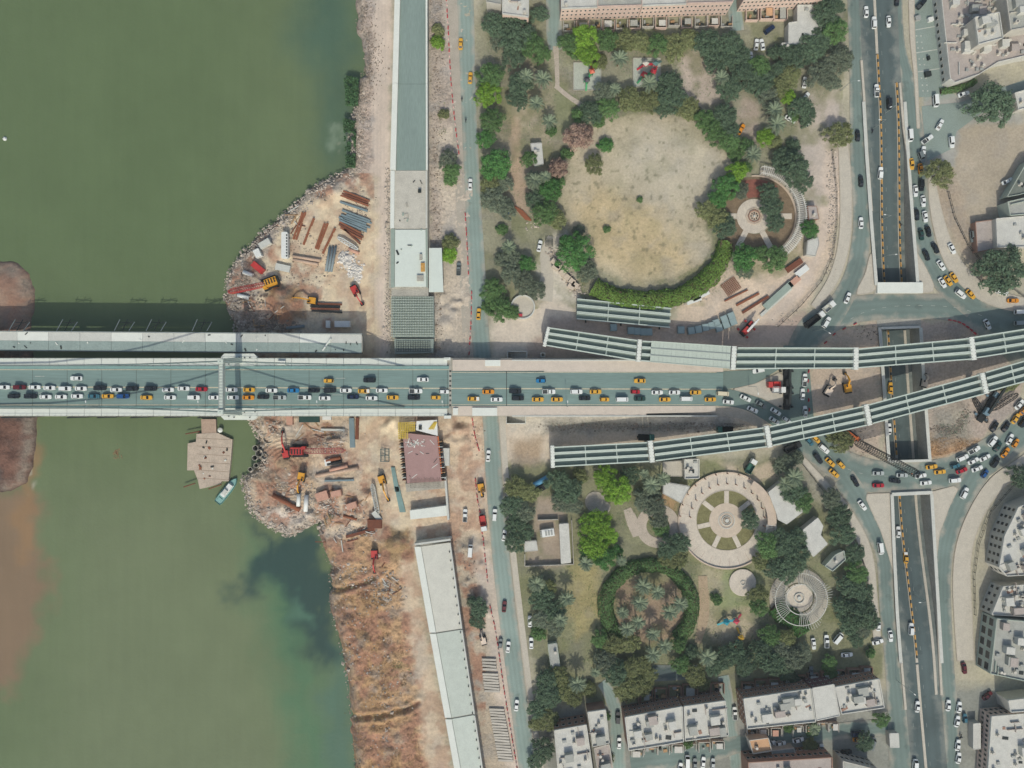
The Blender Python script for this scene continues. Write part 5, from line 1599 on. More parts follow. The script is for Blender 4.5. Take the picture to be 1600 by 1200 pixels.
trees([(846, 935, 18, 'dark'), (866, 955, 18, 'dark'), (856, 918, 13, 'olive'), (848, 968, 17, 'grey'), (868, 980, 14, 'grey'), (842, 990, 12, 'mid'), (855, 1062, 17, 'dark'), (873, 1058, 16, 'olive'), (858, 1088, 18, 'dark'), (842, 1106, 17, 'dark'), (856, 1124, 18, 'olive'), (838, 1130, 12, 'olive'), (880, 1082, 14, 'olive'), (898, 1092, 13, 'olive'), (850, 1172, 18, 'dark'), (838, 1190, 13, 'dark'), (948, 1188, 10, 'olive'), (920, 1078, 12, 'olive')],
      'at the south-western edge of the southern park', 'from the west', 'trees in the southern park')
trees([(938, 1000, 14, 'mid'), (958, 1008, 16, 'olive'), (985, 1005, 16, 'olive'), (945, 1036, 18, 'grey'), (962, 1052, 20, 'dark'), (984, 1048, 18, 'olive'), (1002, 1038, 16, 'olive'), (980, 1078, 20, 'olive'), (1000, 1072, 18, 'olive'), (1012, 1056, 14, 'olive'), (1060, 1008, 13, 'mid'), (1066, 1040, 16, 'mid'), (1086, 1056, 18, 'olive'), (1098, 1068, 12, 'olive'), (1080, 1020, 12, 'dark')],
      'in the belt below the round palm garden', 'from the west', 'trees below the palm garden')
trees([(1130, 1030, 18, 'dark'), (1150, 1020, 18, 'dark'), (1115, 1042, 15, 'dark'), (1165, 1038, 18, 'dark'), (1190, 1018, 18, 'dark'), (1208, 1036, 20, 'dark'), (1222, 1018, 18, 'grey'), (1240, 1030, 18, 'grey'), (1255, 1020, 15, 'grey'), (1228, 1048, 16, 'dark'), (1296, 1036, 13, 'mid'), (1205, 994, 17, 'mid'), (1228, 998, 15, 'olive'), (1238, 1062, 11, 'dark'), (1297, 1052, 11, 'mid')],
      'in the belt above the southern terraces', 'from the west', 'trees above the terraces')
trees([(1186, 928, 15, 'olive'), (1186, 948, 16, 'mid'), (1120, 937, 9, 'mid'), (1200, 852, 19, 'mid'), (1190, 878, 14, 'olive'), (1226, 848, 22, 'dark'), (1244, 872, 22, 'dark'), (1228, 892, 20, 'dark'), (1210, 888, 16, 'dark'), (1250, 842, 16, 'dark'), (1172, 812, 15, 'dark'), (1240, 768, 20, 'dark'), (1256, 784, 16, 'mid'), (1228, 785, 10, 'olive')],
      'beside the large circular pergola', 'from the west', 'trees by the circular pergola')
trees([(1300, 780, 17, 'grey'), (1312, 806, 18, 'dark'), (1318, 836, 18, 'dark'), (1336, 866, 17, 'dark'), (1340, 896, 18, 'mid'), (1326, 918, 18, 'dark'), (1346, 926, 18, 'dark'), (1344, 958, 23, 'dark'), (1318, 950, 17, 'dark'), (1326, 976, 17, 'dark'), (1348, 986, 14, 'grey'), (1338, 1000, 13, 'dark'), (1362, 972, 13, 'dark'), (1360, 1020, 8, 'mid')],
      'along the south-western service road', 'from the top', 'trees along the service road', 'y')
trees([(1270, 1140, 11, 'mid'), (1266, 1166, 12, 'olive'), (1378, 1126, 13, 'mid'), (1232, 1136, 9, 'mid'), (1352, 1160, 15, 'dark'), (945, 1120, 9, 'mid'), (1075, 1162, 8, 'mid')], 'in the yards of the southern terraces', 'from the west', 'trees in the yards')
palms([(838, 912, 15), (886, 935, 13), (875, 968, 13), (902, 1068, 15), (915, 880, 13), (971, 876, 9), (930, 1050, 9)], 'in the south-western part of the southern park', 'from the west', 'palms in the southern park')
palms([(1005, 916, 15), (1027, 925, 13), (1000, 942, 14), (1062, 944, 14), (1046, 956, 14), (973, 957, 11), (980, 982, 14), (997, 972, 12), (1020, 990, 12), (1020, 1022, 14), (1038, 1009, 13)], 'in the round palm garden', 'from the west', 'palms in the round garden')
palms([(1018, 757, 16), (1036, 748, 12), (1006, 740, 9), (1240, 746, 17), (1226, 756, 13), (1105, 1026, 16), (1272, 1138, 11)], 'scattered around the circular pergola and terraces', 'from the west', 'palms in the southern park')
a_ = [(1015 + 68 * math.cos(R(t)), 950 - 66 * math.sin(R(t))) for t in range(-50, 231, 20)]
hedge('hedge', 'thick green hedge ring around the round palm garden', a_, 24, 3.0, 'mid', 8)
hedge('hedge', 'dark green clipped hedge mass beside the fan-shaped pergola', [(1212, 948), (1228, 962), (1248, 975), (1258, 990)], 34, 2.4, 'green', 9)
# ---- other single trees
trees([(1552, 163, 33, 'dark'), (1470, 270, 23, 'olive'), (1566, 421, 36, 'dark')], 'beside the eastern bare lots', 'from the top', 'trees by the eastern lots', 'y')
trees([(1316, 690, 17, 'olive'), (1302, 680, 12, 'olive'), (1226, 726, 16, 'grey'), (1244, 716, 12, 'grey'), (1597, 745, 20, 'dark'), (1580, 598, 12, 'olive'), (1568, 603, 10, 'olive')], 'at the roundabout edge', 'from the west', 'trees at the roundabout')

# rough grass and ground cover under the park trees (uncountable)
def cover(name, label, poly, n_, size, c, seed, hgt, thr=.5):
    rs = np.random.RandomState(seed)
    xs, ys_ = [p[0] for p in poly], [p[1] for p in poly]
    ax, ay = rs.uniform(min(xs), max(xs), n_), rs.uniform(min(ys_), max(ys_), n_)
    keep = inside(ax, ay, poly) & (fbm(ax / 22, ay / 22, seed, 4) > thr) & ~inside(ax, ay, LAWN) & (np.hypot(ax - 1135, ay - 813) > 78) & (np.hypot(ax - 1180, ay - 338) > 64) & (np.hypot(ax - 1248, ay - 934) > 47)
    ax, ay = ax[keep], ay[keep]
    cen = np.array([W(a, b, h) for a, b, h in zip(ax, ay, np.abs(rs.normal(0, hgt, len(ax))) + .02)])
    V, Q = leaves_np(rs, cen, rs.normal(0, .5, cen.shape) + np.array([0, 0, 1.0]), size, .35)
    return stuff(link(name, np_mesh(name, V, Q, LEAF[c])), label, 'ground cover')
NP_ = [(760, 40), (1290, 60), (1290, 150), (1230, 240), (1270, 330), (1240, 400), (1100, 470), (905, 470), (880, 360), (785, 330), (752, 200)]
SP_ = [(795, 750), (1020, 735), (1230, 740), (1360, 900), (1350, 1010), (1100, 1050), (880, 1080), (835, 1000), (840, 890), (900, 870), (895, 800), (840, 770)]
for poly, nm, sd_ in ((NP_, 'northern', 61), (SP_, 'southern', 62)):
    cover('rough_grass', 'rough green grass and weeds in the %s park' % nm, poly, 26000, .22, 'mid', sd_, .08, .50)
    cover('dry_grass', 'dry olive grass in the %s park' % nm, poly, 16000, .22, 'olive', sd_ + 10, .06, .52)
# ------------------------------------------------------------------ vehicles
PAINT = {'white': 'dfe3dc', 'silver': 'aab2ad', 'grey': '6f7876', 'black': '20262a', 'red': 'a8202c', 'dark red': '5d1c22', 'blue': '1f4f86', 'dark blue': '1d2c48',
         'teal': '3a6b78', 'yellow': 'd9a63a', 'orange': 'd68c22', 'cream': 'd5cdae', 'dark green': '23423c', 'bright blue': '2277a8'}
M_paint = {k: mat('car_paint_' + k.replace(' ', '_'), v, .3, .03, .5, spec=.5) for k, v in PAINT.items()}
M_glass = mat('car_glass', '15191c', .12, .0, spec=.6)
M_tyre = mat('tyre_rubber', '181818', .9, .1, 3)
M_bed = mat('pickup_bed', '4a4f4e', .8, .2, 2)
def hull(mb, L, w, z0, z1, z2, inset=.12, cr=.35, mi=0, nose=.12):
    """Rounded car lower body seen from above: corner radius cr, slightly tapered nose."""
    pts = []
    for sx, sy in ((1, -1), (1, 1), (-1, 1), (-1, -1)):
        ww = w / 2 * (1 - (nose if sx > 0 else nose * .6))
        corner = [(L / 2, ww * .55 * sy), (L / 2 - cr * .35, (ww - cr * .25) * sy), (L / 2 - cr * 1.3, ww * 1.02 * sy)]
        c2 = [(x * sx, y) for x, y in corner]
        pts += c2 if (sx * sy) > 0 else c2[::-1]
    out = [pts[0:3], pts[3:6], pts[6:9], pts[9:12]]
    ring = []
    for i, g in enumerate(out):
        ring += g
    mid = []
    for p in ring:
        mid.append(p)
    # add flank points at full width
    ring2 = []
    n_ = len(ring)
    for i in range(n_):
        ring2.append(ring[i])
        j = (i + 1) % n_
        if abs(ring[i][1] - ring[j][1]) < .2 * w and abs(ring[i][0] - ring[j][0]) > L * .4:
            s = 1 if ring[i][1] > 0 else -1
            ring2.append(((ring[i][0] * 2 + ring[j][0]) / 3, w / 2 * s))
            ring2.append(((ring[i][0] + ring[j][0] * 2) / 3, w / 2 * s))
    k = len(ring2)
    vs = []
    for z, f in ((z0, .96), (z1, 1.0), (z2, None)):
        for x, y in ring2:
            if f is None:
                vs.append((x * (1 - inset * .9 / L * 2), y * (1 - inset / w * 2), z))
            else:
                vs.append((x * f, y * f, z))
    fs = [tuple(range(2 * k, 3 * k)), tuple(range(k - 1, -1, -1))]
    for r in range(2):
        for i in range(k):
            j = (i + 1) % k
            fs.append((r * k + i, r * k + j, (r + 1) * k + j, (r + 1) * k + i))
    a = sum(ring2[i][0] * ring2[(i + 1) % k][1] - ring2[(i + 1) % k][0] * ring2[i][1] for i in range(k))
    if a < 0:
        fs = [f[::-1] for f in fs]
    mb.add(vs, fs, mi)
def cabin(mb, xb0, xb1, xt0, xt1, wb, wt, z0, z1, mi=0):
    vs = [(xb0, -wb / 2, z0), (xb1, -wb / 2, z0), (xb1, wb / 2, z0), (xb0, wb / 2, z0), (xt0, -wt / 2, z1), (xt1, -wt / 2, z1), (xt1, wt / 2, z1), (xt0, wt / 2, z1)]
    mb.add(vs, [(4, 5, 6, 7), (0, 1, 5, 4), (1, 2, 6, 5), (2, 3, 7, 6), (3, 0, 4, 7)], mi)
    def face(i, j, k, m_, e=.07, push=.015):
        c = [Vector(vs[q]) for q in (i, j, k, m_)]
        ctr = sum(c, Vector()) / 4
        nrm = (c[1] - c[0]).cross(c[3] - c[0]).normalized()
        return [tuple(p + (ctr - p) * (e * 2) + nrm * push) for p in c]
    return {'front': face(1, 2, 6, 5), 'rear': face(3, 0, 4, 7), 'south': face(0, 1, 5, 4, .06), 'north': face(2, 3, 7, 6, .06)}
CARK = {}
def car_kind(kind, color):
    key = (kind, color)
    if key in CARK:
        return CARK[key]
    b = MB()
    parts = []
    wh = [(1.35, .75), (1.35, -.75), (-1.3, .75), (-1.3, -.75)]
    if kind in ('sedan', 'hatch'):
        L = 4.55 if kind == 'sedan' else 3.75
        w = 1.78 if kind == 'sedan' else 1.62
        hull(b, L, w, .28, .66, .88)
        if kind == 'sedan':
            f = cabin(b, -1.72, .98, -1.02, .22, 1.60, 1.22, .86, 1.43)
        else:
            f = cabin(b, -1.75, .80, -1.35, .12, 1.48, 1.16, .86, 1.46)
            wh = [(1.12, .7), (1.12, -.7), (-1.15, .7), (-1.15, -.7)]
    elif kind == 'suv':
        L, w = 4.75, 1.92
        hull(b, L, w, .35, .85, 1.08)
        f = cabin(b, -2.15, 1.05, -1.95, .40, 1.74, 1.42, 1.06, 1.78)
    elif kind == 'pickup':
        L, w = 5.1, 1.85
        hull(b, L, w, .38, .82, .98, inset=.08)
        f = cabin(b, -.35, 1.35, -.15, .75, 1.66, 1.38, .96, 1.72)
        bed = MB().box((-1.45, 0, .975), (1.75, 1.5, .02))
        parts.append(('cargo_bed', bed.mesh('cargo_bed', M_bed)))
        for sy in (-.80, .80):
            b.box((-1.45, sy, .95), (1.95, .10, .38))
        b.box((-2.42, 0, .95), (.09, 1.6, .36))
        wh = [(1.55, .78), (1.55, -.78), (-1.5, .78), (-1.5, -.78)]
    else:                                   # van, minibus
        L, w = (4.9, 1.85) if kind == 'van' else (6.2, 2.05)
        hull(b, L, w, .35, .95, 1.12, inset=.06, cr=.3, nose=.06)
        f = cabin(b, -L / 2 + .12, L / 2 - .45, -L / 2 + .22, L / 2 - 1.05, w - .10, w - .34, 1.1, 2.02)
        wh = [(L * .31, .8), (L * .31, -.8), (-L * .3, .8), (-L * .3, -.8)]
    for nm, k in (('windscreen', 'front'), ('rear_window', 'rear'), ('side_window', 'south'), ('side_window', 'north')):
        m_ = MB()
        m_.add(f[k], [(0, 1, 2, 3)])
        parts.append((nm, m_.mesh(nm, M_glass)))
    wmesh = CARK.get('wheel')
    if wmesh is None:
        wmesh = CARK['wheel'] = MB().tube((0, -.11, 0), (0, .11, 0), .32, 10).mesh('wheel', M_tyre)
    CARK[key] = (b.mesh('car_body', M_paint[color]), parts, [(x, y, .32) for x, y in wh], wmesh)
    return CARK[key]
NAMES = {'sedan': 'sedan_car', 'hatch': 'hatchback_car', 'suv': 'suv_car', 'pickup': 'pickup_truck', 'van': 'van', 'minibus': 'minibus'}
CATS = {'sedan': 'car', 'hatch': 'car', 'suv': 'car', 'pickup': 'pickup', 'van': 'van', 'minibus': 'minibus'}
WORD = {'sedan': 'sedan', 'hatch': 'small hatchback', 'suv': 'SUV', 'pickup': 'pickup truck', 'van': 'van', 'minibus': 'minibus'}
M_roof2 = {}
def place_car(px, py, ang, kind, color, z, label, group, pitch=0.0, two=None):
    """ang: heading in degrees, 0 = towards the right of the photograph, 90 = up."""
    body, parts, wheels, wm_ = car_kind(kind, color)
    t = thing(NAMES[kind], label, CATS[kind], W(px, py, z), 0, group)
    t.rotation_euler = (0, R(-pitch), R(ang))
    o = link('body', body, t)
    for nm, me in parts:
        link(nm, me, t)
    for w in wheels:
        link('wheel', wm_, t, w)
    if two:                              # two-tone taxi: cream bonnet and boot lid over a yellow body
        mb = MB()
        mb.box((1.62, 0, .875), (1.0, 1.35, .02)); 
        mb.build('bonnet', M_paint[two], t)
    return t
def taxi(c):
    return c in ('yellow', 'orange')
def row(cars, zf, phrase, order, group, key='x', far=False, pitchf=None):
    """cars: (px, py, heading, kind, colour[, bonnet colour])."""
    cars = sorted(cars, key=(lambda c: c[0]) if key == 'x' else (lambda c: c[1]))
    for i, c in enumerate(cars):
        px, py, ang, kind, color = c[:5]
        word = WORD[kind] if not taxi(color) else ('taxi' if kind != 'hatch' else 'small taxi')
        lab = '%s %s %s, %s %s' % (color, word, phrase, ordinal(i + 1), order)
        z = zf(px, py)
        pitch = 0.0
        if pitchf:
            pitch = pitchf(px, py, ang)
        place_car(px, py, ang, kind, color, z, lab, group, pitch, c[5] if len(c) > 5 else None)
def bp(px, py, ang):
    return math.degrees(math.atan((zdeck(px + 4) - zdeck(px - 4)) / (8 * S))) * math.cos(R(ang))
def tp(px, py, ang):
    return math.degrees(math.atan((trench_z(py - 4) - trench_z(py + 4)) / (8 * S))) * math.sin(R(ang))
zd = lambda x, y: zdeck(x) + .01
zg = lambda x, y: .06
s, h, u, p, v = 'sedan', 'hatch', 'suv', 'pickup', 'van'
w_, bk, yl, og = 'white', 'black', 'yellow', 'orange'
row([(8, 605, 0, s, w_), (33, 605, 0, u, 'dark red'), (56, 605, 0, s, w_), (79, 606, 0, s, w_), (104, 607, 0, u, w_), (128, 607, 0, s, w_), (158, 606, 0, u, bk),
     (183, 609, 0, s, w_), (208, 607, 0, u, bk), (237, 607, 0, u, bk), (264, 609, 0, s, w_), (288, 607, 0, s, w_), (316, 608, 0, s, 'red'), (363, 609, 0, s, w_),
     (390, 609, 0, s, yl), (425, 610, 0, s, w_), (459, 610, 0, s, 'bright blue'), (491, 610, 0, s, bk), (516, 610, 0, u, bk), (541, 610, 0, s, w_), (569, 611, 0, s, yl, w_),
     (597, 610, 0, s, w_), (650, 611, 0, p, w_), (694, 612, 0, h, w_), (763, 612, 0, s, og), (805, 611, 0, u, bk), (857, 612, 0, p, w_), (900, 612, 0, u, w_),
     (930, 612, 0, s, yl), (992, 612, 0, h, 'red'), (1026, 613, 0, s, w_), (1053, 613, 0, s, w_), (1086, 613, 0, s, yl), (1128, 615, -4, v, 'cream')],
    zd, 'in the upper queue lane on the bridge', 'from the western end', 'cars queuing on the bridge', pitchf=bp)
row([(23, 619, 0, s, bk), (50, 619, 0, u, bk), (73, 620, 0, s, w_), (97, 620, 0, s, w_), (122, 619, 0, s, w_), (148, 619, 0, s, 'teal'), (170, 619, 0, s, yl),
     (194, 619, 0, u, 'blue'), (230, 621, 0, s, yl), (267, 621, 0, s, w_), (304, 621, 0, u, w_), (336, 621, 0, s, w_), (365, 621, 0, s, w_), (389, 621, 0, s, og),
     (412, 620, 0, s, bk), (438, 621, 0, p, 'silver'), (477, 621, 0, p, w_), (508, 622, 0, s, w_), (552, 620, 0, s, 'dark blue'), (581, 622, 0, s, w_), (614, 621, 0, s, yl),
     (647, 621, 0, u, bk), (681, 621, 0, h, yl), (740, 623, 0, s, yl, w_), (776, 624, 0, s, w_), (809, 622, 0, u, bk), (840, 624, 0, s, yl), (870, 624, 0, s, yl),
     (913, 622, 0, s, bk), (944, 624, 0, h, yl), (971, 624, 0, v, w_), (999, 623, 0, s, 'dark green'), (1038, 624, 0, s, yl), (1071, 623, 0, v, w_), (1109, 624, 0, s, yl), (1137, 628, -6, s, w_)],
    zd, 'in the lower queue lane on the bridge', 'from the western end', 'cars queuing on the bridge', pitchf=bp)
row([(121, 591, 180, s, w_), (514, 595, 180, h, yl), (578, 594, 180, u, bk), (661, 593, 180, s, w_), (845, 595, 180, h, 'bright blue'), (999, 595, 180, s, yl), (1184, 579, 190, u, w_)],
    zd, 'driving west on the open upper lane', 'from the western end', 'cars crossing the bridge westward', pitchf=bp)
row([(1164, 622, -26, s, w_), (1175, 640, -24, s, w_), (1188, 632, -32, s, 'grey'), (1209, 657, -33, s, w_), (1211, 643, -33, s, w_), (1228, 656, -33, h, w_)],
    zg, 'on the bend from bridge to roundabout', 'from the west', 'cars in the bend')
row([(1256, 594, 86, p, w_), (1253, 616, 88, s, w_), (1257, 643, 92, s, w_)], zg, 'heading up between the flyovers', 'from the top', 'cars between the flyovers', 'y')
row([(1264, 690, -45, h, 'teal'), (1274, 686, -45, h, yl), (1286, 701, -40, u, w_), (1277, 716, -52, u, bk), (1296, 722, -42, s, yl), (1313, 726, -44, h, yl), (1302, 739, -40, s, yl), (1335, 752, -58, s, bk),
     (1346, 789, -52, s, w_), (1371, 739, 0, s, 'silver'), (1371, 758, 0, s, 'red'), (1397, 751, -8, s, bk), (1408, 742, 0, s, 'silver'), (1437, 743, 8, s, w_), (1445, 754, 5, s, w_)],
    zg, 'on the south-western arc of the roundabout', 'from the west', 'cars on the southern roundabout arc')
row([(1454, 729, 8, s, yl), (1467, 737, 5, s, yl), (1491, 728, 15, h, 'teal'), (1501, 735, 20, s, 'red'), (1490, 750, 4, u, w_), (1502, 715, 22, u, w_), (1520, 703, 28, p, w_), (1519, 720, 26, s, w_),
     (1525, 732, 20, s, w_), (1537, 715, 26, s, w_), (1537, 740, 50, h, 'blue'), (1553, 722, 55, u, bk), (1569, 707, 52, s, og), (1549, 689, 50, u, w_), (1557, 698, 55, s, 'dark green'),
     (1576, 686, 62, s, w_), (1585, 692, 55, h, og), (1585, 654, 55, s, yl), (1597, 659, 55, u, bk), (1552, 667, 55, s, bk), (1570, 667, 55, s, bk), (1591, 632, 48, s, w_), (1598, 641, 48, s, og)],
    zg, 'in the jam on the south-eastern roundabout arc', 'from the west', 'cars on the southern roundabout arc')
row([(1290, 504, 58, u, w_), (1323, 466, 68, s, w_), (1344, 349, 90, s, w_), (1344, 284, 92, s, bk), (1339, 213, 91, s, bk)], zg, 'on the north-western service road', 'from the bottom', 'cars on the service roads', 'y')
row([(1541, 507, -62, s, w_), (1592, 488, 0, v, w_), (1592, 505, 2, v, 'silver'), (1581, 470, 0, s, og), (1563, 457, -15, v, w_)], zg, 'on the north-eastern arc of the roundabout', 'from the west', 'cars on the northern roundabout arc')
row([(1423, 257, -84, s, yl), (1437, 265, -84, s, og), (1438, 246, -70, u, 'grey'), (1438, 290, -88, u, bk), (1429, 299, -86, s, w_), (1441, 315, -84, s, w_), (1431, 336, -82, s, bk),
     (1444, 339, -80, s, w_), (1438, 367, -80, s, 'dark green'), (1449, 362, -74, s, bk), (1460, 388, -62, s, bk), (1446, 399, -66, s, bk), (1469, 415, -54, s, w_), (1471, 442, -58, s, w_),
     (1480, 439, -54, s, yl), (1489, 434, -54, s, yl), (1499, 460, -38, u, w_), (1515, 460, -46, s, yl)], zg, 'queuing down the north-eastern service road', 'from the top', 'cars on the service roads', 'y')
row([(1486, 389, -62, s, w_), (1518, 370, -86, u, 'grey'), (1572, 284, 25, s, w_)], zg, 'parked on the bare lot east of the service road', 'from the top', 'cars parked on bare ground', 'y')
row([(1400, 2, -90, s, bk), (1387, 35, -88, s, w_), (1438, 8, 48, p, bk), (1420, 213, -86, v, w_), (1447, 219, 35, p, w_), (1441, 238, 80, s, w_), (1485, 223, -84, u, w_), (1467, 196, 60, s, w_),
     (1460, 159, -86, v, w_), (1504, 148, 18, s, w_), (1527, 150, 28, s, w_)], zg, 'near the north-eastern shop corner', 'from the top', 'cars by the shop corner', 'y')
zt = lambda x, y: trench_z(y) + .06
row([(1352, 20, 90, s, w_), (1364, 37, 90, u, w_), (1368, 143, 90, p, w_), (1374, 271, 88, u, w_), (1388, 163, -86, u, bk)], zt, 'on the northern underpass ramp', 'from the top', 'cars in the underpass', 'y', pitchf=tp)
row([(1390, 606, 88, s, yl), (1388, 670, 90, s, w_)], zt, 'in the sunken roadway inside the roundabout', 'from the top', 'cars in the underpass', 'y')
row([(1402, 831, 88, s, w_), (1414, 871, 88, s, yl, w_), (1422, 982, 86, u, w_), (1432, 1103, 86, s, w_), (1428, 1194, 86, v, w_)], zt, 'driving up the southern underpass ramp', 'from the top', 'cars in the underpass', 'y', pitchf=tp)
row([(1374, 856, -82, v, w_), (1390, 993, -84, s, w_), (1505, 770, 62, u, w_)], zg, 'on a service road south of the roundabout', 'from the top', 'cars on the service roads', 'y')
row([(1505, 1043, -80, s, 'dark red'), (1480, 1101, 84, s, w_), (1497, 1104, 82, s, w_), (1494, 1126, 78, s, w_), (1495, 1163, 80, s, w_), (1496, 1183, 80, s, w_), (1506, 1121, 90, h, 'teal'), (1541, 1086, 40, s, 'dark red')],
    zg, 'beside the south-eastern tower blocks', 'from the top', 'cars by the tower blocks', 'y')
row([(720, 70, 88, s, yl), (735, 123, 86, s, yl), (735, 289, 88, s, w_), (748, 491, 86, s, yl), (763, 712, 86, s, w_), (773, 804, 86, u, w_), (788, 836, 82, s, w_), (788, 947, 84, s, 'dark red'),
     (794, 1010, 84, s, w_), (782, 1004, 84, h, 'grey'), (807, 1101, 84, s, w_), (831, 1188, 82, s, w_)], zg, 'on the riverside street', 'from the top', 'cars on the riverside street', 'y')
zq = lambda x, y: gz(x, y) + .05
row([(727, 805, 88, p, w_), (735, 860, 86, v, w_), (828, 970, 90, s, w_), (830, 1004, 90, s, w_), (717, 421, 88, p, 'grey')], zq, 'parked on the dirt beside the riverside street', 'from the top', 'cars parked beside the street', 'y')
row([(843, 385, 78, s, w_), (1157, 203, 58, s, og), (1181, 71, 84, s, w_), (1190, 71, 100, s, w_), (1172, 91, 90, s, w_), (1201, 48, 38, u, 'dark blue'), (1256, 130, 84, s, w_), (1257, 153, 50, s, w_), (1234, 187, -30, s, w_), (1262, 192, 60, h, w_)],
    zg, 'parked in the northern park', 'from the west', 'cars parked in the park')
row([(1270, 1005, -84, s, w_), (1290, 1001, 90, p, w_), (1308, 996, 50, v, w_), (1322, 1022, 4, s, w_), (1371, 976, 88, s, w_), (1370, 1002, 15, s, w_)], zg, 'parked behind the southern park', 'from the west', 'cars parked behind the park')
row([(967, 1160, 88, s, w_), (965, 1120, 88, u, bk), (1062, 1199, 80, s, w_), (1073, 1188, 88, v, w_), (1085, 1192, 88, s, 'grey'), (1098, 1190, 84, s, w_), (1113, 1192, 86, s, 'silver'), (1147, 1113, 92, p, w_),
     (1202, 1160, 10, s, w_), (1218, 1160, 5, s, w_), (1246, 1155, 12, s, w_), (1283, 1170, 94, s, w_), (1338, 1145, 5, u, 'dark blue'), (1340, 1154, 5, s, og), (1361, 1160, 70, v, 'grey'), (1321, 1174, 5, s, bk), (1266, 1049, 86, s, 'grey')],
    zg, 'in the streets behind the southern terraces', 'from the west', 'cars behind the terraces')
# ------------------------------------------------------------------ building site
M_rust = mat('rusty_steel', '8d5a41', .9, .18, .6, .1)
M_rust2 = mat('rusty_steel_dark', '754a38', .9, .2, .6, .1)
M_bluegrey = mat('primed_steel_blue', '77898c', .7, .12, .6)
M_pipe = mat('pipe_beige', 'bda58e', .85, .14, .5, .1)
M_pipe_g = mat('pipe_grey', '7e8b8d', .7, .12, .5)
M_red = mat('machine_red', 'b93a35', .5, .1, .8, spec=.4)
M_yel = mat('machine_yellow', 'd59a2c', .5, .1, .8, spec=.4)
M_org = mat('machine_orange', 'c96a34', .5, .12, .8, spec=.4)
M_blk = mat('machine_black', '26292a', .7, .15, 1)
M_wht = mat('painted_white', 'd9dcd4', .6, .07, .5, spec=.4)
M_cont = mat('container_pink', 'c39a84', .8, .1, .5)
M_wood = mat('raw_timber', 'a98a66', .9, .2, 1)
M_ply = mat('plywood_red_brown', 'a3857e', .8, .08, .4, .03)
M_scaf = mat('scaffold_yellow', 'c9b04a', .7, .15, 1)
M_tealboat = mat('boat_teal', '7fa9a0', .5, .08, .5, spec=.4)
M_barge = mat('barge_rust_deck', 'b9ab98', .9, .16, .4, .15)
M_rubble = mat('rubble', 'b3a99a', .95, .12, 2, island=.3)
M_rubble_d = mat('rubble_dark', '8d8274', .95, .12, 2, island=.35)
M_redb = mat('barrier_red', 'b8424a', .7, .1, 1)

def ibeam_mesh(L, hgt=.7, w=.5, m=M_rust):
    mb = MB()
    mb.box((0, 0, 0), (L, w, .07)); mb.box((0, 0, .07), (L, .08, hgt - .14)); mb.box((0, 0, hgt - .07), (L, w, .07))
    return mb.mesh('steel_beam', m)
def beams(name, cat, a, b, n_, spread, m, label, group, hgt=.8, w=.7, jit=.8, kind='beam', seed=0):
    """n parallel long members from pixel a to pixel b, side by side."""
    q = random.Random(seed + int(a[0] * 7 + a[1]))
    A, B = Vector(G(*a)), Vector(G(*b))
    d = (B - A); L = d.length; d.normalize()
    s_ = Vector((-d.y, d.x, 0))
    ang = math.atan2(d.y, d.x)
    for i in range(n_):
        off = (i - (n_ - 1) / 2) * spread
        sh = q.uniform(-jit, jit)
        Li = L * q.uniform(.86, 1.0) if n_ > 1 else L
        c = (A + B) / 2 + s_ * off + d * sh
        mm = m[i % len(m)] if isinstance(m, (list, tuple)) else m
        lab = label if n_ == 1 else '%s, %s from the bottom of its bundle' % (label, ordinal(i + 1)) if abs(d.x) > .5 else '%s, %s from the left in its bundle' % (label, ordinal(i + 1))
        if kind == 'beam':
            me = ibeam_mesh(Li, hgt, w, mm)
            o = link(name, me, None, (c.x, c.y, min(A.z, B.z) + .02), ang + R(q.uniform(-1.2, 1.2)))
        else:
            mb = MB().pipe((-Li / 2, 0, w / 2), (Li / 2, 0, w / 2), w / 2, 12, .1)
            o = mb.build(name, mm, None, True)
            o.location = (c.x, c.y, min(A.z, B.z)); o.rotation_euler = (0, 0, ang + R(q.uniform(-1, 1)))
        tag(o, lab, cat, group)
NB = 'steel beams on the northern site'
beams('steel_beam', 'beam', (530, 300), (576, 318), 3, .95, [M_rust, M_rust2], 'long rusty beam atop the northern yard', NB)
beams('steel_beam', 'beam', (531, 316), (574, 330), 1, 1, M_bluegrey, 'single blue-grey beam under the topmost rusty bundle', NB)
beams('steel_beam', 'beam', (532, 334), (577, 350), 4, .9, M_bluegrey, 'blue-grey beam amid the northern yard', NB, jit=1.8)
beams('steel_beam', 'beam', (530, 342), (575, 361), 2, .95, M_bluegrey, 'blue-grey beam just below the grey bundle', NB)
beams('steel_beam', 'beam', (530, 351), (568, 371), 3, .95, [M_rust, M_rust2], 'rusty beam below the blue-grey steel', NB)
beams('steel_beam', 'beam', (540, 360), (565, 383), 1, 1, M_rust2, 'rusty beam lying askew across its bundle', NB)
for i, (a, b, n_) in enumerate((((476, 331), (461, 375), 2), ((492, 340), (475, 381), 1), ((511, 348), (494, 392), 2), ((525, 356), (505, 395), 1))):
    beams('steel_beam', 'beam', a, b, n_, 1.0, M_rust, 'upright-lying rusty beam, stack %s from the river' % ordinal(i + 1), NB, jit=.5)
beams('steel_beam', 'beam', (485, 480), (535, 482), 4, 1.0, [M_blk, M_rust2], 'dark beam shaded by the unfinished bridge', NB)
PI_ = 'pipes on the building site'
beams('steel_pipe', 'pipe', (457, 403), (502, 411), 2, 1.45, M_pipe, 'beige steel pipe below the white bus', PI_, w=1.3, kind='pipe', jit=.3)
beams('steel_pipe', 'pipe', (521, 383), (514, 424), 3, 1.1, M_pipe_g, 'blue-grey pipe standing lengthwise in the northern yard', PI_, w=1.0, kind='pipe')
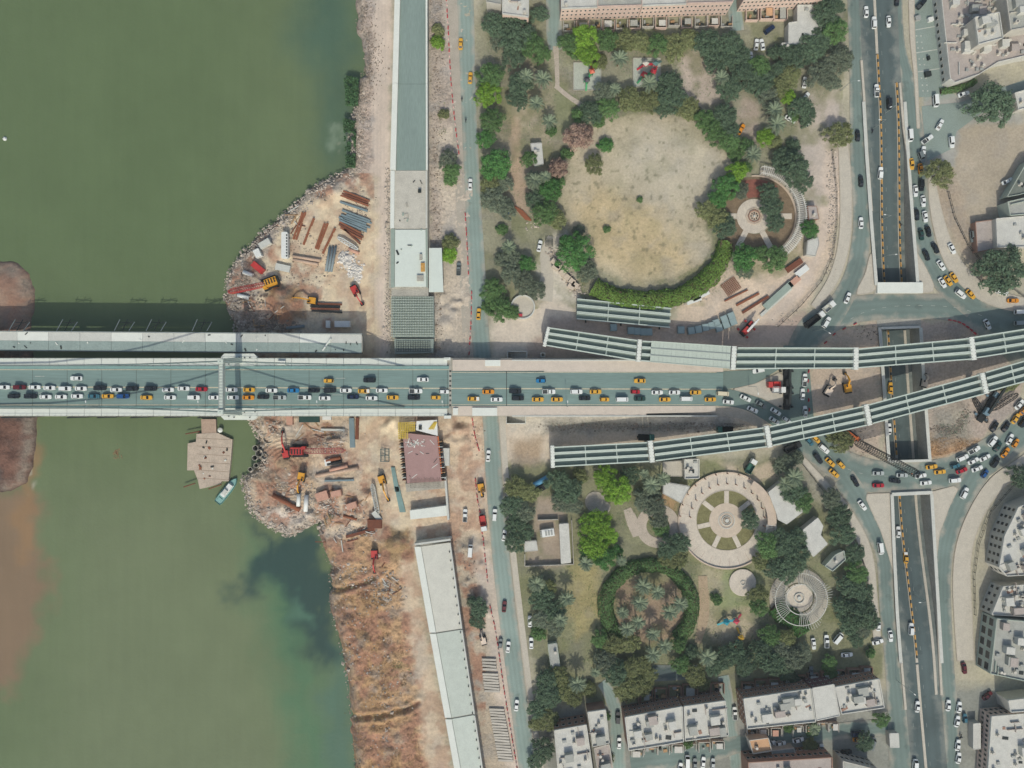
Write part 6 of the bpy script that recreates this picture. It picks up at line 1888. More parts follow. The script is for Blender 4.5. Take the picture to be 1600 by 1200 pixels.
beams('steel_pipe', 'pipe', (545, 389), (561, 396), 1, 1, M_cont, 'short salmon pipe at the foot of the beam stacks', PI_, w=1.3, kind='pipe')
beams('steel_pipe', 'pipe', (447, 513), (475, 510), 1, 1, M_pipe_g, 'grey pipe in the shade next to the unfinished bridge', PI_, w=1.2, kind='pipe')
for (x0, y0, x1, y1) in ((383, 426, 398, 431), (372, 461, 390, 466)):
    beams('steel_pipe', 'pipe', (x0, y0), (x1, y1), 1, 1, M_wht, 'white casing pipe near the %s crane boom' % ('upper side of the' if y0 < 440 else 'lower side of the'), PI_, w=1.6, kind='pipe')
beams('steel_pipe', 'pipe', (494, 743), (560, 731), 1, 1, M_pipe, 'longest beige pipe of the southern yard', PI_, w=1.5, kind='pipe')
beams('steel_pipe', 'pipe', (513, 735), (541, 728), 1, 1, M_cont, 'salmon pipe above the longest beige pipe', PI_, w=1.5, kind='pipe')
beams('steel_pipe', 'pipe', (513, 722), (536, 717), 2, 1.5, [M_blk, M_rust], 'dark pipe beside a white tarpaulin', PI_, w=1.4, kind='pipe')
beams('steel_pipe', 'pipe', (429, 774), (471, 797), 1, 1, M_rust, 'long brown pipe on the southern spit', PI_, w=1.8, kind='pipe')
beams('steel_pipe', 'pipe', (468, 769), (467, 790), 1, 1, M_wht, 'shorter white pipe on the southern spit', PI_, w=1.6, kind='pipe')
beams('steel_pipe', 'pipe', (480, 774), (478, 800), 1, 1, M_wht, 'longer white pipe on the southern spit', PI_, w=1.8, kind='pipe')
beams('steel_pipe', 'pipe', (511, 689), (532, 686), 1, 1, M_pipe, 'beige pipe above the red lattice crane', PI_, w=1.3, kind='pipe')
beams('steel_pipe', 'pipe', (560, 812), (539, 806), 1, 1, M_rust, 'brown pipe near the muddy inlet', PI_, w=1.1, kind='pipe')
beams('steel_beam', 'beam', (505, 751), (551, 750), 1, 1, M_bluegrey, 'blue-grey beam across the southern yard', NB)
beams('steel_beam', 'beam', (550, 651), (551, 697), 1, 1, M_bluegrey, 'broad blue-green beam below the bridge', NB, w=2.0)
beams('steel_beam', 'beam', (559, 651), (558, 685), 1, 1, M_rust2, 'brown beam beside the broad blue-green one', NB, w=1.3)
beams('steel_beam', 'beam', (500, 671), (537, 672), 1, 1, M_conc, 'pale beam above the red lattice crane', NB, w=.9)
beams('steel_beam', 'beam', (541, 838), (585, 827), 1, 1, M_rust2, 'dark brown beam below the rusty tank', NB, w=1.2)
# vertical casings at the shore
for i, (x, y, r) in enumerate(((420, 685, 2.0), (400, 700, 1.2), (406, 708, 1.5), (414, 713, 1.2), (399, 715, 1.1), (401, 727, 1.0), (392, 733, .9))):
    p = W(x, y, -3)
    mb = MB().pipe((0, 0, -4), (0, 0, .9), r, 14, .14)
    mb.lathe([(0, -1.6), (r - .15, -1.6)], 14, mi=1)
    o = mb.build('casing_pipe', [M_conc_dirty, M_blk], None, False)
    o.location = p
    tag(o, 'upright pile casing at the southern spit shore, %s from the top' % ordinal(i + 1), 'casing', 'pile casings at the shore')
def container(px, py, L, w, h, ang, m, name, label, cat, dz=0.0, ribs=True, roof=None):
    t = thing(name, label, cat, G(px, py, dz), R(ang))
    mb = MB().box((0, 0, 0), (L, w, h))
    mb.build('body', m, t)
    if ribs:
        rb = MB()
        k = int(L / .6)
        for i in range(k):
            rb.box((-L / 2 + (i + .5) * L / k, 0, h), (.22, w * .96, .05))
        rb.build('roof_rib', roof or m, t)
    return t
container(405, 397, 3.2, 2.4, 2.4, 115, M_wht, 'site_container', 'small white container near the water at the northern yard', 'container')
container(416, 382, 4.6, 2.4, 2.2, 30, M_conc, 'site_container', 'grey-white container by the rubble shore', 'container')
container(405, 419, 5.0, 2.3, 2.4, -40, M_red, 'generator', 'red generator box near the yellow crane', 'generator')
container(443, 419, 5.8, 2.6, 1.2, -12, M_conc, 'concrete_block', 'grey concrete slab below the white bus', 'concrete block', ribs=False)
container(505, 774, 4.8, 3.4, 2.2, 18, M_cont, 'site_container', 'larger pink container of the southern yard', 'container')
container(527, 770, 4.0, 2.3, 2.2, 12, M_cont, 'site_container', 'small pink container beside the larger one', 'container')
container(551, 789, 4.0, 2.4, 2.2, 18, M_cont, 'site_container', 'salmon container with a dark shadow behind it', 'container')
container(697, 713, 3.0, 6.8, 2.6, 0, M_conc, 'site_office', 'grey corrugated site cabin beside the red-brown formwork', 'cabin')
container(587, 817, 5.6, 3.4, 2.4, 0, M_rust2, 'steel_tank', 'open brown steel tank beside the haul road', 'tank')
container(590, 806, 2.0, 4.6, 1.4, 38, M_conc, 'concrete_block', 'grey block leaning at the end of the white truss', 'concrete block', ribs=False)
container(455, 656, 2.4, 3.6, 2.3, 0, M_cont, 'site_container', 'salmon container right below the bridge edge', 'container')
container(484, 655, 8.0, 2.4, 1.0, 0, mat('dark_green_tarp', '2f4a44', .8, .15, 1), 'material_stack', 'dark green covered stack below the bridge edge', 'material stack')
container(512, 653, 3.4, 1.4, 1.5, 0, M_wht, 'site_container', 'small white box below the bridge edge', 'container')
container(513, 722, 2.4, 2.6, 1.2, 10, M_wht, 'tarpaulin_heap', 'white tarpaulin over the ends of dark pipes', 'tarpaulin', ribs=False)
container(537, 507, 6.0, 2.4, 2.6, 0, M_wht, 'tank_truck', 'white tank truck in the shade of the unfinished bridge', 'truck', ribs=False)
container(514, 507, 1.6, 2.8, 1.8, 0, M_wht, 'site_container', 'tiny white booth in the shade of the unfinished bridge', 'booth')
# bus
t = thing('bus', 'white bus with dark roof hatches parked in the northern yard', 'bus', G(448, 385), R(90))
hb = MB(); hull(hb, 10.5, 2.7, .4, 2.6, 2.95, inset=.12, cr=.5, nose=.03)
hb.build('body', M_wht, t)
for k in range(8):
    MB().box((-4.2 + k * 1.15, -.9, 2.6), (.7, .5, .38)).build('roof_hatch', M_blk, t)
for sx, sy in ((3.2, 1.2), (3.2, -1.2), (-3, 1.2), (-3, -1.2)):
    MB().tube((sx, sy - .15, .5), (sx, sy + .15, .5), .5, 10).build('wheel', M_tyre, t)

def excavator(px, py, ang, m, label, reach=1.0, z=None, scale=1.0):
    """House points along +x; boom, stick and bucket in front."""
    t = thing('excavator', label, 'excavator', G(px, py) if z is None else W(px, py, z), R(ang))
    t.scale = (scale,) * 3
    for s_ in (-1, 1):
        mb = MB()
        mb.box((0, s_ * 1.15, .05), (3.9, .6, .8), taper=.93)
        mb.build('track', M_blk, t)
    MB().box((-.5, 0, 1.0), (2.9, 2.5, 1.15), taper=.94).build('house', m, t)
    MB().box((-2.0, 0, 1.0), (.9, 2.4, 1.0), taper=.9).build('counterweight', M_blk, t)
    c = MB().box((.65, .75, 1.05), (1.4, .95, 1.7), taper=.88).build('cab', m, t)
    MB().box((.65, .75, 2.76), (1.0, .65, .03)).build('roof_glass', M_glass, c)
    q = [(.7, -.1, 1.8), (2.6 * reach + .6, -.1, 3.9), (4.6 * reach + .6, -.1, 3.0), (6.4 * reach + .4, -.1, .9)]
    MB().beam(q[0], q[1], .5, .6).beam(q[1], q[2], .45, .5).build('boom', m, t)
    MB().beam(q[2], q[3], .35, .42).build('stick', m, t)
    MB().box((q[3][0], -.1, .1), (1.0, 1.1, .9), taper=1.2).build('bucket', M_blk, t)
    return t
def lattice(mb, A, B, w, bays, r=.1):
    A, B = Vector(A), Vector(B)
    d = (B - A).normalized()
    s_ = d.cross(Vector((0, 0, 1))).normalized()
    u_ = s_.cross(d)
    cs = []
    for k in range(bays + 1):
        p = A.lerp(B, k / bays)
        ww = w * (min(1, k / 2 + .35, (bays - k) / 2 + .35)) / 2
        cs.append([p + s_ * a * ww + u_ * b_ * ww for a, b_ in ((-1, -1), (1, -1), (1, 1), (-1, 1))])
    for k in range(bays):
        for i in range(4):
            mb.beam(cs[k][i], cs[k + 1][i], r * 1.5, r * 1.5)
            mb.beam(cs[k][i], cs[k + 1][(i + 1) % 4], r, r)
            mb.beam(cs[k + 1][i], cs[k + 1][(i + 1) % 4], r, r)
def crawler_crane(px, py, ang, m, mboom, label, tip_px, tip_z, bays=14, bw=1.6):
    z0 = gz(px, py)
    t = thing('crawler_crane', label, 'crane', W(px, py, z0), 0)
    o = Vector(t.location)
    ca, sa = math.cos(R(ang)), math.sin(R(ang))
    rot = lambda x, y, z: (x * ca - y * sa, x * sa + y * ca, z)
    for s_ in (-1, 1):
        c = rot(0, s_ * 2.0, .05)
        MB().box(c, (6.2, 1.0, 1.1), R(ang), taper=.95).build('track', M_blk, t)
    MB().box(rot(-1.0, 0, 1.25), (5.0, 3.0, 1.9), R(ang), taper=.95).build('house', m, t)
    MB().box(rot(-3.6, 0, 1.3), (1.0, 3.2, 1.4), R(ang)).build('counterweight', M_blk, t)
    c = MB().box(rot(1.9, 1.3, 1.3), (1.6, 1.2, 2.0), R(ang), taper=.9).build('cab', m, t)
    gr = MB()
    for k in range(4):
        gr.box(rot(-2.6 + k * 1.1, -.2, 3.12), (.5, 2.0, .12), R(ang))
    gr.build('engine_louvre', M_blk, t)
    tip = Vector(W(*tip_px, tip_z)) - o
    base = Vector(rot(1.9, 0, 1.8))
    mb = MB()
    lattice(mb, base, tip, bw, bays, .09)
    mb.build('lattice_boom', mboom, t)
    g = MB()
    a = Vector(rot(-3.2, 0, 4.2))
    g.beam(Vector(rot(-3.0, .9, 3)), a, .16, .16).beam(Vector(rot(-3.0, -.9, 3)), a, .16, .16)
    g.build('gantry', m, t)
    g = MB()
    for s_ in (-.6, .6):
        off = Vector(rot(0, s_, 0))
        g.beam(a + off, tip + off * .5, .07, .07)
    g.build('pendant_line', M_blk, t)
    hk = MB().beam(tip, tip + Vector((0, 0, -min(5, tip_z * .4))), .05, .05).build('hoist_rope', M_blk, t)
    MB().box((tip.x, tip.y, tip.z - min(5, tip_z * .4) - .6), (.5, .35, .7)).build('hook_block', m, t)
    return t
crawler_crane(423, 443, 200, M_yel, M_red, 'yellow crawler crane with a red lattice boom over the northern shore', (357, 456), 11, 16, 1.7)
crawler_crane(470, 704, 0, M_red, mat('boom_dusty_red', 'a5605c', .7, .12, 1), 'red crawler crane with its lattice boom lowered over the southern yard', (537, 704), 4.5, 15, 2.0)
crawler_crane(1326, 684, -38, M_org, M_blk, 'orange crawler crane with a long black boom reaching over the roundabout traffic', (1437, 743), 18, 30, 2.6)
excavator(488, 470, 172, M_yel, 'yellow excavator beside the brown mound of the northern yard', 1.15)
excavator(556, 455, -62, M_red, 'red excavator standing on the open sand of the northern yard', .85)
excavator(448, 707, 100, M_red, 'orange-red excavator with raised arm on the southern spit', 1.25)
excavator(598, 750, -72, M_yel, 'yellow excavator on the haul road beside the white truss', 1.2)
excavator(586, 866, -88, M_red, 'small red excavator on the dry southern bank', 1.0)
excavator(755, 998, 104, mat('machine_pale', 'd8c8b4', .6, .1, 1), 'white and orange excavator on the verge by the street', .7, scale=.85)
excavator(752, 762, -80, M_yel, 'yellow loader parked between red barriers beside the street', .45, scale=.95)
excavator(472, 745, -100, M_yel, 'dark yellow machine working at the rim of the round mound', .9)
excavator(1322, 605, 100, M_yel, 'yellow excavator on the sand in the roundabout between the flyovers', .8)
excavator(1293, 610, 60, mat('machine_pale', 'd8c8b4'), 'pale excavator on the sand in the roundabout, west of the yellow one', .7)
excavator(1442, 598, 80, mat('machine_pale', 'd8c8b4'), 'pale excavator beside the sunken roadway under the flyovers', .6, scale=.8)
def truck(px, py, ang, cabm, bedm, label, L=7.5, z=None, load=None, box_h=1.3, name='truck', cat='truck'):
    t = thing(name, label, cat, G(px, py) if z is None else W(px, py, z), R(ang))
    MB().box((-.2, 0, .6), (L, 1.1, .35)).build('chassis', M_blk, t)
    c = MB().box((L / 2 - .9, 0, .7), (1.9, 2.35, 2.0), taper=.92).build('cab', cabm, t)
    MB().box((L / 2 + .02, 0, 1.75), (.08, 1.9, .75)).build('windscreen', M_glass, c)
    b_ = MB()
    bl = L - 2.3
    b_.box((-1.0, 0, .96), (bl, 2.4, .15))
    for s_ in (-1, 1):
        b_.box((-1.0, s_ * 1.15, 1.1), (bl, .1, box_h))
    b_.box((-1.0 - bl / 2 + .05, 0, 1.1), (.1, 2.2, box_h)); b_.box((-1.0 + bl / 2 - .05, 0, 1.1), (.1, 2.2, box_h))
    b_.build('cargo_bed', bedm, t)
    if load:
        MB().box((-1.0, 0, 1.15), (bl - .4, 2.0, box_h * .8), taper=.8).build('load', load, t)
    for x in (L / 2 - 1.2, -L / 2 + 2.2, -L / 2 + .9):
        for s_ in (-1, 1):
            MB().tube((x, s_ * 1.1 - .15, .5), (x, s_ * 1.1 + .15, .5), .5, 10).build('wheel', M_blk, t)
    return t
truck(755, 816, -80, M_wht, M_red, 'red truck with a white cab on the dirt beside the street', 6.0)
truck(1270, 500, 38, M_wht, M_blk, 'dark flatbed truck with a white cab beside the slip road', 8.5, .05)
truck(1292, 480, 40, M_wht, M_conc, 'small white truck parked above the dark flatbed', 5.0, .05)
truck(1207, 601, 180, M_red, M_red, 'red truck beside the white lorry on the junction island', 5.0, .14)
truck(1214, 609, 0, M_wht, M_wht, 'white lorry parked on the junction island', 5.0, .14, M_wht)
truck(1008, 683, 0, mat('truck_green', '3f6d5f', .6, .1, 1), M_blk, 'green truck half hidden by the southern flyover', 6.2, .05)
truck(1131, 671, 180, mat('truck_green', '3f6d5f'), M_blk, 'dark green truck at the northern edge of the southern flyover', 6.2, .05)
truck(1171, 728, 60, M_wht, mat('truck_green', '3f6d5f'), 'green and white truck beside the round pergola', 6.0, .05)
truck(1236, 698, 25, M_blk, M_blk, 'black truck at the corner under the southern flyover', 6.5, .05)
def mobile_crane(px, py, ang, m, label, L=11, tip=None, tz=6):
    t = thing('mobile_crane', label, 'crane', W(px, py, .05), R(ang))
    MB().box((0, 0, .6), (L, 2.4, .7)).build('chassis', M_blk, t)
    MB().box((L / 2 - 1.0, .3, .9), (1.9, 1.6, 1.7), taper=.9).build('cab', m, t)
    MB().box((-L * .15, 0, 1.3), (2.8, 2.2, 1.6), taper=.93).build('superstructure', m, t)
    MB().beam((-L * .2, -.4, 2.9), (L * .62, -.4, 3.3), .8, .9).beam((L * .62, -.4, 3.3), (L * .8, -.4, 3.4), .55, .6).build('telescopic_boom', M_wht if m is M_red else M_dark, t)
    for x in (-L * .35, L * .3):
        for s_ in (-1, 1):
            MB().box((x, s_ * 2.3, .1), (.7, .9, .6)).build('outrigger', m, t)
    for x in (-L * .38, -L * .25, L * .2, L * .33):
        for s_ in (-1, 1):
            MB().tube((x, s_ * 1.05 - .15, .5), (x, s_ * 1.05 + .15, .5), .5, 10).build('wheel', M_blk, t)
    return t
mobile_crane(1166, 514, 48, M_red, 'red mobile crane beside the northern flyover', 6.5)
mobile_crane(1228, 592, 90, M_blk, 'black mobile crane north of the pair on the junction', 10)
mobile_crane(1228, 624, 88, M_blk, 'black mobile crane south of the pair on the junction', 8)
mobile_crane(1541, 636, 58, mat('machine_bluegrey', '6f8894', .6, .1, 1), 'blue-grey mobile crane below the southern flyover by the traffic jam', 13)
t = thing('lattice_section', 'black lattice crane section lying in the roundabout beside the mobile crane', 'crane section', W(1529, 640, .0))
mb = MB(); lattice(mb, (-2.6, 5, .9), (2.8, -5, .9), 1.5, 8, .1); mb.build('lattice', M_blk, t)
t = thing('lattice_section', 'black lattice outrigger frame over the roadway edge beside the mobile crane', 'crane section', W(1565, 625, .0))
mb = MB(); lattice(mb, (-5, -4, 1.2), (5, 2.5, 1.8), 1.8, 8, .1); mb.build('lattice', M_blk, t)
# long white truss beside the haul road
t = thing('steel_truss', 'long pale lattice truss lying along the haul road', 'truss', G(587, 779))
mb = MB(); lattice(mb, (-1.2, 6, .9), (1.2, -6, .9), 1.5, 12, .14); mb.build('lattice', M_conc, t)
t = thing('steel_truss', 'white lattice section with red end among the rusty beams', 'truss', G(544, 381))
mb = MB(); lattice(mb, (-4, 2.4, .8), (4, -2.4, .8), 1.4, 8, .14); mb.build('lattice', M_wht, t)

# formwork of the southern abutment
fz = 3.6
ab = thing('formwork_deck', 'red-brown plywood formwork deck with rebar at its lower end', 'formwork')
def fprism(par, name, pts, z0, z1, m):
    mb = MB(); mb.prism([W2(x, y, fz) for x, y in pts], z0, z1)
    return mb.build(name, m, par)
fprism(ab, 'plywood_deck', [(629, 676), (683, 682), (690, 752), (636, 755)], -.2, fz, M_ply)
q = random.Random(5)
for k in range(16):
    y = 690 + k * 4
    for x0 in (624.5 + (y - 680) * .09, 685.5 + (y - 680) * .1):
        p = W(x0 + 1, y, fz)
        MB().box((p[0], p[1], .0), (1.6, .25, fz + .6)).build('shoring_frame', (M_wood, M_dark, M_conc, M_rust2)[k % 4], ab)
fprism(ab, 'edge_plank', [(683.5, 682), (685.5, 682), (691, 740), (689.5, 740)], fz - .1, fz + .35, M_org)
for k in range(24):
    x = 641 + k * 2
    a, b = W(x, 748 + q.uniform(-3, 1), fz + .3), W(x + .4, 763, fz - .2)
    MB().beam(a, b, .09, .09).build('rebar', M_dark, ab)
for k in range(11):
    a = q.uniform(0, 3.1)
    x, y = q.uniform(638, 682), q.uniform(690, 745)
    p = W(x, y, fz)
    MB().box((p[0], p[1], fz), (q.uniform(.6, 3.0), .2, .12), a).build('loose_plank', M_conc_white if k % 2 else M_dark, ab)
mb = MB()
for k in range(46):
    p = W(q.uniform(634, 664), q.uniform(686, 698), fz)
    mb.box((p[0], p[1], fz), (q.uniform(.2, .9), q.uniform(.1, .4), .12), q.uniform(0, 3))
stuff(mb.build('offcut_litter', M_conc_white, ab))
ys = thing('scaffold_platform', 'yellow scaffold platform at the top of the red-brown formwork', 'scaffold')
mb = MB()
for k in range(10):
    x = 623 + k * 2.7
    a, b = W(x, 660, fz + .5), W(x + .5, 686 - (k > 5) * 12, fz + .5)
    mb.beam(a, b, .3, .2)
for k in range(8):
    a, b = W(622, 661 + k * 3.3, fz + .3), W(649 - (k > 4) * 14, 660 + k * 3.3, fz + .3)
    mb.beam(a, b, .25, .2)
mb.build('yellow_grid', M_scaf, ys)
mb = MB()
for x, y in ((623, 661), (648, 661), (623, 686), (648, 672), (635, 662), (635, 685)):
    p = W(x, y, fz)
    mb.box((p[0], p[1], -.2), (.15, .15, fz + .6))
mb.build('standard', M_scaf, ys)
wp = thing('plank_platform', 'white plank platform between the yellow scaffold and the bridge', 'platform')
fprism(wp, 'planking', [(651, 658), (683, 656), (684, 681), (650, 672)], fz - .4, fz + .2, M_wht)
for k in range(4):
    a, b = W(670 + k * 2.4, 671, fz + .3), W(679 + k * 1.2, 659, fz + .3)
    MB().beam(a, b, .35, .2).build('yellow_beam', M_scaf, wp)
p = W(657, 668, fz); MB().box((p[0], p[1], fz + .2), (1.2, 1.6, .5)).build('tool_box', M_dark, wp)
# abutment wall and pit walls
aw = thing('abutment_wall', 'white concrete abutment wall south of the formwork pit', 'wall')
fprism(aw, 'wall', [(640, 798), (699, 790), (700, 806), (641, 812)], -.4, 3.2, M_conc_white)
fprism(aw, 'side_wall', [(694, 745), (697, 745), (702, 812), (699, 813)], -.4, 3.6, M_conc)
fprism(aw, 'back_wall', [(632, 757), (694, 752), (695, 764), (634, 770)], -.4, 1.6, M_conc_dirty)
# green sheeting stacks
gs = thing('sheet_stack', 'blue-green sheet piles stacked along the haul road beside the formwork', 'sheet stack', G(620, 765))
o = Vector(gs.location)
for k in range(9):
    a, b = Vector(G(612 + k * 1.4, 730 + (k > 3) * 30)), Vector(G(618 + k * 1.9, 768 + (k > 3) * 32))
    MB().beam(a - o + Vector((0, 0, .3)), b - o + Vector((0, 0, .3)), .42, .5).build('sheet_pile', mat('sheet_green', '7d9992', .6, .12, 1), gs)
cg = thing('rebar_basket', 'dark wire basket frame standing on the haul road', 'frame', G(602, 711))
mb = MB()
for x in (-1.6, 1.6):
    for y in (-2.4, -.8, .8, 2.4):
        mb.box((x, y, 0), (.18, .18, 1.6))
for z in (.2, 1.5):
    for x in (-1.6, 0, 1.6):
        mb.box((x, 0, z), (.16, 4.9, .16))
    for y in (-2.4, 0, 2.4):
        mb.box((0, y, z), (3.3, .16, .16))
mb.build('frame_bars', mat('frame_bluegrey', '5f6f6c', .7, .1, 1), cg)

# precast beams beside the street
me = MB().box((0, 0, 0), (1, .62, .55), taper=.97).mesh('precast_beam', mat('precast_concrete', 'bdb8aa', .9, .14, .8, .1, rand=.1))
cnt = 0
for (x0, y0, x1, y1, n_, L, grp) in ((764, 1030, 765, 1045, 4, 5.6, 'uppermost'), (766, 1053, 769, 1079, 7, 6.2, 'middle'), (776, 1108, 790, 1187, 19, 6.0, 'lowest')):
    for k in range(n_):
        f = k / max(1, n_ - 1)
        o = link('precast_beam', me, None, G(x0 + (x1 - x0) * f, y0 + (y1 - y0) * f, .05), R(-2 - 2 * (k % 3)))
        o.scale = (L, 1.35, 1.2)
        tag(o, 'pale precast beam in the %s stack beside the street, %s from the top' % (grp, ordinal(k + 1)), 'precast beam', 'precast beams beside the street')

# barge and boat
t = thing('barge', 'rusty beige pontoon barge moored below the bridge', 'barge', (0, 0, 0))
bz = WATER_Z + 1.3
def bprism(name, pts, z0, z1, m=M_barge):
    mb = MB(); mb.prism([W2(x, y, bz) for x, y in pts], z0, z1)
    return mb.build(name, m, t)
bprism('pontoon', [(314, 655), (337, 655), (338, 678), (315, 678)], WATER_Z - .6, bz - .1, mat('barge_rust_brown', 'b09a86', .9, .15, .5, .1))
bprism('pontoon', [(307, 678), (339, 676), (363, 687), (361, 715), (357, 752), (346, 752), (345, 756), (322, 762), (312, 764), (309, 750), (303, 735)], WATER_Z - .6, bz)
bprism('pontoon', [(293, 693), (307, 690), (305, 735), (292, 735)], WATER_Z - .6, bz - .15)
for k in range(6):
    y = 684 + k * 12.5
    bprism('deck_seam', [(307.5, y), (361 - k * .7, y + 3), (361 - k * .7, y + 3.6), (307.5, y + .6)], bz, bz + .02, mat('seam_brown', '8d7a68', .9, .1, 1))
q = random.Random(8)
for k in range(15):
    p = W(q.uniform(309, 355), q.uniform(690, 750), bz)
    MB().box((p[0], p[1], bz), (q.uniform(.3, 1.5), q.uniform(.3, .8), q.uniform(.15, .6)), q.uniform(0, 3)).build('deck_scrap', (M_rust, M_dark, M_conc_white, M_rust2)[k % 4], t)
p = W(344, 672, bz); MB().lathe([(0, 0), (1, 0), (1, .5), (0, .9)], 10).build('rope_coil', M_conc_white, t).location = (p[0], p[1], bz - .3)
for a, b in (((290, 678), (312, 674)), ((287, 761), (305, 755)), ((326, 764), (346, 757))):
    MB().tube(W(*a, bz + .3), W(*b, bz + .5), .22, 8).build('spud_pole', M_rust2, t)
t = thing('workboat', 'teal work boat with a pale cabin beside the southern spit', 'boat', W(356, 766, WATER_Z), R(52))
hb = MB()
L_, w0 = 12.5, 3.3
prof = [(-.5, .80), (-.42, .95), (-.2, 1.0), (.1, 1.0), (.3, .82), (.42, .45), (.5, .03)]
ring = [(x * L_, -w * w0 / 2) for x, w in prof] + [(x * L_, w * w0 / 2) for x, w in reversed(prof)]
hb.prism(ring, -.5, .9)
hb.build('hull', M_tealboat, t)
g = MB(); rr = [(x * .98, y) for x, y in ring]
for a, b in zip(rr, rr[1:] + rr[:1]):
    g.beam((a[0], a[1] * .97, 1.0), (b[0], b[1] * .97, 1.0), .14, .35)
g.build('gunwale', mat('boat_dark_teal', '3f6f68', .5, .08, 1), t)
MB().box((.3, 0, .9), (6.0, 2.0, 1.3), taper=.94).build('cabin', M_wht, t)
MB().box((-.4, 0, 2.2), (2.4, 1.5, .8), taper=.9).build('wheelhouse', M_conc, t)
MB().box((-4.6, 0, .9), (1.6, 1.6, .35)).build('hatch', M_tealboat, t)

# red and white barriers along the street
bm_ = MB().box((0, 0, 0), (.42, 1.5, .8), taper=.6)
me_r, me_w = bm_.mesh('road_barrier', M_redb), MB().box((0, 0, 0), (.42, 1.0, .7), taper=.6).mesh('road_barrier', mat('barrier_pale', 'd5b5ad', .7, .1, 1))
def barriers(pts, label, group, step=8.5, all_red=False):
    c = resample([tuple(p) for p in spline(pts, 4)], max(2, int(sum(math.dist(a, b) for a, b in zip(pts, pts[1:])) / step)), False)
    for i, (x, y) in enumerate(c):
        j = min(i + 1, len(c) - 1); k = max(0, i - 1)
        ang = math.atan2(-(c[j][1] - c[k][1]), c[j][0] - c[k][0]) - math.pi / 2
        o = link('road_barrier', me_r if all_red or i % 3 < 2 else me_w, None, G(x, y, .02), ang + R(rnd.uniform(-6, 6)))
        tag(o, '%s, %s from its start' % (label, ordinal(i + 1)), 'barrier', group)
barriers([(697, -10), (700, 40), (705, 130), (712, 200), (717, 238)], 'red barrier in the row along the upper riverside street', 'red barriers along the upper street')
barriers([(727, 335), (730, 385), (732, 426)], 'red barrier in the row beside the parked grey pickup', 'red barriers beside the pickup', 7)
barriers([(737, 457), (736, 500), (733, 552)], 'red barrier in the row leading to the bridge from above', 'red barriers above the bridge', 7)
barriers([(738, 655), (742, 680), (748, 702)], 'red barrier in the short row just below the bridge', 'red barriers below the bridge', 6)
barriers([(743, 750), (746, 780), (750, 800), (754, 840)], 'red barrier in the row beside the yellow loader', 'red barriers beside the loader', 7)
barriers([(755, 842), (759, 880), (762, 909)], 'red barrier in the row beside the white van on the dirt', 'red barriers beside the van', 7)
barriers([(766, 948), (775, 990), (788, 1080), (798, 1140), (808, 1200)], 'red barrier in the row along the precast beam stacks', 'red barriers beside the precast beams', 8)
barriers([(1290, 535), (1302, 523), (1318, 514), (1336, 506)], 'red barrier on the north-western rim of the roundabout island', 'red barriers on the roundabout', 12, True)
barriers([(1484, 500), (1494, 502), (1504, 506), (1514, 513), (1523, 521)], 'red barrier on the north-eastern rim of the roundabout island', 'red barriers on the roundabout rim', 6, True)
barriers([(1263, 580), (1262, 605), (1264, 640)], 'red barrier on the western rim of the roundabout island', 'red barriers on the western rim', 12, True)

# rubble along the shores and in heaps (too many to count)
def rubble(name, label, spots, m, seed, n_, r0, r1):
    q = random.Random(seed)
    mb = MB()
    for i in range(n_):
        x, y, sx, sy = spots[q.randrange(len(spots))]
        x, y = q.gauss(x, sx), q.gauss(y, sy)
        d = min(math.dist((x, y), p) for p in EAST_SHORE)
        z = gz(x, y)
        if x < 610:
            ins = bool(inside(np.array([x]), np.array([y]), LAND_EAST)[0])
            z = WATER_Z + (z - WATER_Z) * (1 - (1 - min(1, d / 13)) ** 1.6) if ins else WATER_Z - .3
            if not ins and d > 4:
                continue
        mb.lump(W(x, y, z + .05), q.uniform(r0, r1) * (2.0 if q.random() < .06 else 1), i + seed, .6)
    return stuff(mb.build(name, m), label, 'rubble')
shore = [(x + 8, y + 5, 7, 7) for x, y in resample(EAST_SHORE[8:34], 60, False)]
rubble('shore_rubble', 'pale broken rock along the northern yard shore', shore, M_rubble, 21, 2000, .1, .5)
rubble('shore_rubble', 'broken rock round the southern spit', [(x + 6, y - 2, 8, 6) for x, y in resample(EAST_SHORE[34:52], 40, False)], M_rubble, 22, 1100, .15, .5)
rubble('shore_rubble', 'small stones along the dry southern bank edge', [(x + 4, y, 4, 5) for x, y in resample(EAST_SHORE[52:70], 50, False)], M_rubble_d, 23, 350, .1, .35)
rubble('quay_rubble', 'loose stone over the quay slope at the top', [(x + 16, y, 9, 9) for x, y in resample(EAST_SHORE[1:12], 30, False)], M_rubble_d, 24, 900, .1, .35)
rubble('concrete_debris', 'heap of broken white concrete beside the beam stacks', [(545, 410, 7, 7), (556, 425, 6, 6), (537, 402, 4, 4)], mat('rubble_white', 'cfccc2', .95, .1, 2, island=.25), 25, 260, .25, .95)
rubble('concrete_debris', 'debris scattered on the shore below the yellow crane', [(385, 470, 12, 12), (395, 500, 14, 10), (375, 440, 8, 10), (430, 510, 20, 5)], M_rubble_d, 26, 1100, .12, .6)
rubble('concrete_debris', 'rubble strip along the haul road beside the viaduct', [(607, y, 3, 8) for y in range(270, 550, 14)], M_rubble, 27, 700, .12, .45)
rubble('concrete_debris', 'rubble and offcuts strewn over the southern yard', [(500, 790, 22, 10), (540, 800, 22, 10), (470, 790, 18, 10), (520, 690, 14, 8), (560, 830, 18, 6), (600, 925, 16, 14), (420, 665, 16, 10), (455, 760, 20, 10), (560, 900, 25, 12), (545, 1000, 14, 60), (600, 1080, 18, 60)], M_rubble, 28, 2200, .1, .5)
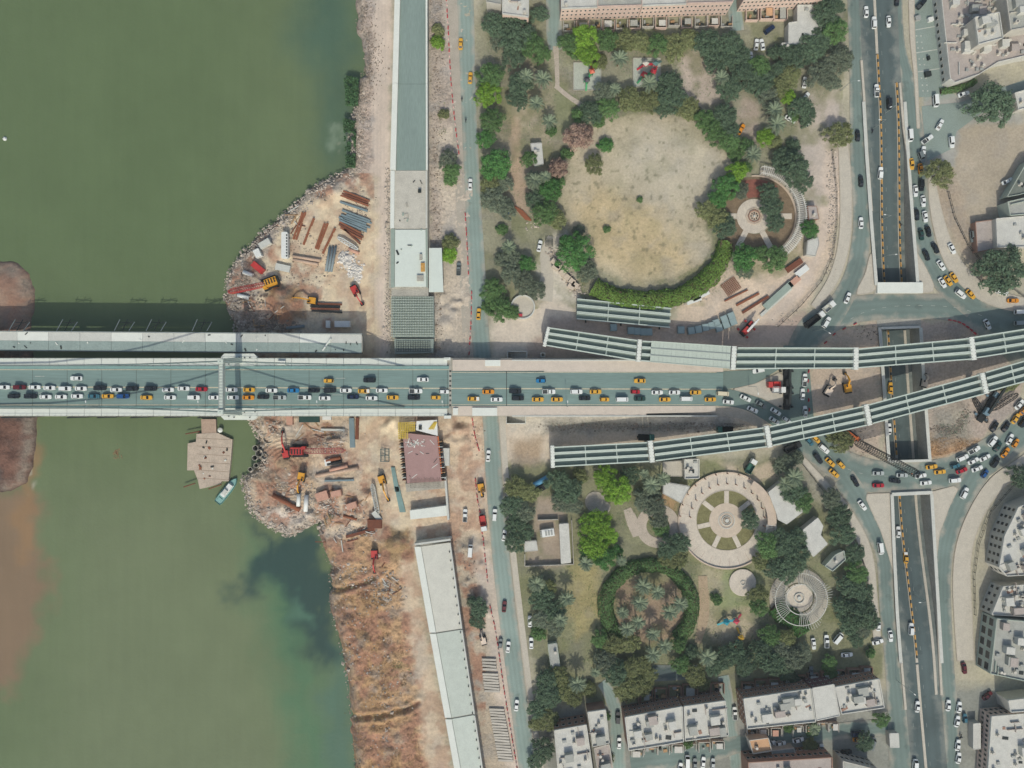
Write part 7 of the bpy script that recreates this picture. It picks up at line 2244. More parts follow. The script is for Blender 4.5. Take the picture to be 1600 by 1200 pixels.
rubble('concrete_debris', 'stones and offcuts strewn between the beam stacks', [(470, 380, 16, 18), (520, 400, 16, 12), (480, 430, 26, 10), (455, 340, 8, 10), (560, 330, 12, 22), (500, 300, 18, 8)], M_rubble_d, 34, 700, .08, .35)
rubble('concrete_debris', 'rubble on the verge beside the viaduct', [(682, y, 6, 10) for y in range(0, 560, 30)] + [(745, 680, 7, 14), (725, 860, 8, 20), (735, 900, 6, 30)], M_rubble_d, 29, 900, .1, .35)
rubble('concrete_debris', 'dirt and stones along the foot of the ramp wall', [(x, 667, 14, 3) for x in range(870, 1160, 14)], M_rubble_d, 30, 500, .1, .4)
rubble('concrete_debris', 'broken paving beside the park lane and lawn hedge', [(862 + k * 5, 395 + k * 7, 5, 4) for k in range(10)] + [(1070, 470, 10, 6), (1090, 465, 9, 4), (835, 348, 8, 6)], M_rubble, 31, 420, .15, .6)
rubble('concrete_debris', 'loose soil clods on the roundabout island', [(1468, 670, 8, 4), (1484, 673, 8, 3), (1499, 662, 4, 7), (1507, 645, 4, 6), (1358, 520, 12, 6), (1348, 690, 10, 14)], M_rubble_d, 32, 420, .1, .35)
rubble('concrete_debris', 'stones strewn between the service road and the pergola', [(1300, y, 4, 8) for y in range(240, 450, 15)] + [(1230, 500, 16, 8)], M_rubble, 33, 400, .1, .4)
# loose planks and poles
q = random.Random(44)
for place, n_, (x0, x1, y0, y1) in (('southern yard', 26, (495, 578, 765, 862)), ('dry bank beside the red excavator', 12, (595, 622, 880, 945)), ('corner of the northern yard', 9, (455, 475, 325, 365)), ('shore below the yellow crane', 10, (385, 440, 470, 510)), ('ground below the bridge edge', 14, (465, 540, 662, 695))):
    for i, (x, y) in enumerate(sorted((q.uniform(x0, x1), q.uniform(y0, y1)) for _ in range(n_))):
        o = MB().box((0, 0, 0), (q.uniform(2, 5.5), q.uniform(.2, .45), .22)).build('loose_plank', (M_wood, M_conc, M_rust2, M_wood)[i % 4])
        o.location = G(x, y, .15); o.rotation_euler = (0, 0, q.uniform(0, 3.14))
        tag(o, 'loose plank on the %s, %s from the west' % (place, ordinal(i + 1)), 'plank', 'planks on the ' + place)
# dry scrub on the southern bank and reeds at the quay (uncountable)
def scrub(name, label, polys, n_, size, c, seed, hgt, thr=.47):
    rs = np.random.RandomState(seed)
    cen = []
    for poly in polys:
        xs, ys_ = [p[0] for p in poly], [p[1] for p in poly]
        ax, ay = rs.uniform(min(xs), max(xs), n_), rs.uniform(min(ys_), max(ys_), n_)
        keep = inside(ax, ay, poly) & (fbm(ax / 14, ay / 14, seed, 3) > thr)
        cen += [W(a, b, gz(a, b) + abs(h)) for a, b, h in zip(ax[keep], ay[keep], rs.normal(0, hgt, keep.sum()))]
    cen = np.array(cen)
    nor = rs.normal(0, .6, cen.shape) + np.array([0, 0, 1.0])
    V, Q = leaves_np(rs, cen, nor, size, .28)
    return stuff(link(name, np_mesh(name, V, Q, LEAF[c])), label, 'scrub')
scrub('dry_scrub', 'dry brown scrub covering the southern river bank', [[(518, 920), (560, 900), (610, 930), (630, 1010), (640, 1100), (665, 1210), (556, 1210), (545, 1100), (528, 990)]], 9500, .40, 'scrub', 3, .22)
scrub('green_weeds', 'green weeds in the damp gullies of the southern bank', [[(535, 1112), (640, 1095), (655, 1120), (540, 1128)], [(520, 918), (585, 900), (590, 908), (520, 928)], [(615, 1030), (640, 1040), (645, 1060), (610, 1060)], [(505, 815), (520, 800), (530, 790), (512, 830)]], 500, .32, 'olive', 4, .2)
for i, (y0, y1) in enumerate(((118, 165), (185, 262))):
    scrub('reed_bed', '%s dark green reed bed at the river edge by the quay' % ('upper' if i == 0 else 'lower'), [[(538 - i * 2, y0), (560 - i * 4, y0 + 4), (559 - i * 4, y1), (541, y1)]], 4200, .55, 'reed', 5 + i, .9, .36)
scrub('green_weeds', 'weeds on the verge beside the viaduct', [[(676, 20), (690, 20), (694, 90), (678, 90)], [(684, 160), (702, 160), (704, 210), (686, 210)], [(690, 230), (716, 230), (716, 290), (690, 290)]], 500, .3, 'olive', 7, .2)
scrub('dry_scrub', 'dark dry scrub arc on the roundabout island', [[(1455, 662), (1495, 664), (1500, 640), (1516, 640), (1510, 676), (1480, 684), (1455, 680)]], 1100, .3, 'grey', 12, .2, .40)
scrub('dry_scrub', 'brown dry scrub on the south-eastern part of the roundabout island', [[(1446, 684), (1500, 684), (1530, 690), (1500, 704), (1450, 716)]], 1500, .3, 'scrub', 13, .15, .44)
scrub('green_weeds', 'dry weeds along the ramp wall', [[(860, 660), (1150, 660), (1190, 675), (860, 674)]], 1600, .25, 'grey', 8, .12)
# ------------------------------------------------------------------ buildings
M_roofw = mat('roof_white', 'c4c4b9', .85, .12, .35, .08, fine=7)
M_roofb = mat('roof_beige', 'aca399', .9, .13, .35, .1, fine=7)
M_roofg = mat('roof_grey', 'a3a59b', .9, .14, .35, .1, fine=7)
M_wallp = mat('wall_pink', 'd2bbaa', .9, .10, .5)
M_wallb = mat('wall_brown', '9a7a68', .9, .12, .5)
M_wallw = mat('wall_pale', 'b9b6a9', .9, .10, .5)
M_wallg = mat('wall_greenish', 'a9b3a4', .9, .10, .5)
M_win = mat('window_glass', '22292c', .2, .05, 1, spec=.5)
M_tank = mat('water_tank', 'c4c0b2', .7, .15, 1)
M_ac = mat('air_conditioner', '9c9f98', .7, .12, 2)
M_orange_roof = mat('awning_orange', 'c9a27c', .85, .12, .5)
M_maroon = mat('roof_maroon', '6d4f50', .85, .12, .5)
WIN = {}
def win_mesh(w, h):
    if (w, h) not in WIN:
        WIN[(w, h)] = (MB().box((0, 0, 0), (w + .24, .1, h + .24)).mesh('window', M_wallw), MB().box((0, -.03, .12), (w, .12, h)).mesh('pane', M_win))
    return WIN[(w, h)]
def facade(t, o, A, B, h, floors, step, w=1.1, hh=1.3, z0=1.0, pane_only=False):
    """Windows along the wall from A to B (world xy), outward to the left-hand... given by caller's order."""
    A, B = Vector((*A, 0)), Vector((*B, 0))
    d = B - A
    L_ = d.length
    d.normalize()
    nrm = Vector((d.y, -d.x, 0))
    n_ = max(1, int((L_ - 1) / step))
    fh = (h - .4) / floors
    fm, pm_ = win_mesh(w, hh)
    ang = math.atan2(d.y, d.x)
    for f in range(floors):
        for k in range(n_):
            p = A + d * ((k + .5) * L_ / n_) + nrm * .04 - o
            wv = link('window', fm, t, (p.x, p.y, f * fh + z0 - .12), ang)
            link('pane', pm_, wv)
def building(label, roof_px, h, roofm, wallm, faces=(), floors=3, step=2.6, clutter=0, parapet=.7, seed=1, name='building', cat='building', w=1.1, hh=1.3, group=None, hut=True, z0=0.0):
    """roof_px: roof outline as seen. faces: indices of roof edges that carry windows."""
    pts = [W2(x, y, h) for x, y in roof_px]
    a = sum(pts[i][0] * pts[(i + 1) % len(pts)][1] - pts[(i + 1) % len(pts)][0] * pts[i][1] for i in range(len(pts)))
    idx = list(range(len(pts)))
    cx, cy = sum(p[0] for p in pts) / len(pts), sum(p[1] for p in pts) / len(pts)
    t = thing(name, label, cat, (cx, cy, 0), 0, group)
    o = Vector((cx, cy, 0))
    loc = [(p[0] - cx, p[1] - cy) for p in pts]
    MB().prism(loc, -.3, h - .12).build('wall', wallm, t)
    inner = [(x * .985, y * .985) for x, y in loc]
    rf = MB().prism(inner, h - .3, h).build('roof', roofm, t)
    pr = MB()
    for i in range(len(loc)):
        p, q_ = loc[i], loc[(i + 1) % len(loc)]
        pr.beam((p[0] * .992, p[1] * .992, h + parapet / 2 - .2), (q_[0] * .992, q_[1] * .992, h + parapet / 2 - .2), .28, parapet + .2)
    pr.build('parapet', wallm if roofm is not M_roofw else M_roofw, t)
    for f in faces:
        p, q_ = pts[f], pts[(f + 1) % len(pts)]
        if a > 0:
            facade(t, o, p, q_, h, floors, step, w, hh)
        else:
            facade(t, o, q_, p, h, floors, step, w, hh)
    q = random.Random(seed)
    xs, ys_ = [p[0] for p in loc], [p[1] for p in loc]
    arr = np.array(inner)
    def rp(m=1.2):
        for _ in range(60):
            x, y = q.uniform(min(xs) + m, max(xs) - m), q.uniform(min(ys_) + m, max(ys_) - m)
            if inside(np.array([x]), np.array([y]), [tuple(v) for v in inner])[0] and poly_dist(np.array([x]), np.array([y]), inner)[0] > m:
                return x, y
        return None
    e0 = Vector((loc[1][0] - loc[0][0], loc[1][1] - loc[0][1]))
    ang = math.atan2(e0.y, e0.x)
    for k in range(clutter):
        s_ = rp(2.2 if k % 7 == 0 else 1.0)
        if not s_:
            continue
        x, y = s_
        kind = k % 7
        if kind == 0 and hut:
            hu = MB().box((x, y, h), (q.uniform(2.4, 4.2), q.uniform(2.2, 3.4), q.uniform(1.8, 2.6)), ang).build('stair_hut', (M_roofg, M_roofw, M_roofb)[k % 3], rf)
        elif kind in (1, 4):
            tk = MB()
            tk.tube((x, y, h + .3), (x, y, h + 1.5), .55, 10); tk.box((x, y, h), (1.1, 1.1, .3))
            tk.build('water_tank', M_tank, rf)
        elif kind in (2, 5):
            MB().box((x, y, h), (q.uniform(.8, 1.6), q.uniform(.6, 1.1), q.uniform(.5, .9)), ang).build('air_conditioner', M_ac, rf)
        elif kind == 3:
            L_ = q.uniform(2, 6)
            MB().box((x, y, h), (L_ if k % 2 else .2, .2 if k % 2 else L_, .8), ang).build('partition_wall', M_roofb if roofm is M_roofw else wallm, rf)
        else:
            MB().box((x, y, h), (q.uniform(.6, 2.6), q.uniform(.4, 1.5), q.uniform(.1, .35)), ang + q.uniform(-.3, .3)).build('roof_junk', (M_dark, M_roofw, M_wallb, M_roofg)[k % 4], rf)
    return t
# northern terraces (their south fronts face the park)
def terrace(label, x0, x1, yl, yr, h, nunit, seed, roofm=M_roofw, wallm=M_wallp):
    t = building(label, [(x0, yl - 80), (x1, yr - 80), (x1, yr), (x0, yl)], h, roofm, wallm, (2,), 3, 1.5, 8, seed=seed, w=.55, hh=.8)
    return t
M_wallp2 = mat('wall_pale_pink', 'c9b3a4', .9, .14, .4)
for i, (x0, x1, y0, y1, h_) in enumerate(((877, 933, 14, 12, 8.6), (933.6, 1003, 11, 9, 9.2), (1003.6, 1072, 9.5, 7, 8.8), (1072.6, 1145, 6, 4, 9.2))):
    terrace('pink terrace house with lines of small windows at the top edge, %s from the west' % ordinal(i + 1), x0, x1, y0, y1, h_, 8, 3 + i, (M_roofw, M_roofg, M_roofw, M_roofb)[i], (M_wallp, M_wallp2)[i % 2])
terrace('pink corner terrace with small windows beside the white annex at the top', 1162, 1290, 0, -6, 8.5, 4, 4)
building('white house with a pillared terrace in the north-western corner', [(785, -60), (826, -60), (826, 27), (785, 22)], 8.0, M_roofw, M_wallp, (2,), 2, 2.2, 10, seed=5)
building('low pale block at the top beside the residential street', [(758, -60), (783, -60), (783, 8), (760, 4)], 7, M_roofg, M_wallw, (), 1, 2, 4, seed=6)
building('white flat-roofed annex with an angular outline beside the north-eastern grove', [(1246, 8), (1284, 8), (1282, 62), (1243, 70), (1228, 84), (1221, 68), (1232, 68), (1232, 36), (1246, 34)], 4.0, M_roofw, M_roofw, (), 1, 2, 3, parapet=.4, seed=7, hut=False)
# front yards of the terraces
q = random.Random(61)
def yard(x0, x1, y0, y1, label, m=M_wallw, roof=None, h=2.2):
    x1 -= q.uniform(0, 3); y0, y1 = y0 + q.uniform(-2, 1), y1 + q.uniform(-4, 1); h = h * q.uniform(.7, 1.1)
    t = thing('front_yard', label, 'yard', W((x0 + x1) / 2, (y0 + y1) / 2, 0), 0, 'front yards of the terraces')
    w, d = (x1 - x0) * S, (y1 - y0) * S
    for s_ in (-1, 1):
        MB().box((s_ * w / 2, 0, -.1), (.22, d, h)).build('side_wall', m, t)
    MB().box((0, -d / 2 if y0 < 600 else d / 2, -.1), (w, .22, h * .9)).build('front_wall', m, t)
    if roof:
        MB().box((w * q.uniform(-.12, .15), d * q.uniform(-.1, .1), h), (w * q.uniform(.45, .75), d * q.uniform(.5, .85), .12)).build('canopy', roof, t)
    for k in range(3):
        MB().box((q.uniform(-.38, .38) * w, q.uniform(-.35, .35) * d, .0), (q.uniform(.6, 1.8), q.uniform(.5, 1.4), q.uniform(.4, 1.4)), q.uniform(-.2, .2)).build('store_box', (M_dark, M_ac, M_wood)[k], t)
for i in range(13):
    x = 880 + i * 20.4
    yard(x, x + 19, 36 - i * .6, 51 - i * .5, 'walled front yard of the northern terrace, %s from the west' % ordinal(i + 1), (M_wallw, M_wallp)[i % 2], (None, M_roofg, None, M_roofw)[i % 4])
for i in range(3):
    x = 1164 + i * 22
    yard(x, x + 21, 10, 36, 'walled front yard of the north-eastern corner terrace, %s from the west' % ordinal(i + 1), M_wallp, (None, M_orange_roof, M_roofg)[i])
# north-east shop block
building('large beige block with cluttered roof and white edge at the north-eastern corner', [(1462, -70), (1690, -70), (1690, 76), (1600, 88), (1558, 98), (1528, 117), (1490, 130), (1483, 124)], 5.0, M_roofb, M_roofw, (7,), 1, 2.6, 260, seed=11)
building('tall storey block rising from the beige north-eastern roof', [(1522, 28), (1560, 20), (1566, 60), (1528, 70)], 11.5, M_roofw, M_wallw, (), 1, 2, 8, seed=12)
building('second raised block on the beige north-eastern roof', [(1570, -10), (1620, -16), (1626, 40), (1578, 48)], 11.5, M_roofg, M_wallw, (), 1, 2, 8, seed=13)
building('low white flat roof beside the big dark eastern tree', [(1584, 146), (1640, 130), (1646, 160), (1590, 172)], 4, M_roofw, M_wallw, (), 1, 2, 3, seed=14, hut=False)
building('pale house with a tiled side terrace beside the eastern lot', [(1555, 342), (1640, 334), (1640, 385), (1557, 387)], 5, M_roofw, M_wallw, (), 1, 2, 7, seed=15)
building('brown tiled terrace roof attached to the pale eastern house', [(1524, 347), (1553, 343), (1556, 388), (1527, 394)], 3, M_roofb, M_wallb, (), 1, 2, 0, parapet=.2, seed=16)
building('dark slatted roof hall at the eastern edge', [(1573, 316), (1640, 300), (1640, 332), (1577, 337)], 5.5, M_roofg, M_wallg, (), 1, 2, 4, seed=17, hut=False)
building('low angular grey wall building at the eastern edge', [(1572, 308), (1604, 252), (1640, 240), (1640, 292), (1590, 305)], 4, mat('roof_dark', '737a70', .9, .12, .4), M_wallg, (), 1, 2, 3, seed=18, hut=False)
# south-east tower blocks (west fronts face the road)
building('curved-front pale apartment block beside the eastern pavement', [(1590, 792), (1640, 770), (1640, 896), (1572, 900), (1560, 886), (1568, 838)], 7.5, M_roofw, M_wallw, (3, 4, 5), 3, 2.4, 44, seed=21)
building('narrow pale apartment block with cluttered terraces on the eastern edge', [(1566, 916), (1640, 910), (1640, 965), (1548, 960)], 6.5, M_roofw, M_wallw, (3,), 2, 2.4, 44, seed=22)
building('green-grey office block with tall dark window bays at the eastern edge', [(1556, 966), (1640, 974), (1640, 1072), (1546, 1052)], 8, M_roofg, M_wallg, (3,), 2, 3.6, 44, seed=23, w=2.7, hh=2.2)
building('beige tower block with many small windows in the south-eastern corner', [(1548, 1118), (1645, 1110), (1645, 1300), (1536, 1300)], 6.0, M_roofw, M_wallp2, (0, 3), 2, 1.8, 60, seed=24, w=.9, hh=1.3)
building('long white shop awning in front of the south-eastern tower block', [(1521, 1131), (1532, 1130), (1532, 1170), (1521, 1171)], 3.2, M_roofw, M_wallw, (), 1, 2, 0, parapet=.15, seed=25, name='awning', cat='awning')
building('white penthouse on the corner of the south-eastern tower block', [(1574, 1094), (1640, 1086), (1640, 1108), (1578, 1112)], 7, M_roofw, M_wallw, (), 1, 2, 3, seed=26, hut=False)
# southern terraces (their north fronts face the park)
building('long white-roofed terrace with brown windowed front below the park lane', [(976, 1120), (1066, 1103), (1068, 1158), (982, 1172)], 9, M_roofw, M_wallb, (0,), 3, 1.75, 30, seed=31, w=.55, hh=.8)
building('white-roofed terrace house with brown front left of the narrow street', [(1068, 1103), (1133, 1094), (1138, 1148), (1070, 1157)], 9, M_roofw, M_wallb, (0,), 3, 1.75, 22, seed=32, w=.55, hh=.8)
building('broad white-roofed terrace with brown front right of the narrow street', [(1161, 1091), (1267, 1075), (1274, 1127), (1167, 1138)], 9, M_roofw, M_wallb, (0, 3), 3, 1.75, 34, seed=33, w=.55, hh=.8)
building('plain white terrace house with a maroon strip on its roof edge', [(1269, 1075), (1303, 1069), (1312, 1118), (1276, 1126)], 9.3, M_roofw, M_maroon, (0,), 3, 1.75, 0, parapet=.3, seed=34, w=.55, hh=.8)
building('white-roofed terrace end house beside the south-western service road', [(1304, 1073), (1373, 1060), (1381, 1105), (1314, 1115)], 9, M_roofw, M_wallb, (0,), 3, 1.75, 22, seed=35, w=.55, hh=.8)
building('white terrace house packed with roof plant near the riverside street', [(866, 1140), (916, 1131), (940, 1300), (880, 1300)], 8, M_roofw, M_wallb, (0,), 2, 2.2, 46, seed=36)
building('narrow white house with a brown roof garden near the riverside street', [(918, 1112), (946, 1108), (952, 1160), (926, 1166)], 7, M_roofw, M_wallb, (), 2, 2.2, 7, seed=37)
building('low white house with cluttered roof beside the narrow street corner', [(928, 1168), (952, 1162), (960, 1215), (936, 1220)], 6, M_roofb, M_wallw, (), 2, 2.2, 10, seed=38)
building('house with an orange awning roof behind the southern terraces', [(1170, 1156), (1200, 1152), (1205, 1172), (1176, 1177)], 5, M_orange_roof, M_wallw, (), 1, 2, 2, seed=39, hut=False)
building('pale brown house with windowed front at the bottom edge', [(1168, 1190), (1300, 1182), (1300, 1290), (1172, 1290)], 8, M_roofb, M_wallb, (0,), 2, 2.0, 14, seed=40)
building('slanting pale house with windowed front at the bottom edge', [(1316, 1188), (1372, 1202), (1372, 1300), (1320, 1300)], 8, M_roofg, M_wallw, (0,), 2, 1.8, 8, seed=41)
building('small white booth roof beside the south-western service road', [(1390, 1146), (1404, 1146), (1405, 1168), (1391, 1168)], 3, M_roofw, M_wallw, (), 1, 2, 0, parapet=.15, seed=42, name='booth', cat='booth')
building('low grey rooms behind the broad white terrace', [(1205, 1172), (1240, 1168), (1244, 1186), (1208, 1188)], 3.5, M_roofg, M_wallw, (), 1, 2, 4, seed=43, hut=False)
for i in range(7):
    x = 978 + i * 22
    yard(x, x + 20, 1078 - i * 2.2, 1098 - i * 2.2, 'walled yard before the brown southern terrace front, %s from the west' % ordinal(i + 1), M_wallb, (None, M_roofg, None)[i % 3])
for i in range(10):
    x = 1158 + i * 20.5
    yard(x, x + 19, 1064 - i * 2.6, 1084 - i * 2.6, 'walled yard before the eastern brown terrace front, %s from the west' % ordinal(i + 1), M_wallb, (M_roofg, None, M_roofw)[i % 3])
for i in range(7):
    x = 985 + i * 21
    yard(x, x + 20, 1168 - i * 2.0, 1182 - i * 2.0, 'back yard behind the long southern terrace, %s from the west' % ordinal(i + 1), M_wallw, (M_roofw, None, None)[i % 3])
for i in range(8):
    x = 1166 + i * 18
    yard(x, x + 17, 1136 - i * 1.3, 1150 - i * 1.3, 'back yard behind the broad southern terrace, %s from the west' % ordinal(i + 1), M_wallw, (None, M_roofw, M_cont)[i % 3])
# park buildings
building('white awning roof left of the circular pergola', [(1037, 753), (1078, 760), (1064, 786), (1036, 771)], 3.4, M_roofw, M_wallw, (), 1, 2, 0, parapet=.1, seed=51, name='kiosk', cat='kiosk')
building('white stepped cafe roof right of the circular pergola', [(1201, 769), (1222, 752), (1259, 796), (1240, 811), (1229, 819), (1216, 812), (1213, 800)], 3.6, M_roofw, M_wallw, (), 1, 2, 0, parapet=.12, seed=52, name='cafe', cat='building')
building('white cafe hall with a notched corner above the fan pergola', [(1255, 828), (1278, 809), (1286, 822), (1282, 836), (1293, 850), (1271, 870), (1262, 858)], 3.8, M_roofw, M_wallw, (), 1, 2, 0, parapet=.12, seed=53, name='cafe', cat='building')
building('small green-grey shed with open timber frame beside the fan pergola', [(1288, 884), (1305, 866), (1318, 860), (1320, 874), (1300, 892)], 3.2, M_roofg, M_wallg, (), 1, 2, 2, seed=54, hut=False, name='shed', cat='shed')
building('long narrow white container office in the walled yard', [(874, 819), (888, 818), (892, 879), (877, 881)], 3.0, M_roofw, M_roofw, (), 1, 2, 0, parapet=.08, seed=55, name='site_office', cat='container')
building('white flatbed camp cabin under the trees beside the pink bushes', [(829, 224), (846, 223), (849, 256), (835, 258)], 2.8, M_roofw, M_wallg, (), 1, 2, 3, parapet=.1, seed=56, hut=False, name='cabin', cat='cabin')
building('grey prefabricated cabin under trees in the south-western park', [(856, 1007), (870, 1005), (875, 1042), (861, 1044)], 2.8, M_roofg, M_wallg, (), 1, 2, 2, parapet=.1, seed=57, hut=False, name='cabin', cat='cabin')
building('broken white hut beside the southern flyover and round pergola', [(1069, 718), (1092, 717), (1092, 747), (1070, 748)], 3.6, M_roofw, M_wallw, (), 1, 2, 6, seed=58, hut=False, name='hut', cat='hut')
building('pale flat slab roof left of the broken hut', [(1036, 722), (1066, 720), (1066, 744), (1037, 744)], 1.2, M_pave_pale, M_wallw, (), 1, 2, 0, parapet=.1, seed=59, name='terrace_slab', cat='slab')
building('white kiosk east of the round pergola in the northern park', [(1262, 376), (1278, 370), (1280, 380), (1274, 400), (1260, 398)], 3.0, M_roofw, M_wallw, (), 1, 2, 0, parapet=.1, seed=60, name='kiosk', cat='kiosk')
building('dark little guard hut with white top beside the northern pergola', [(1262, 322), (1276, 322), (1280, 342), (1264, 344)], 2.8, M_roofb, M_wallb, (), 1, 2, 2, parapet=.1, seed=61, hut=False, name='guard_hut', cat='hut')
building('small pale store roof in the walled yard of the southern park', [(820, 846), (838, 845), (840, 860), (820, 862)], 2.6, M_roofw, M_wallw, (), 1, 2, 0, parapet=.1, seed=62, name='store', cat='shed')
# ------------------------------------------------------------------ park structures
M_grassy = mat('planting_bed', '7d7a54', .95, .25, .5, .2)
M_redbed = mat('red_soil_bed', '8a5a4c', .95, .2, .6, .2)
M_white = mat('pergola_white', 'd3d2c6', .8, .1, 1)
M_pergola = mat('pergola_beige', 'c4b49f', .85, .1, .6)
def disc(name, px, py, r, z, m, par=None, r0=0.0, n_=48, th=.1):
    x, y, _ = W(px, py, 0)
    rr, ri = r * S, r0 * S
    mb = MB()
    prof = [(ri, z - th), (rr, z - th), (rr, z), (ri, z)] if ri else [(0, z - th), (rr, z - th), (rr, z), (0, z)]
    mb.lathe(prof + ([prof[0]] if ri else []), n_, (x, y))
    o = mb.build(name, m, par)
    return o
def path(pts, z=.05, m=M_path):
    c = spline(pts, 6)
    L, Rr = ribbon_px(c)
    mb = MB()
    strip([W(*p, z) for p in L], [W(*p, z) for p in Rr], mb)
    return struct(mb.build('path', m))
path([(868, 72, 9), (870, 100, 7), (871, 136, 7)])
path([(868, 134, 7), (890, 152, 7), (918, 170, 8)], .055)
path([(1108, 162, 7), (1122, 148, 8), (1112, 120, 10)], .05) 
path([(850, 470, 26), (855, 430, 20), (852, 395, 15), (862, 370, 12)], .045, M_pave_pale)
path([(980, 795, 12), (988, 815, 18), (995, 838, 12)], .05)
path([(1098, 900, 14), (1100, 960, 16), (1090, 1005, 10)], .04, mat('trodden_earth', 'ad9a7e', .95, .15, .5))
# ring path south park
struct(disc('ring_path', 1028, 822, 34, .08, M_path, None, 18))
for (x, y, r) in ((930, 784, 16), (945, 793, 9)):
    struct(disc('round_terrace', x, y, r, .10 + r * .001, M_pave, None))
# circular pergola, southern park
pc = thing('circular_pergola', 'large round plaza with seven spokes, a fountain and a pergola ring', 'plaza', W(1135, 813, 0))
o = Vector(pc.location)
def dpart(name, r, z, m, r0=0, th=.12, n_=64):
    mb = MB(); rr, ri = r * S, r0 * S
    pr = [(ri, z - th), (rr, z - th), (rr, z), (ri, z)]
    mb.lathe(pr + ([pr[0]] if ri else []), n_)
    return mb.build(name, m, pc)
dpart('outer_paving', 75, .16, M_slab, 47)
dpart('outer_wall', 76, .75, M_pergola, 74, .8)
dpart('planting_ring', 47, .10, M_grassy, 26)
dpart('bed_kerb', 47.6, .26, M_kerb, 46.6, .3)
dpart('inner_plaza', 27, .20, mat('plaza_beige', 'c6b8a3', .9, .1, .4))
for r, hh in ((13, .34), (11.5, .30), (8, .5), (5.5, .62), (3, .9)):
    dpart('fountain_ring', r, hh, M_conc if r in (13, 8, 3) else M_path, r - (1.0 if r > 3 else 3), .3)
for k in range(7):
    a = R(90 - k * 360 / 7)
    MB().box((36.5 * S * math.cos(a), 36.5 * S * math.sin(a), 0), (19 * S, 1.8, .22), a).build('spoke_path', M_slab, pc)
for k in range(-3, 12):
    a = R(20 + k * 14)
    c, s_ = math.cos(a), math.sin(a)
    p0, p1 = (58 * S * c, 58 * S * s_), (74 * S * c, 74 * S * s_)
    for p in (p0, p1):
        MB().box((p[0], p[1], .1), (.35, .35, 2.3), a).build('pergola_post', M_wallb, pc)
mb = MB(); mb.lathe([(61 * S, 2.5), (74.5 * S, 2.5), (74.5 * S, 2.65), (61 * S, 2.65), (61 * S, 2.5)], 40, (0, 0), 0, R(-5), R(58)); mb.build('pergola_roof', M_pergola, pc)
for k in range(14):
    a = R(-34 + k * 2.2)
    MB().box((67 * S * math.cos(a), 67 * S * math.sin(a), 2.5), (16 * S, .18, .2), a).build('pergola_slat', M_white, pc)
mb = MB()
for rr in (60, 74):
    mb.lathe([(rr * S, 2.35), (rr * S + .2, 2.35), (rr * S + .2, 2.5), (rr * S, 2.5), (rr * S, 2.35)], 12, (0, 0), 0, R(-36), R(-4))
mb.build('pergola_beam', M_white, pc)
# joints in the paving ring
for k in range(28):
    a = R(k * 360 / 28 + 4)
    if 150 < k * 360 / 28 < 340:
        MB().box((66 * S * math.cos(a), 66 * S * math.sin(a), .163), (14 * S, .08, .006), a).build('paving_joint', M_wallb, pc)
# small white round terrace
t = thing('round_stage', 'small plain white round terrace below the circular pergola', 'terrace', W(1160, 910, 0))
MB().lathe([(0, 0), (21 * S, 0), (21 * S, .45), (20 * S, .5), (0, .5)], 40).build('platform', M_slab, t)
MB().lathe([(3 * S, .5), (3.8 * S, .5), (3.8 * S, .8), (3 * S, .8)], 16).build('ring_seat', M_conc, t)
# fan pergola
fp = thing('fan_pergola', 'fan-shaped pergola of radiating white slats around a round plaza', 'pergola', W(1248, 934, 0))
MB().lathe([(0, .0), (22 * S, .0), (22 * S, .2), (0, .2)], 40).build('plaza', M_slab, fp)
MB().lathe([(7 * S, .2), (8 * S, .2), (8 * S, .6), (7 * S, .6)], 24).build('fountain_ring', M_conc, fp)
MB().lathe([(0, .2), (3 * S, .2), (3 * S, .7), (0, .7)], 16).build('fountain', M_conc, fp)
slat = MB().box((33 * S, 0, 2.6), (23 * S, .15, .2)).mesh('pergola_slat', mat('pergola_grey', 'b9bbae', .85, .12, 1))
for k in range(72):
    a = k * 5
    if 100 < a < 140 or 225 < a < 262:
        continue
    s_ = link('pergola_slat', slat, fp, (0, 0, 0), R(a))
    s_.scale = (1.0 + .12 * math.sin(a * .09), 1, 1)
for rr in (23, 40):
    MB().lathe([(rr * S, 2.4), (rr * S + .25, 2.4), (rr * S + .25, 2.6), (rr * S, 2.6), (rr * S, 2.4)], 60).build('pergola_beam', M_white, fp)
for k in range(16):
    a = R(k * 22.5)
    for rr in (23.5, 40.5):
        MB().box((rr * S * math.cos(a), rr * S * math.sin(a), 0), (.22, .22, 2.4)).build('pergola_post', M_white, fp)
MB().lathe([(24 * S, .0), (46 * S, .0), (46 * S, .08), (24 * S, .08)], 48).build('paving', M_pave, fp)
# northern pergola with octagon fountain
np_ = thing('curved_pergola', 'curved white pergola arc east of the octagon fountain', 'pergola', W(1180, 338, 0))
for k in range(58):
    a = R(-58 + k * 2.45)
    rr = 64
    MB().box(((rr + 6) * S * math.cos(a), (rr + 6) * S * math.sin(a), 2.6), (15 * S, .2, .22), a).build('pergola_slat', M_white, np_)
for rr in (65, 75):
    MB().lathe([(rr * S, 2.35), (rr * S + .28, 2.35), (rr * S + .28, 2.6), (rr * S, 2.6), (rr * S, 2.35)], 50, (0, 0), 0, R(-58), R(84)).build('pergola_beam', M_white, np_)
for k in range(15):
    a = R(-56 + k * 10)
    for rr in (65.5, 75.5):
        MB().box((rr * S * math.cos(a), rr * S * math.sin(a), 0), (.28, .28, 2.4)).build('pergola_post', M_white, np_)
MB().lathe([(62 * S, .0), (64 * S, .0), (64 * S, .45), (62 * S, .45)], 50, (0, 0), 0, R(-58), R(95)).build('ring_wall', M_pergola, np_)
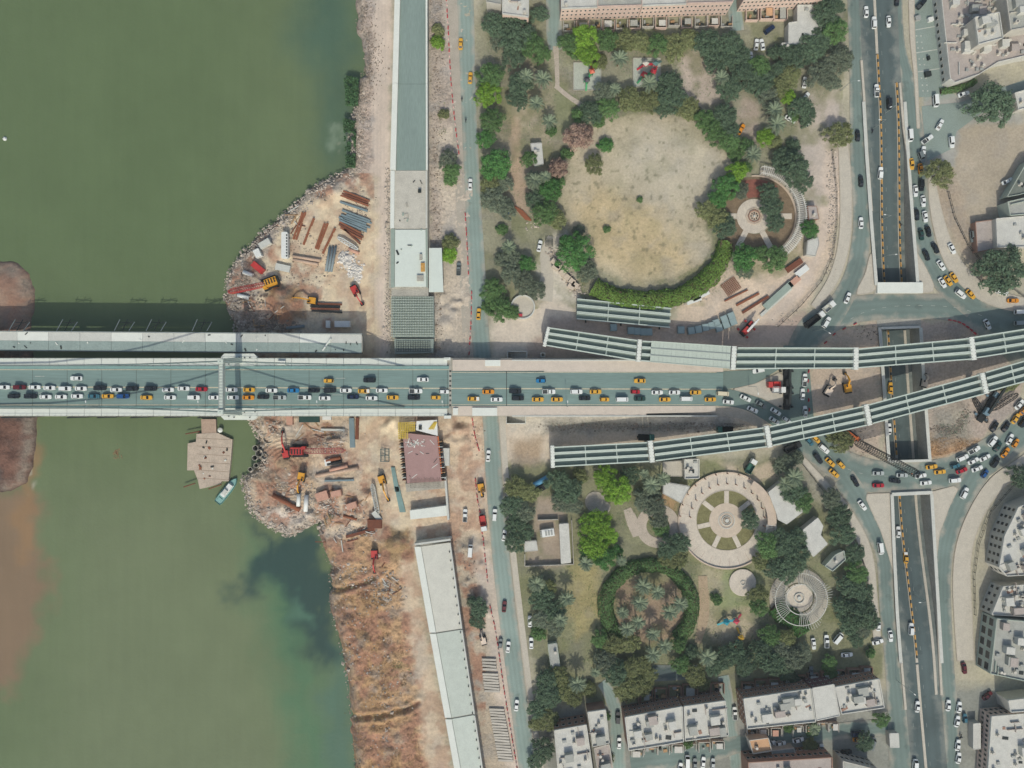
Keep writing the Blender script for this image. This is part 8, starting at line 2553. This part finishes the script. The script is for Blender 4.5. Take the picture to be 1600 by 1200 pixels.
MB().lathe([(64 * S, .0), (78 * S, .0), (78 * S, .07), (64 * S, .07)], 50, (0, 0), 0, R(-58), R(84)).build('paving', M_pave, np_)
fo = thing('octagon_fountain', 'octagonal stone fountain on the pale round plaza of the northern park', 'fountain', W(1178, 338, 0))
MB().lathe([(0, 0), (27 * S, 0), (27 * S, .18), (0, .18)], 40).build('plaza', M_slab, fo)
for ang, ln in ((0, 32), (-62, 30), (-118, 28), (180, 14)):
    a = R(ang)
    MB().box(((27 + ln / 2) * S * math.cos(a), (27 + ln / 2) * S * math.sin(a), 0), (ln * S, 2.2, .16), a).build('spoke_path', M_slab, fo)
MB().lathe([(12 * S, .18), (13.5 * S, .18), (13.5 * S, .45), (12 * S, .45), (12 * S, .18)], 8).build('outer_kerb', M_pergola, fo)
MB().lathe([(8.5 * S, .18), (10 * S, .18), (10 * S, .7), (8.5 * S, .7), (8.5 * S, .18)], 8).build('basin_wall', M_wallb, fo)
MB().lathe([(0, .18), (8.4 * S, .18), (8.4 * S, .3), (0, .3)], 8).build('basin_floor', M_pergola, fo)
for k in range(8):
    a = R(k * 45)
    MB().box((5 * S * math.cos(a), 5 * S * math.sin(a), .3), (.4, .4, .35)).build('jet_block', M_dark, fo)
MB().lathe([(0, .3), (.5, .3), (.4, 1.0), (0, 1.1)], 10).build('centre_jet', M_conc, fo)
x, y, _ = W(1180, 338, 0)
mb = MB(); mb.lathe([(28 * S, .03), (62 * S, .03)], 40, (x, y)); struct(mb.build('planting_ring', mat('garden_soil', '80705a', .95, .25, .5, .2)))
mb = MB(); mb.lathe([(30 * S, .06), (58 * S, .06)], 12, (x, y), 0, R(52), R(112)); struct(mb.build('red_bed', M_redbed))
# round brick terrace beside the street
rt = thing('round_terrace', 'small round walled terrace beside the street north of the bridge', 'terrace', W(817, 480, 0))
MB().lathe([(0, 0), (17.5 * S, 0), (17.5 * S, .5), (0, .5)], 32).build('floor', M_pave_pale, rt)
MB().lathe([(17 * S, 0), (19 * S, 0), (19 * S, 1.1), (17 * S, 1.1), (17 * S, 0)], 32).build('wall', M_conc, rt)
MB().box((-1.0, -3.2, .5), (1.6, 1.0, .8)).build('red_bench', M_redb, rt)
# walled yard in the southern park
yw = thing('yard_wall', 'walled work yard with white machinery beside the long container office', 'wall', W(856, 835, 0))
for (x0, y0, x1, y1) in ((820, 884, 896, 881), (820, 865, 820, 884), (896, 881, 893, 812), (840, 812, 872, 811)):
    a, b = Vector(W(x0, y0, .8)) - Vector(yw.location), Vector(W(x1, y1, .8)) - Vector(yw.location)
    MB().beam((a.x, a.y, .8), (b.x, b.y, .8), .3, 1.9).build('wall_section', M_conc_dirty, yw)
t = thing('generator', 'white generator unit with vents in the walled yard', 'generator', W(856, 831, 0), R(8))
MB().box((0, 0, .2), (5.0, 3.0, 2.0), taper=.95).build('housing', M_wht, t)
for k in range(5):
    MB().box((-2.6, -1.2 + k * .6, .8), (1.0, .25, 1.2)).build('vent_fin', M_conc, t)
for k in range(3):
    MB().box((-.8 + k * 1.1, 0, 2.2), (.7, 1.8, .25)).build('roof_vent', M_ac, t)
# playgrounds
def playpad(px0, py0, px1, py1, label):
    t = thing('playground_pad', label, 'playground', W((px0 + px1) / 2, (py0 + py1) / 2, 0))
    MB().box((0, 0, -.05), ((px1 - px0) * S, (py1 - py0) * S, .18)).build('surface', mat('play_surface', 'b3b9a9', .9, .12, .4), t)
    k = MB()
    w, d = (px1 - px0) * S / 2, (py1 - py0) * S / 2
    for a, b in (((-w, -d), (w, -d)), ((w, -d), (w, d)), ((w, d), (-w, d)), ((-w, d), (-w, -d))):
        k.beam((a[0], a[1], .18), (b[0], b[1], .18), .3, .3)
    k.build('border', M_conc_dirty, t)
playpad(896, 98, 939, 141, 'square pale playground pad below the bright green trees')
playpad(989, 91, 1032, 136, 'square pale playground pad with red and green slides')
def playset(px, py, ang, cols, label):
    t = thing('play_set', label, 'play set', W(px, py, .12), R(ang))
    mc = [mat('play_' + c, c, .5, .05, 1, spec=.4) for c in cols]
    for sx in (-1.2, 1.2):
        for x in (-.8, .8):
            for y in (-.8, .8):
                MB().box((sx * 1.6 + x, y, 0), (.14, .14, 2.6)).build('post', mc[0], t)
        MB().box((sx * 1.6, 0, 1.3), (1.8, 1.8, .12)).build('platform', mc[1], t)
        MB().lathe([(0, 3.5), (1.4, 2.6), (1.4, 2.5), (0, 3.3)], 4, (sx * 1.6, 0)).build('roof', mc[0 if sx < 0 else 2], t)
    MB().beam((-2.6, -.4, 1.3), (-5.0, -1.6, .2), .7, .15).build('slide', mc[1], t)
    MB().beam((2.8, .4, 1.3), (4.6, 1.8, .2), .7, .15).build('slide', mc[2], t)
    MB().beam((-.9, 0, 1.5), (.9, 0, 1.5), .9, .12).build('bridge', mc[1], t)
    return t
playset(1015, 103, 0, ('c8c4b4', 'b8303c', '5f7f78'), 'white and red play tower on the eastern playground pad')
playset(920, 122, 60, ('4d4a50', '3f9a5c', 'c96a50'), 'dark play tower with a green slide on the western playground pad')
playset(1012, 118, 20, ('c0303c', '3c8f5e', 'b8303c'), 'red and green play tower on the eastern playground pad')
playset(1140, 968, 5, ('2f8a98', '2f9aa4', 'c04a58'), 'teal and red play tower in the southern park')
playset(1152, 1000, 70, ('c07a3c', '3f8f9a', 'c9a03c'), 'small orange and blue slide tower in the southern park')
# rusty sheets, blue tarp and scrap by the western park lane
for i in range(5):
    o = MB().box((0, 0, 0), (7.5 - i * .5, .7, .25)).build('rusty_sheet', M_rust)
    o.location = W(812 + i * 2.6, 332 + i * 1.2, .1 + i * .01); o.rotation_euler = (0, 0, R(-48))
    tag(o, 'rusty steel sheet beside the scrap corner of the park lane, %s from the west' % ordinal(i + 1), 'steel sheet', 'rusty sheets')
t = thing('tarpaulin', 'blue tarpaulin heap at the scrap corner of the park lane', 'tarpaulin', W(789, 332, 0))
MB().lathe([(0, 1.3), (.8, 1.1), (1.5, .4), (1.8, 0)], 9).build('cover', mat('tarp_blue', '2f5f86', .6, .15, 1), t)
t = thing('water_trailer', 'long blue tank lying beside the flyover end and park trees', 'tank', W(847, 750, 0), R(30))
MB().tube((-3.8, 0, 1.3), (3.8, 0, 1.3), 1.05, 14).build('tank', mat('tank_blue', '4f8aa8', .5, .12, .6, spec=.4), t)
MB().box((0, 0, 0), (6.5, 1.4, .4)).build('cradle', M_dark, t)
container(846, 762, 5.0, 2.2, 1.6, 28, M_blk, 'dark_container', 'dark container below the long blue tank', 'container')
# crates beside the park lane (cream boxes)
for i, (x, y, a) in enumerate(((866, 410, -40), (872, 416, -38), (879, 427, -40), (886, 434, -38), (893, 440, -36), (898, 446, -34), (868, 418, -42), (892, 448, -30))):
    container(x, y, 2.6, 2.0, 1.5, a, mat('crate_cream', 'cbbda8', .85, .1, 1), 'crate', 'cream crate in the row beside the park lane, %s from the top' % ordinal(i + 1), 'crate', ribs=False)
t = thing('scaffold_rack', 'grey scaffold rack beside the parked white car', 'scaffold', W(858, 380, 0))
mb = MB()
for k in range(6):
    mb.box((0, -1.4 + k * .55, 1.5), (3.0, .14, .14)); mb.box((-1.4 + k * .55, 0, 1.35), (.14, 3.0, .14))
for sx in (-1.3, 1.3):
    for sy in (-1.3, 1.3):
        mb.box((sx, sy, 0), (.14, .14, 1.5))
mb.build('rack', M_dark, t)
# grey box segments beside the northern flyover
seg = MB().box((0, 0, 0), (2.6, 2.8, 1.6)).mesh('girder_segment', mat('segment_grey', '7f918f', .6, .08, .6))
lid = MB().box((0, 0, 1.6), (2.3, 2.5, .05)).mesh('top_plate', mat('segment_grey_top', '90a3a0', .6, .06, .6))
for i, (x, y, a) in enumerate(sorted(((1079, 517, 8), (1090, 515, 8), (1101, 512, 8), (1111, 509, 12), (1118, 505, 18), (1130, 499, 22), (1141, 494, 22), (1122, 513, 18), (1133, 508, 22), (1144, 503, 22), (1063, 516, 2), (985, 517, 2), (995, 518, 2), (1005, 519, 2), (1013, 519, 2), (958, 512, 2)))):
    t = thing('girder_segment', 'grey steel box segment on the sand north of the flyover, %s from the west' % ordinal(i + 1), 'steel box', W(x, y, 0), R(a), 'steel boxes north of the flyover')
    link('box', seg, t); link('top_plate', lid, t)
# sand yard south-east of the lawn: sheets, rusty grid, planks
t = thing('rebar_grid', 'rusty rebar grid lying below the round pergola', 'rebar', W(1142, 448, .1), R(35))
mb = MB()
for k in range(9):
    mb.box((-3 + k * .75, 0, .1), (.16, 5.2, .12)); mb.box((0, -2.6 + k * .65, .22), (6.2, .16, .12))
mb.build('bars', M_rust, t)
for i, (x, y, L_, a, m, w) in enumerate(sorted(((1215, 462, 14, 42, M_gird, 2.6), (1212, 472, 16, 42, M_conc, 1.2), (1168, 468, 10, 28, M_rust, .8), (1180, 476, 12, 32, M_rust2, 1.0), (1150, 462, 10, 26, M_rust, .5), (1240, 415, 7, 35, M_rust2, 2.2), (1252, 424, 5.5, 38, M_wht, 2.4), (1240, 440, 5, 40, M_cont, 2.2), (1084, 470, 6, 20, M_wht, 1.6), (1095, 463, 7, 25, M_wht, 1.4)), key=lambda v_: v_[0])):
    o = MB().box((0, 0, 0), (L_, w, .6 if w < 2 else 1.0)).build('material_stack', m)
    o.location = W(x, y, .02); o.rotation_euler = (0, 0, R(a))
    tag(o, '%s material stack on the sand south-east of the lawn, %s from the west' % ({'girder_green_grey': 'green-grey', 'concrete': 'pale', 'rusty_steel': 'rusty', 'rusty_steel_dark': 'dark rusty', 'painted_white': 'white', 'container_pink': 'pink'}[m.name], ordinal(i + 1)), 'material stack', 'material stacks on the sand')
# lamp posts
def lamp(px, py, ang, label, z=0.0, h=9.0, arm=2.4):
    t = thing('street_lamp', label, 'street lamp', W(px, py, z), R(ang), 'street lamps')
    MB().tube((0, 0, 0), (0, 0, h), .11, 7, r1=.07).build('pole', M_steel, t)
    MB().tube((0, 0, h), (arm, 0, h + .4), .06, 6).build('arm', M_steel, t)
    MB().box((arm + .3, 0, h + .32), (.8, .32, .16)).build('lamp_head', M_wht, t)
for i, x in enumerate((155, 325, 505, 695, 885)):
    lamp(x, 634.5, 95, 'grey lamp post on the southern bridge kerb, %s from the west' % ordinal(i + 1), zdeck(x), 8, 1.6)
for i, (x, y, a) in enumerate(((1313, 142, 0), (1382, 178, 200), (1366, 200, 185), (1374, 345, 175), (1370, 405, 5), (1427, 930, 180), (1400, 1062, -40))):
    lamp(x, y, a, 'tall street lamp along the sunken dual road, %s from the top' % ordinal(i + 1), trench_z(y) if 1350 < x < 1440 else 0)
lamp(1170, 604, -80, 'street lamp on the junction island', .14)
lamp(1271, 517, -35, 'street lamp beside the dark flatbed truck')
# motorbikes and riders
M_skinp = mat('rider_clothes', '3b3f48', .9, .1, 3)
def motorbike(px, py, ang, label, z=.06):
    t = thing('motorbike', label, 'motorbike', W(px, py, z), R(ang), 'motorbikes')
    for x in (-.65, .65):
        MB().tube((x, -.06, .31), (x, .06, .31), .31, 10).build('wheel', M_tyre, t)
    MB().box((0, 0, .4), (1.1, .24, .35), taper=.9).build('frame', M_blk, t)
    MB().box((-.25, 0, .74), (.75, .28, .12)).build('seat', M_blk, t)
    MB().beam((.55, -.36, 1.0), (.55, .36, 1.0), .06, .06).build('handlebar', M_steel, t)
    me = bpy.data.meshes.new('person')
    pts = [(-.15, 0, .85), (-.12, 0, 1.05), (-.05, 0, 1.3), (0, 0, 1.42), (.02, 0, 1.52), (.05, 0, 1.66), (.05, 0, 1.78), (.0, .2, 1.36), (.2, .3, 1.15), (.5, .32, 1.05), (.0, -.2, 1.36), (.2, -.3, 1.15), (.5, -.32, 1.05),
           (-.1, .14, .85), (.3, .2, .82), (.2, .2, .45), (.32, .2, .38), (-.1, -.14, .85), (.3, -.2, .82), (.2, -.2, .45), (.32, -.2, .38)]
    ed = [(0, 1), (1, 2), (2, 3), (3, 4), (4, 5), (5, 6), (3, 7), (7, 8), (8, 9), (3, 10), (10, 11), (11, 12), (0, 13), (13, 14), (14, 15), (15, 16), (0, 17), (17, 18), (18, 19), (19, 20)]
    me.from_pydata(pts, ed, [])
    me.materials.append(M_skinp)
    o = link('person', me, None, W(px, py, z), R(ang))
    sk = o.modifiers.new('skin', 'SKIN')
    rad = [.15, .15, .17, .14, .06, .11, .09, .08, .06, .045, .08, .06, .045, .11, .09, .065, .05, .11, .09, .065, .05]
    for v_, r_ in zip(me.skin_vertices[0].data, rad):
        v_.radius = (r_, r_)
    me.skin_vertices[0].data[0].use_root = True
    o.modifiers.new('sub', 'SUBSURF').levels = 1
    tag(o, 'rider in dark clothes sitting on the ' + label, 'person', 'motorbike riders')
motorbike(722, 156, 90, 'upper dark motorbike on the riverside street')
motorbike(728, 189, 90, 'lower dark motorbike on the riverside street')
motorbike(1362, 205, 88, 'motorbike on the northern underpass ramp', trench_z(205) + .06)
motorbike(1406, 352, -88, 'dark motorbike deep in the northern underpass ramp', trench_z(352) + .06)
motorbike(1500, 1150, 70, 'motorbike parked beside the tower block cars')
motorbike(1307, 769, 40, 'motorbike on the pavement beside the roundabout')
# fences: railing between pavement and park along the service road
def fence(pts, label, h=1.3, z=0.0, m=None):
    P_ = [Vector(W(x, y, 0)) for x, y in pts]
    t = thing('fence', label, 'fence', tuple(P_[0]))
    o = P_[0]
    rail = MB()
    for a, b in zip(P_, P_[1:]):
        for zz_ in (.5, h):
            rail.beam(a - o + Vector((0, 0, zz_)), b - o + Vector((0, 0, zz_)), .1, .1)
    rail.build('rail', m or M_dark, t)
    pm_ = MB().box((0, 0, 0), (.16, .16, h)).mesh('post', m or M_dark)
    tot = resample([(p.x, p.y) for p in P_], max(2, int(sum((b - a).length for a, b in zip(P_, P_[1:])) / 2.6)), False)
    for x, y in tot:
        link('post', pm_, t, (x - o.x, y - o.y, 0))
fence([(1299, 235), (1306, 300), (1306, 350), (1300, 400), (1282, 440), (1250, 478), (1215, 510)], 'dark railing along the sand strip beside the north-western service road')
fence([(1246, 716), (1280, 760), (1312, 800), (1335, 845), (1352, 890), (1360, 950)], 'dark railing between the southern park and the service road')
fence([(1640, 720), (1580, 760), (1545, 800), (1527, 850), (1520, 900), (1522, 960)], 'dark railing along the eastern pavement by the tower blocks')
fence([(1480, 300), (1490, 340), (1512, 385), (1545, 425), (1600, 465)], 'dark railing between the eastern pavement and the bare lot')
fence([(1085, 176), (1110, 200), (1128, 225), (1142, 248)], 'thin pale edging rail along the oval lawn rim', .5, 0, M_pergola)
# stairs and small concrete boxes at the ramp
for i, (x, y, w, d) in enumerate(((808, 556, 30, 13), (806, 654, 30, 14), (848, 555, 6, 6))):
    t = thing('stair_shaft', ('concrete stair pit on the upper side of the bridge ramp', 'concrete stair pit on the lower side of the bridge ramp', 'small concrete box at the flyover head')[i], 'stairs', W(x, y, 0))
    w, d = w * S, d * S
    for a, b in (((-w / 2, -d / 2), (w / 2, -d / 2)), ((w / 2, -d / 2), (w / 2, d / 2)), ((w / 2, d / 2), (-w / 2, d / 2)), ((-w / 2, d / 2), (-w / 2, -d / 2))):
        MB().beam((a[0], a[1], 1.5), (b[0], b[1], 1.5), .3, 3.2).build('wall', M_conc, t)
    for k in range(6):
        MB().box((-w / 2 + (k + .5) * w / 6, 0, 0), (w / 6, d - .4, .3 + k * .4)).build('step', M_conc_dirty, t)
# shops row stuff along NE forecourt: parked junk
for i, (x, y, w, d, m) in enumerate(((1452, 32, 8, 6, M_wht), (1432, 30, 8, 7, M_ac), (1448, 117, 9, 8, M_dark), (1449, 92, 3, 6, M_dark))):
    container(x, y, w * S, d * S, 1.3, 12, m, 'market_box', 'box on the north-eastern forecourt, %s from the top by shop wall' % ordinal(i + 1) if i else 'white box near the top of the north-eastern forecourt', 'box', ribs=False)
# birds or floating debris in the river
t = thing('floating_debris', 'clump of floating reeds and sticks on the open river', 'debris', W(182, 708, WATER_Z))
mb = MB()
q = random.Random(4)
for k in range(60):
    a, r = q.uniform(0, 6.28), abs(q.gauss(0, 1))
    mb.box((r * math.cos(a) * .9, r * math.sin(a) * 1.6, .02), (q.uniform(.3, 1.1), .09, .1), q.uniform(0, 3))
mb.build('sticks', M_wood, t)
t = thing('buoy', 'small pale buoy at the western edge of the river', 'buoy', W(8, 217, WATER_Z))
MB().lathe([(0, .8), (.5, .7), (.8, .3), (.8, -.3), (0, -.5)], 12).build('float', M_wht, t)
MB().tube((0, 0, .8), (0, 0, 1.5), .08, 6).build('mast', M_dark, t)

# ------------------------------------------------------------------ air
hz = bpy.data.materials.new('hazy_air')
hz.use_nodes = True
n, l = hz.node_tree.nodes, hz.node_tree.links
n.remove(n['Principled BSDF'])
pv = n.new('ShaderNodeVolumePrincipled')
pv.inputs['Color'].default_value = (.86, .96, .93, 1)
pv.inputs['Density'].default_value = HAZE
l.new(pv.outputs[0], n['Material Output'].inputs['Volume'])
stuff(MB().box((0, 0, -11), (9000, 9000, 11 + H + 4)).build('haze', hz), 'thin pale dusty haze over the whole town', 'haze')
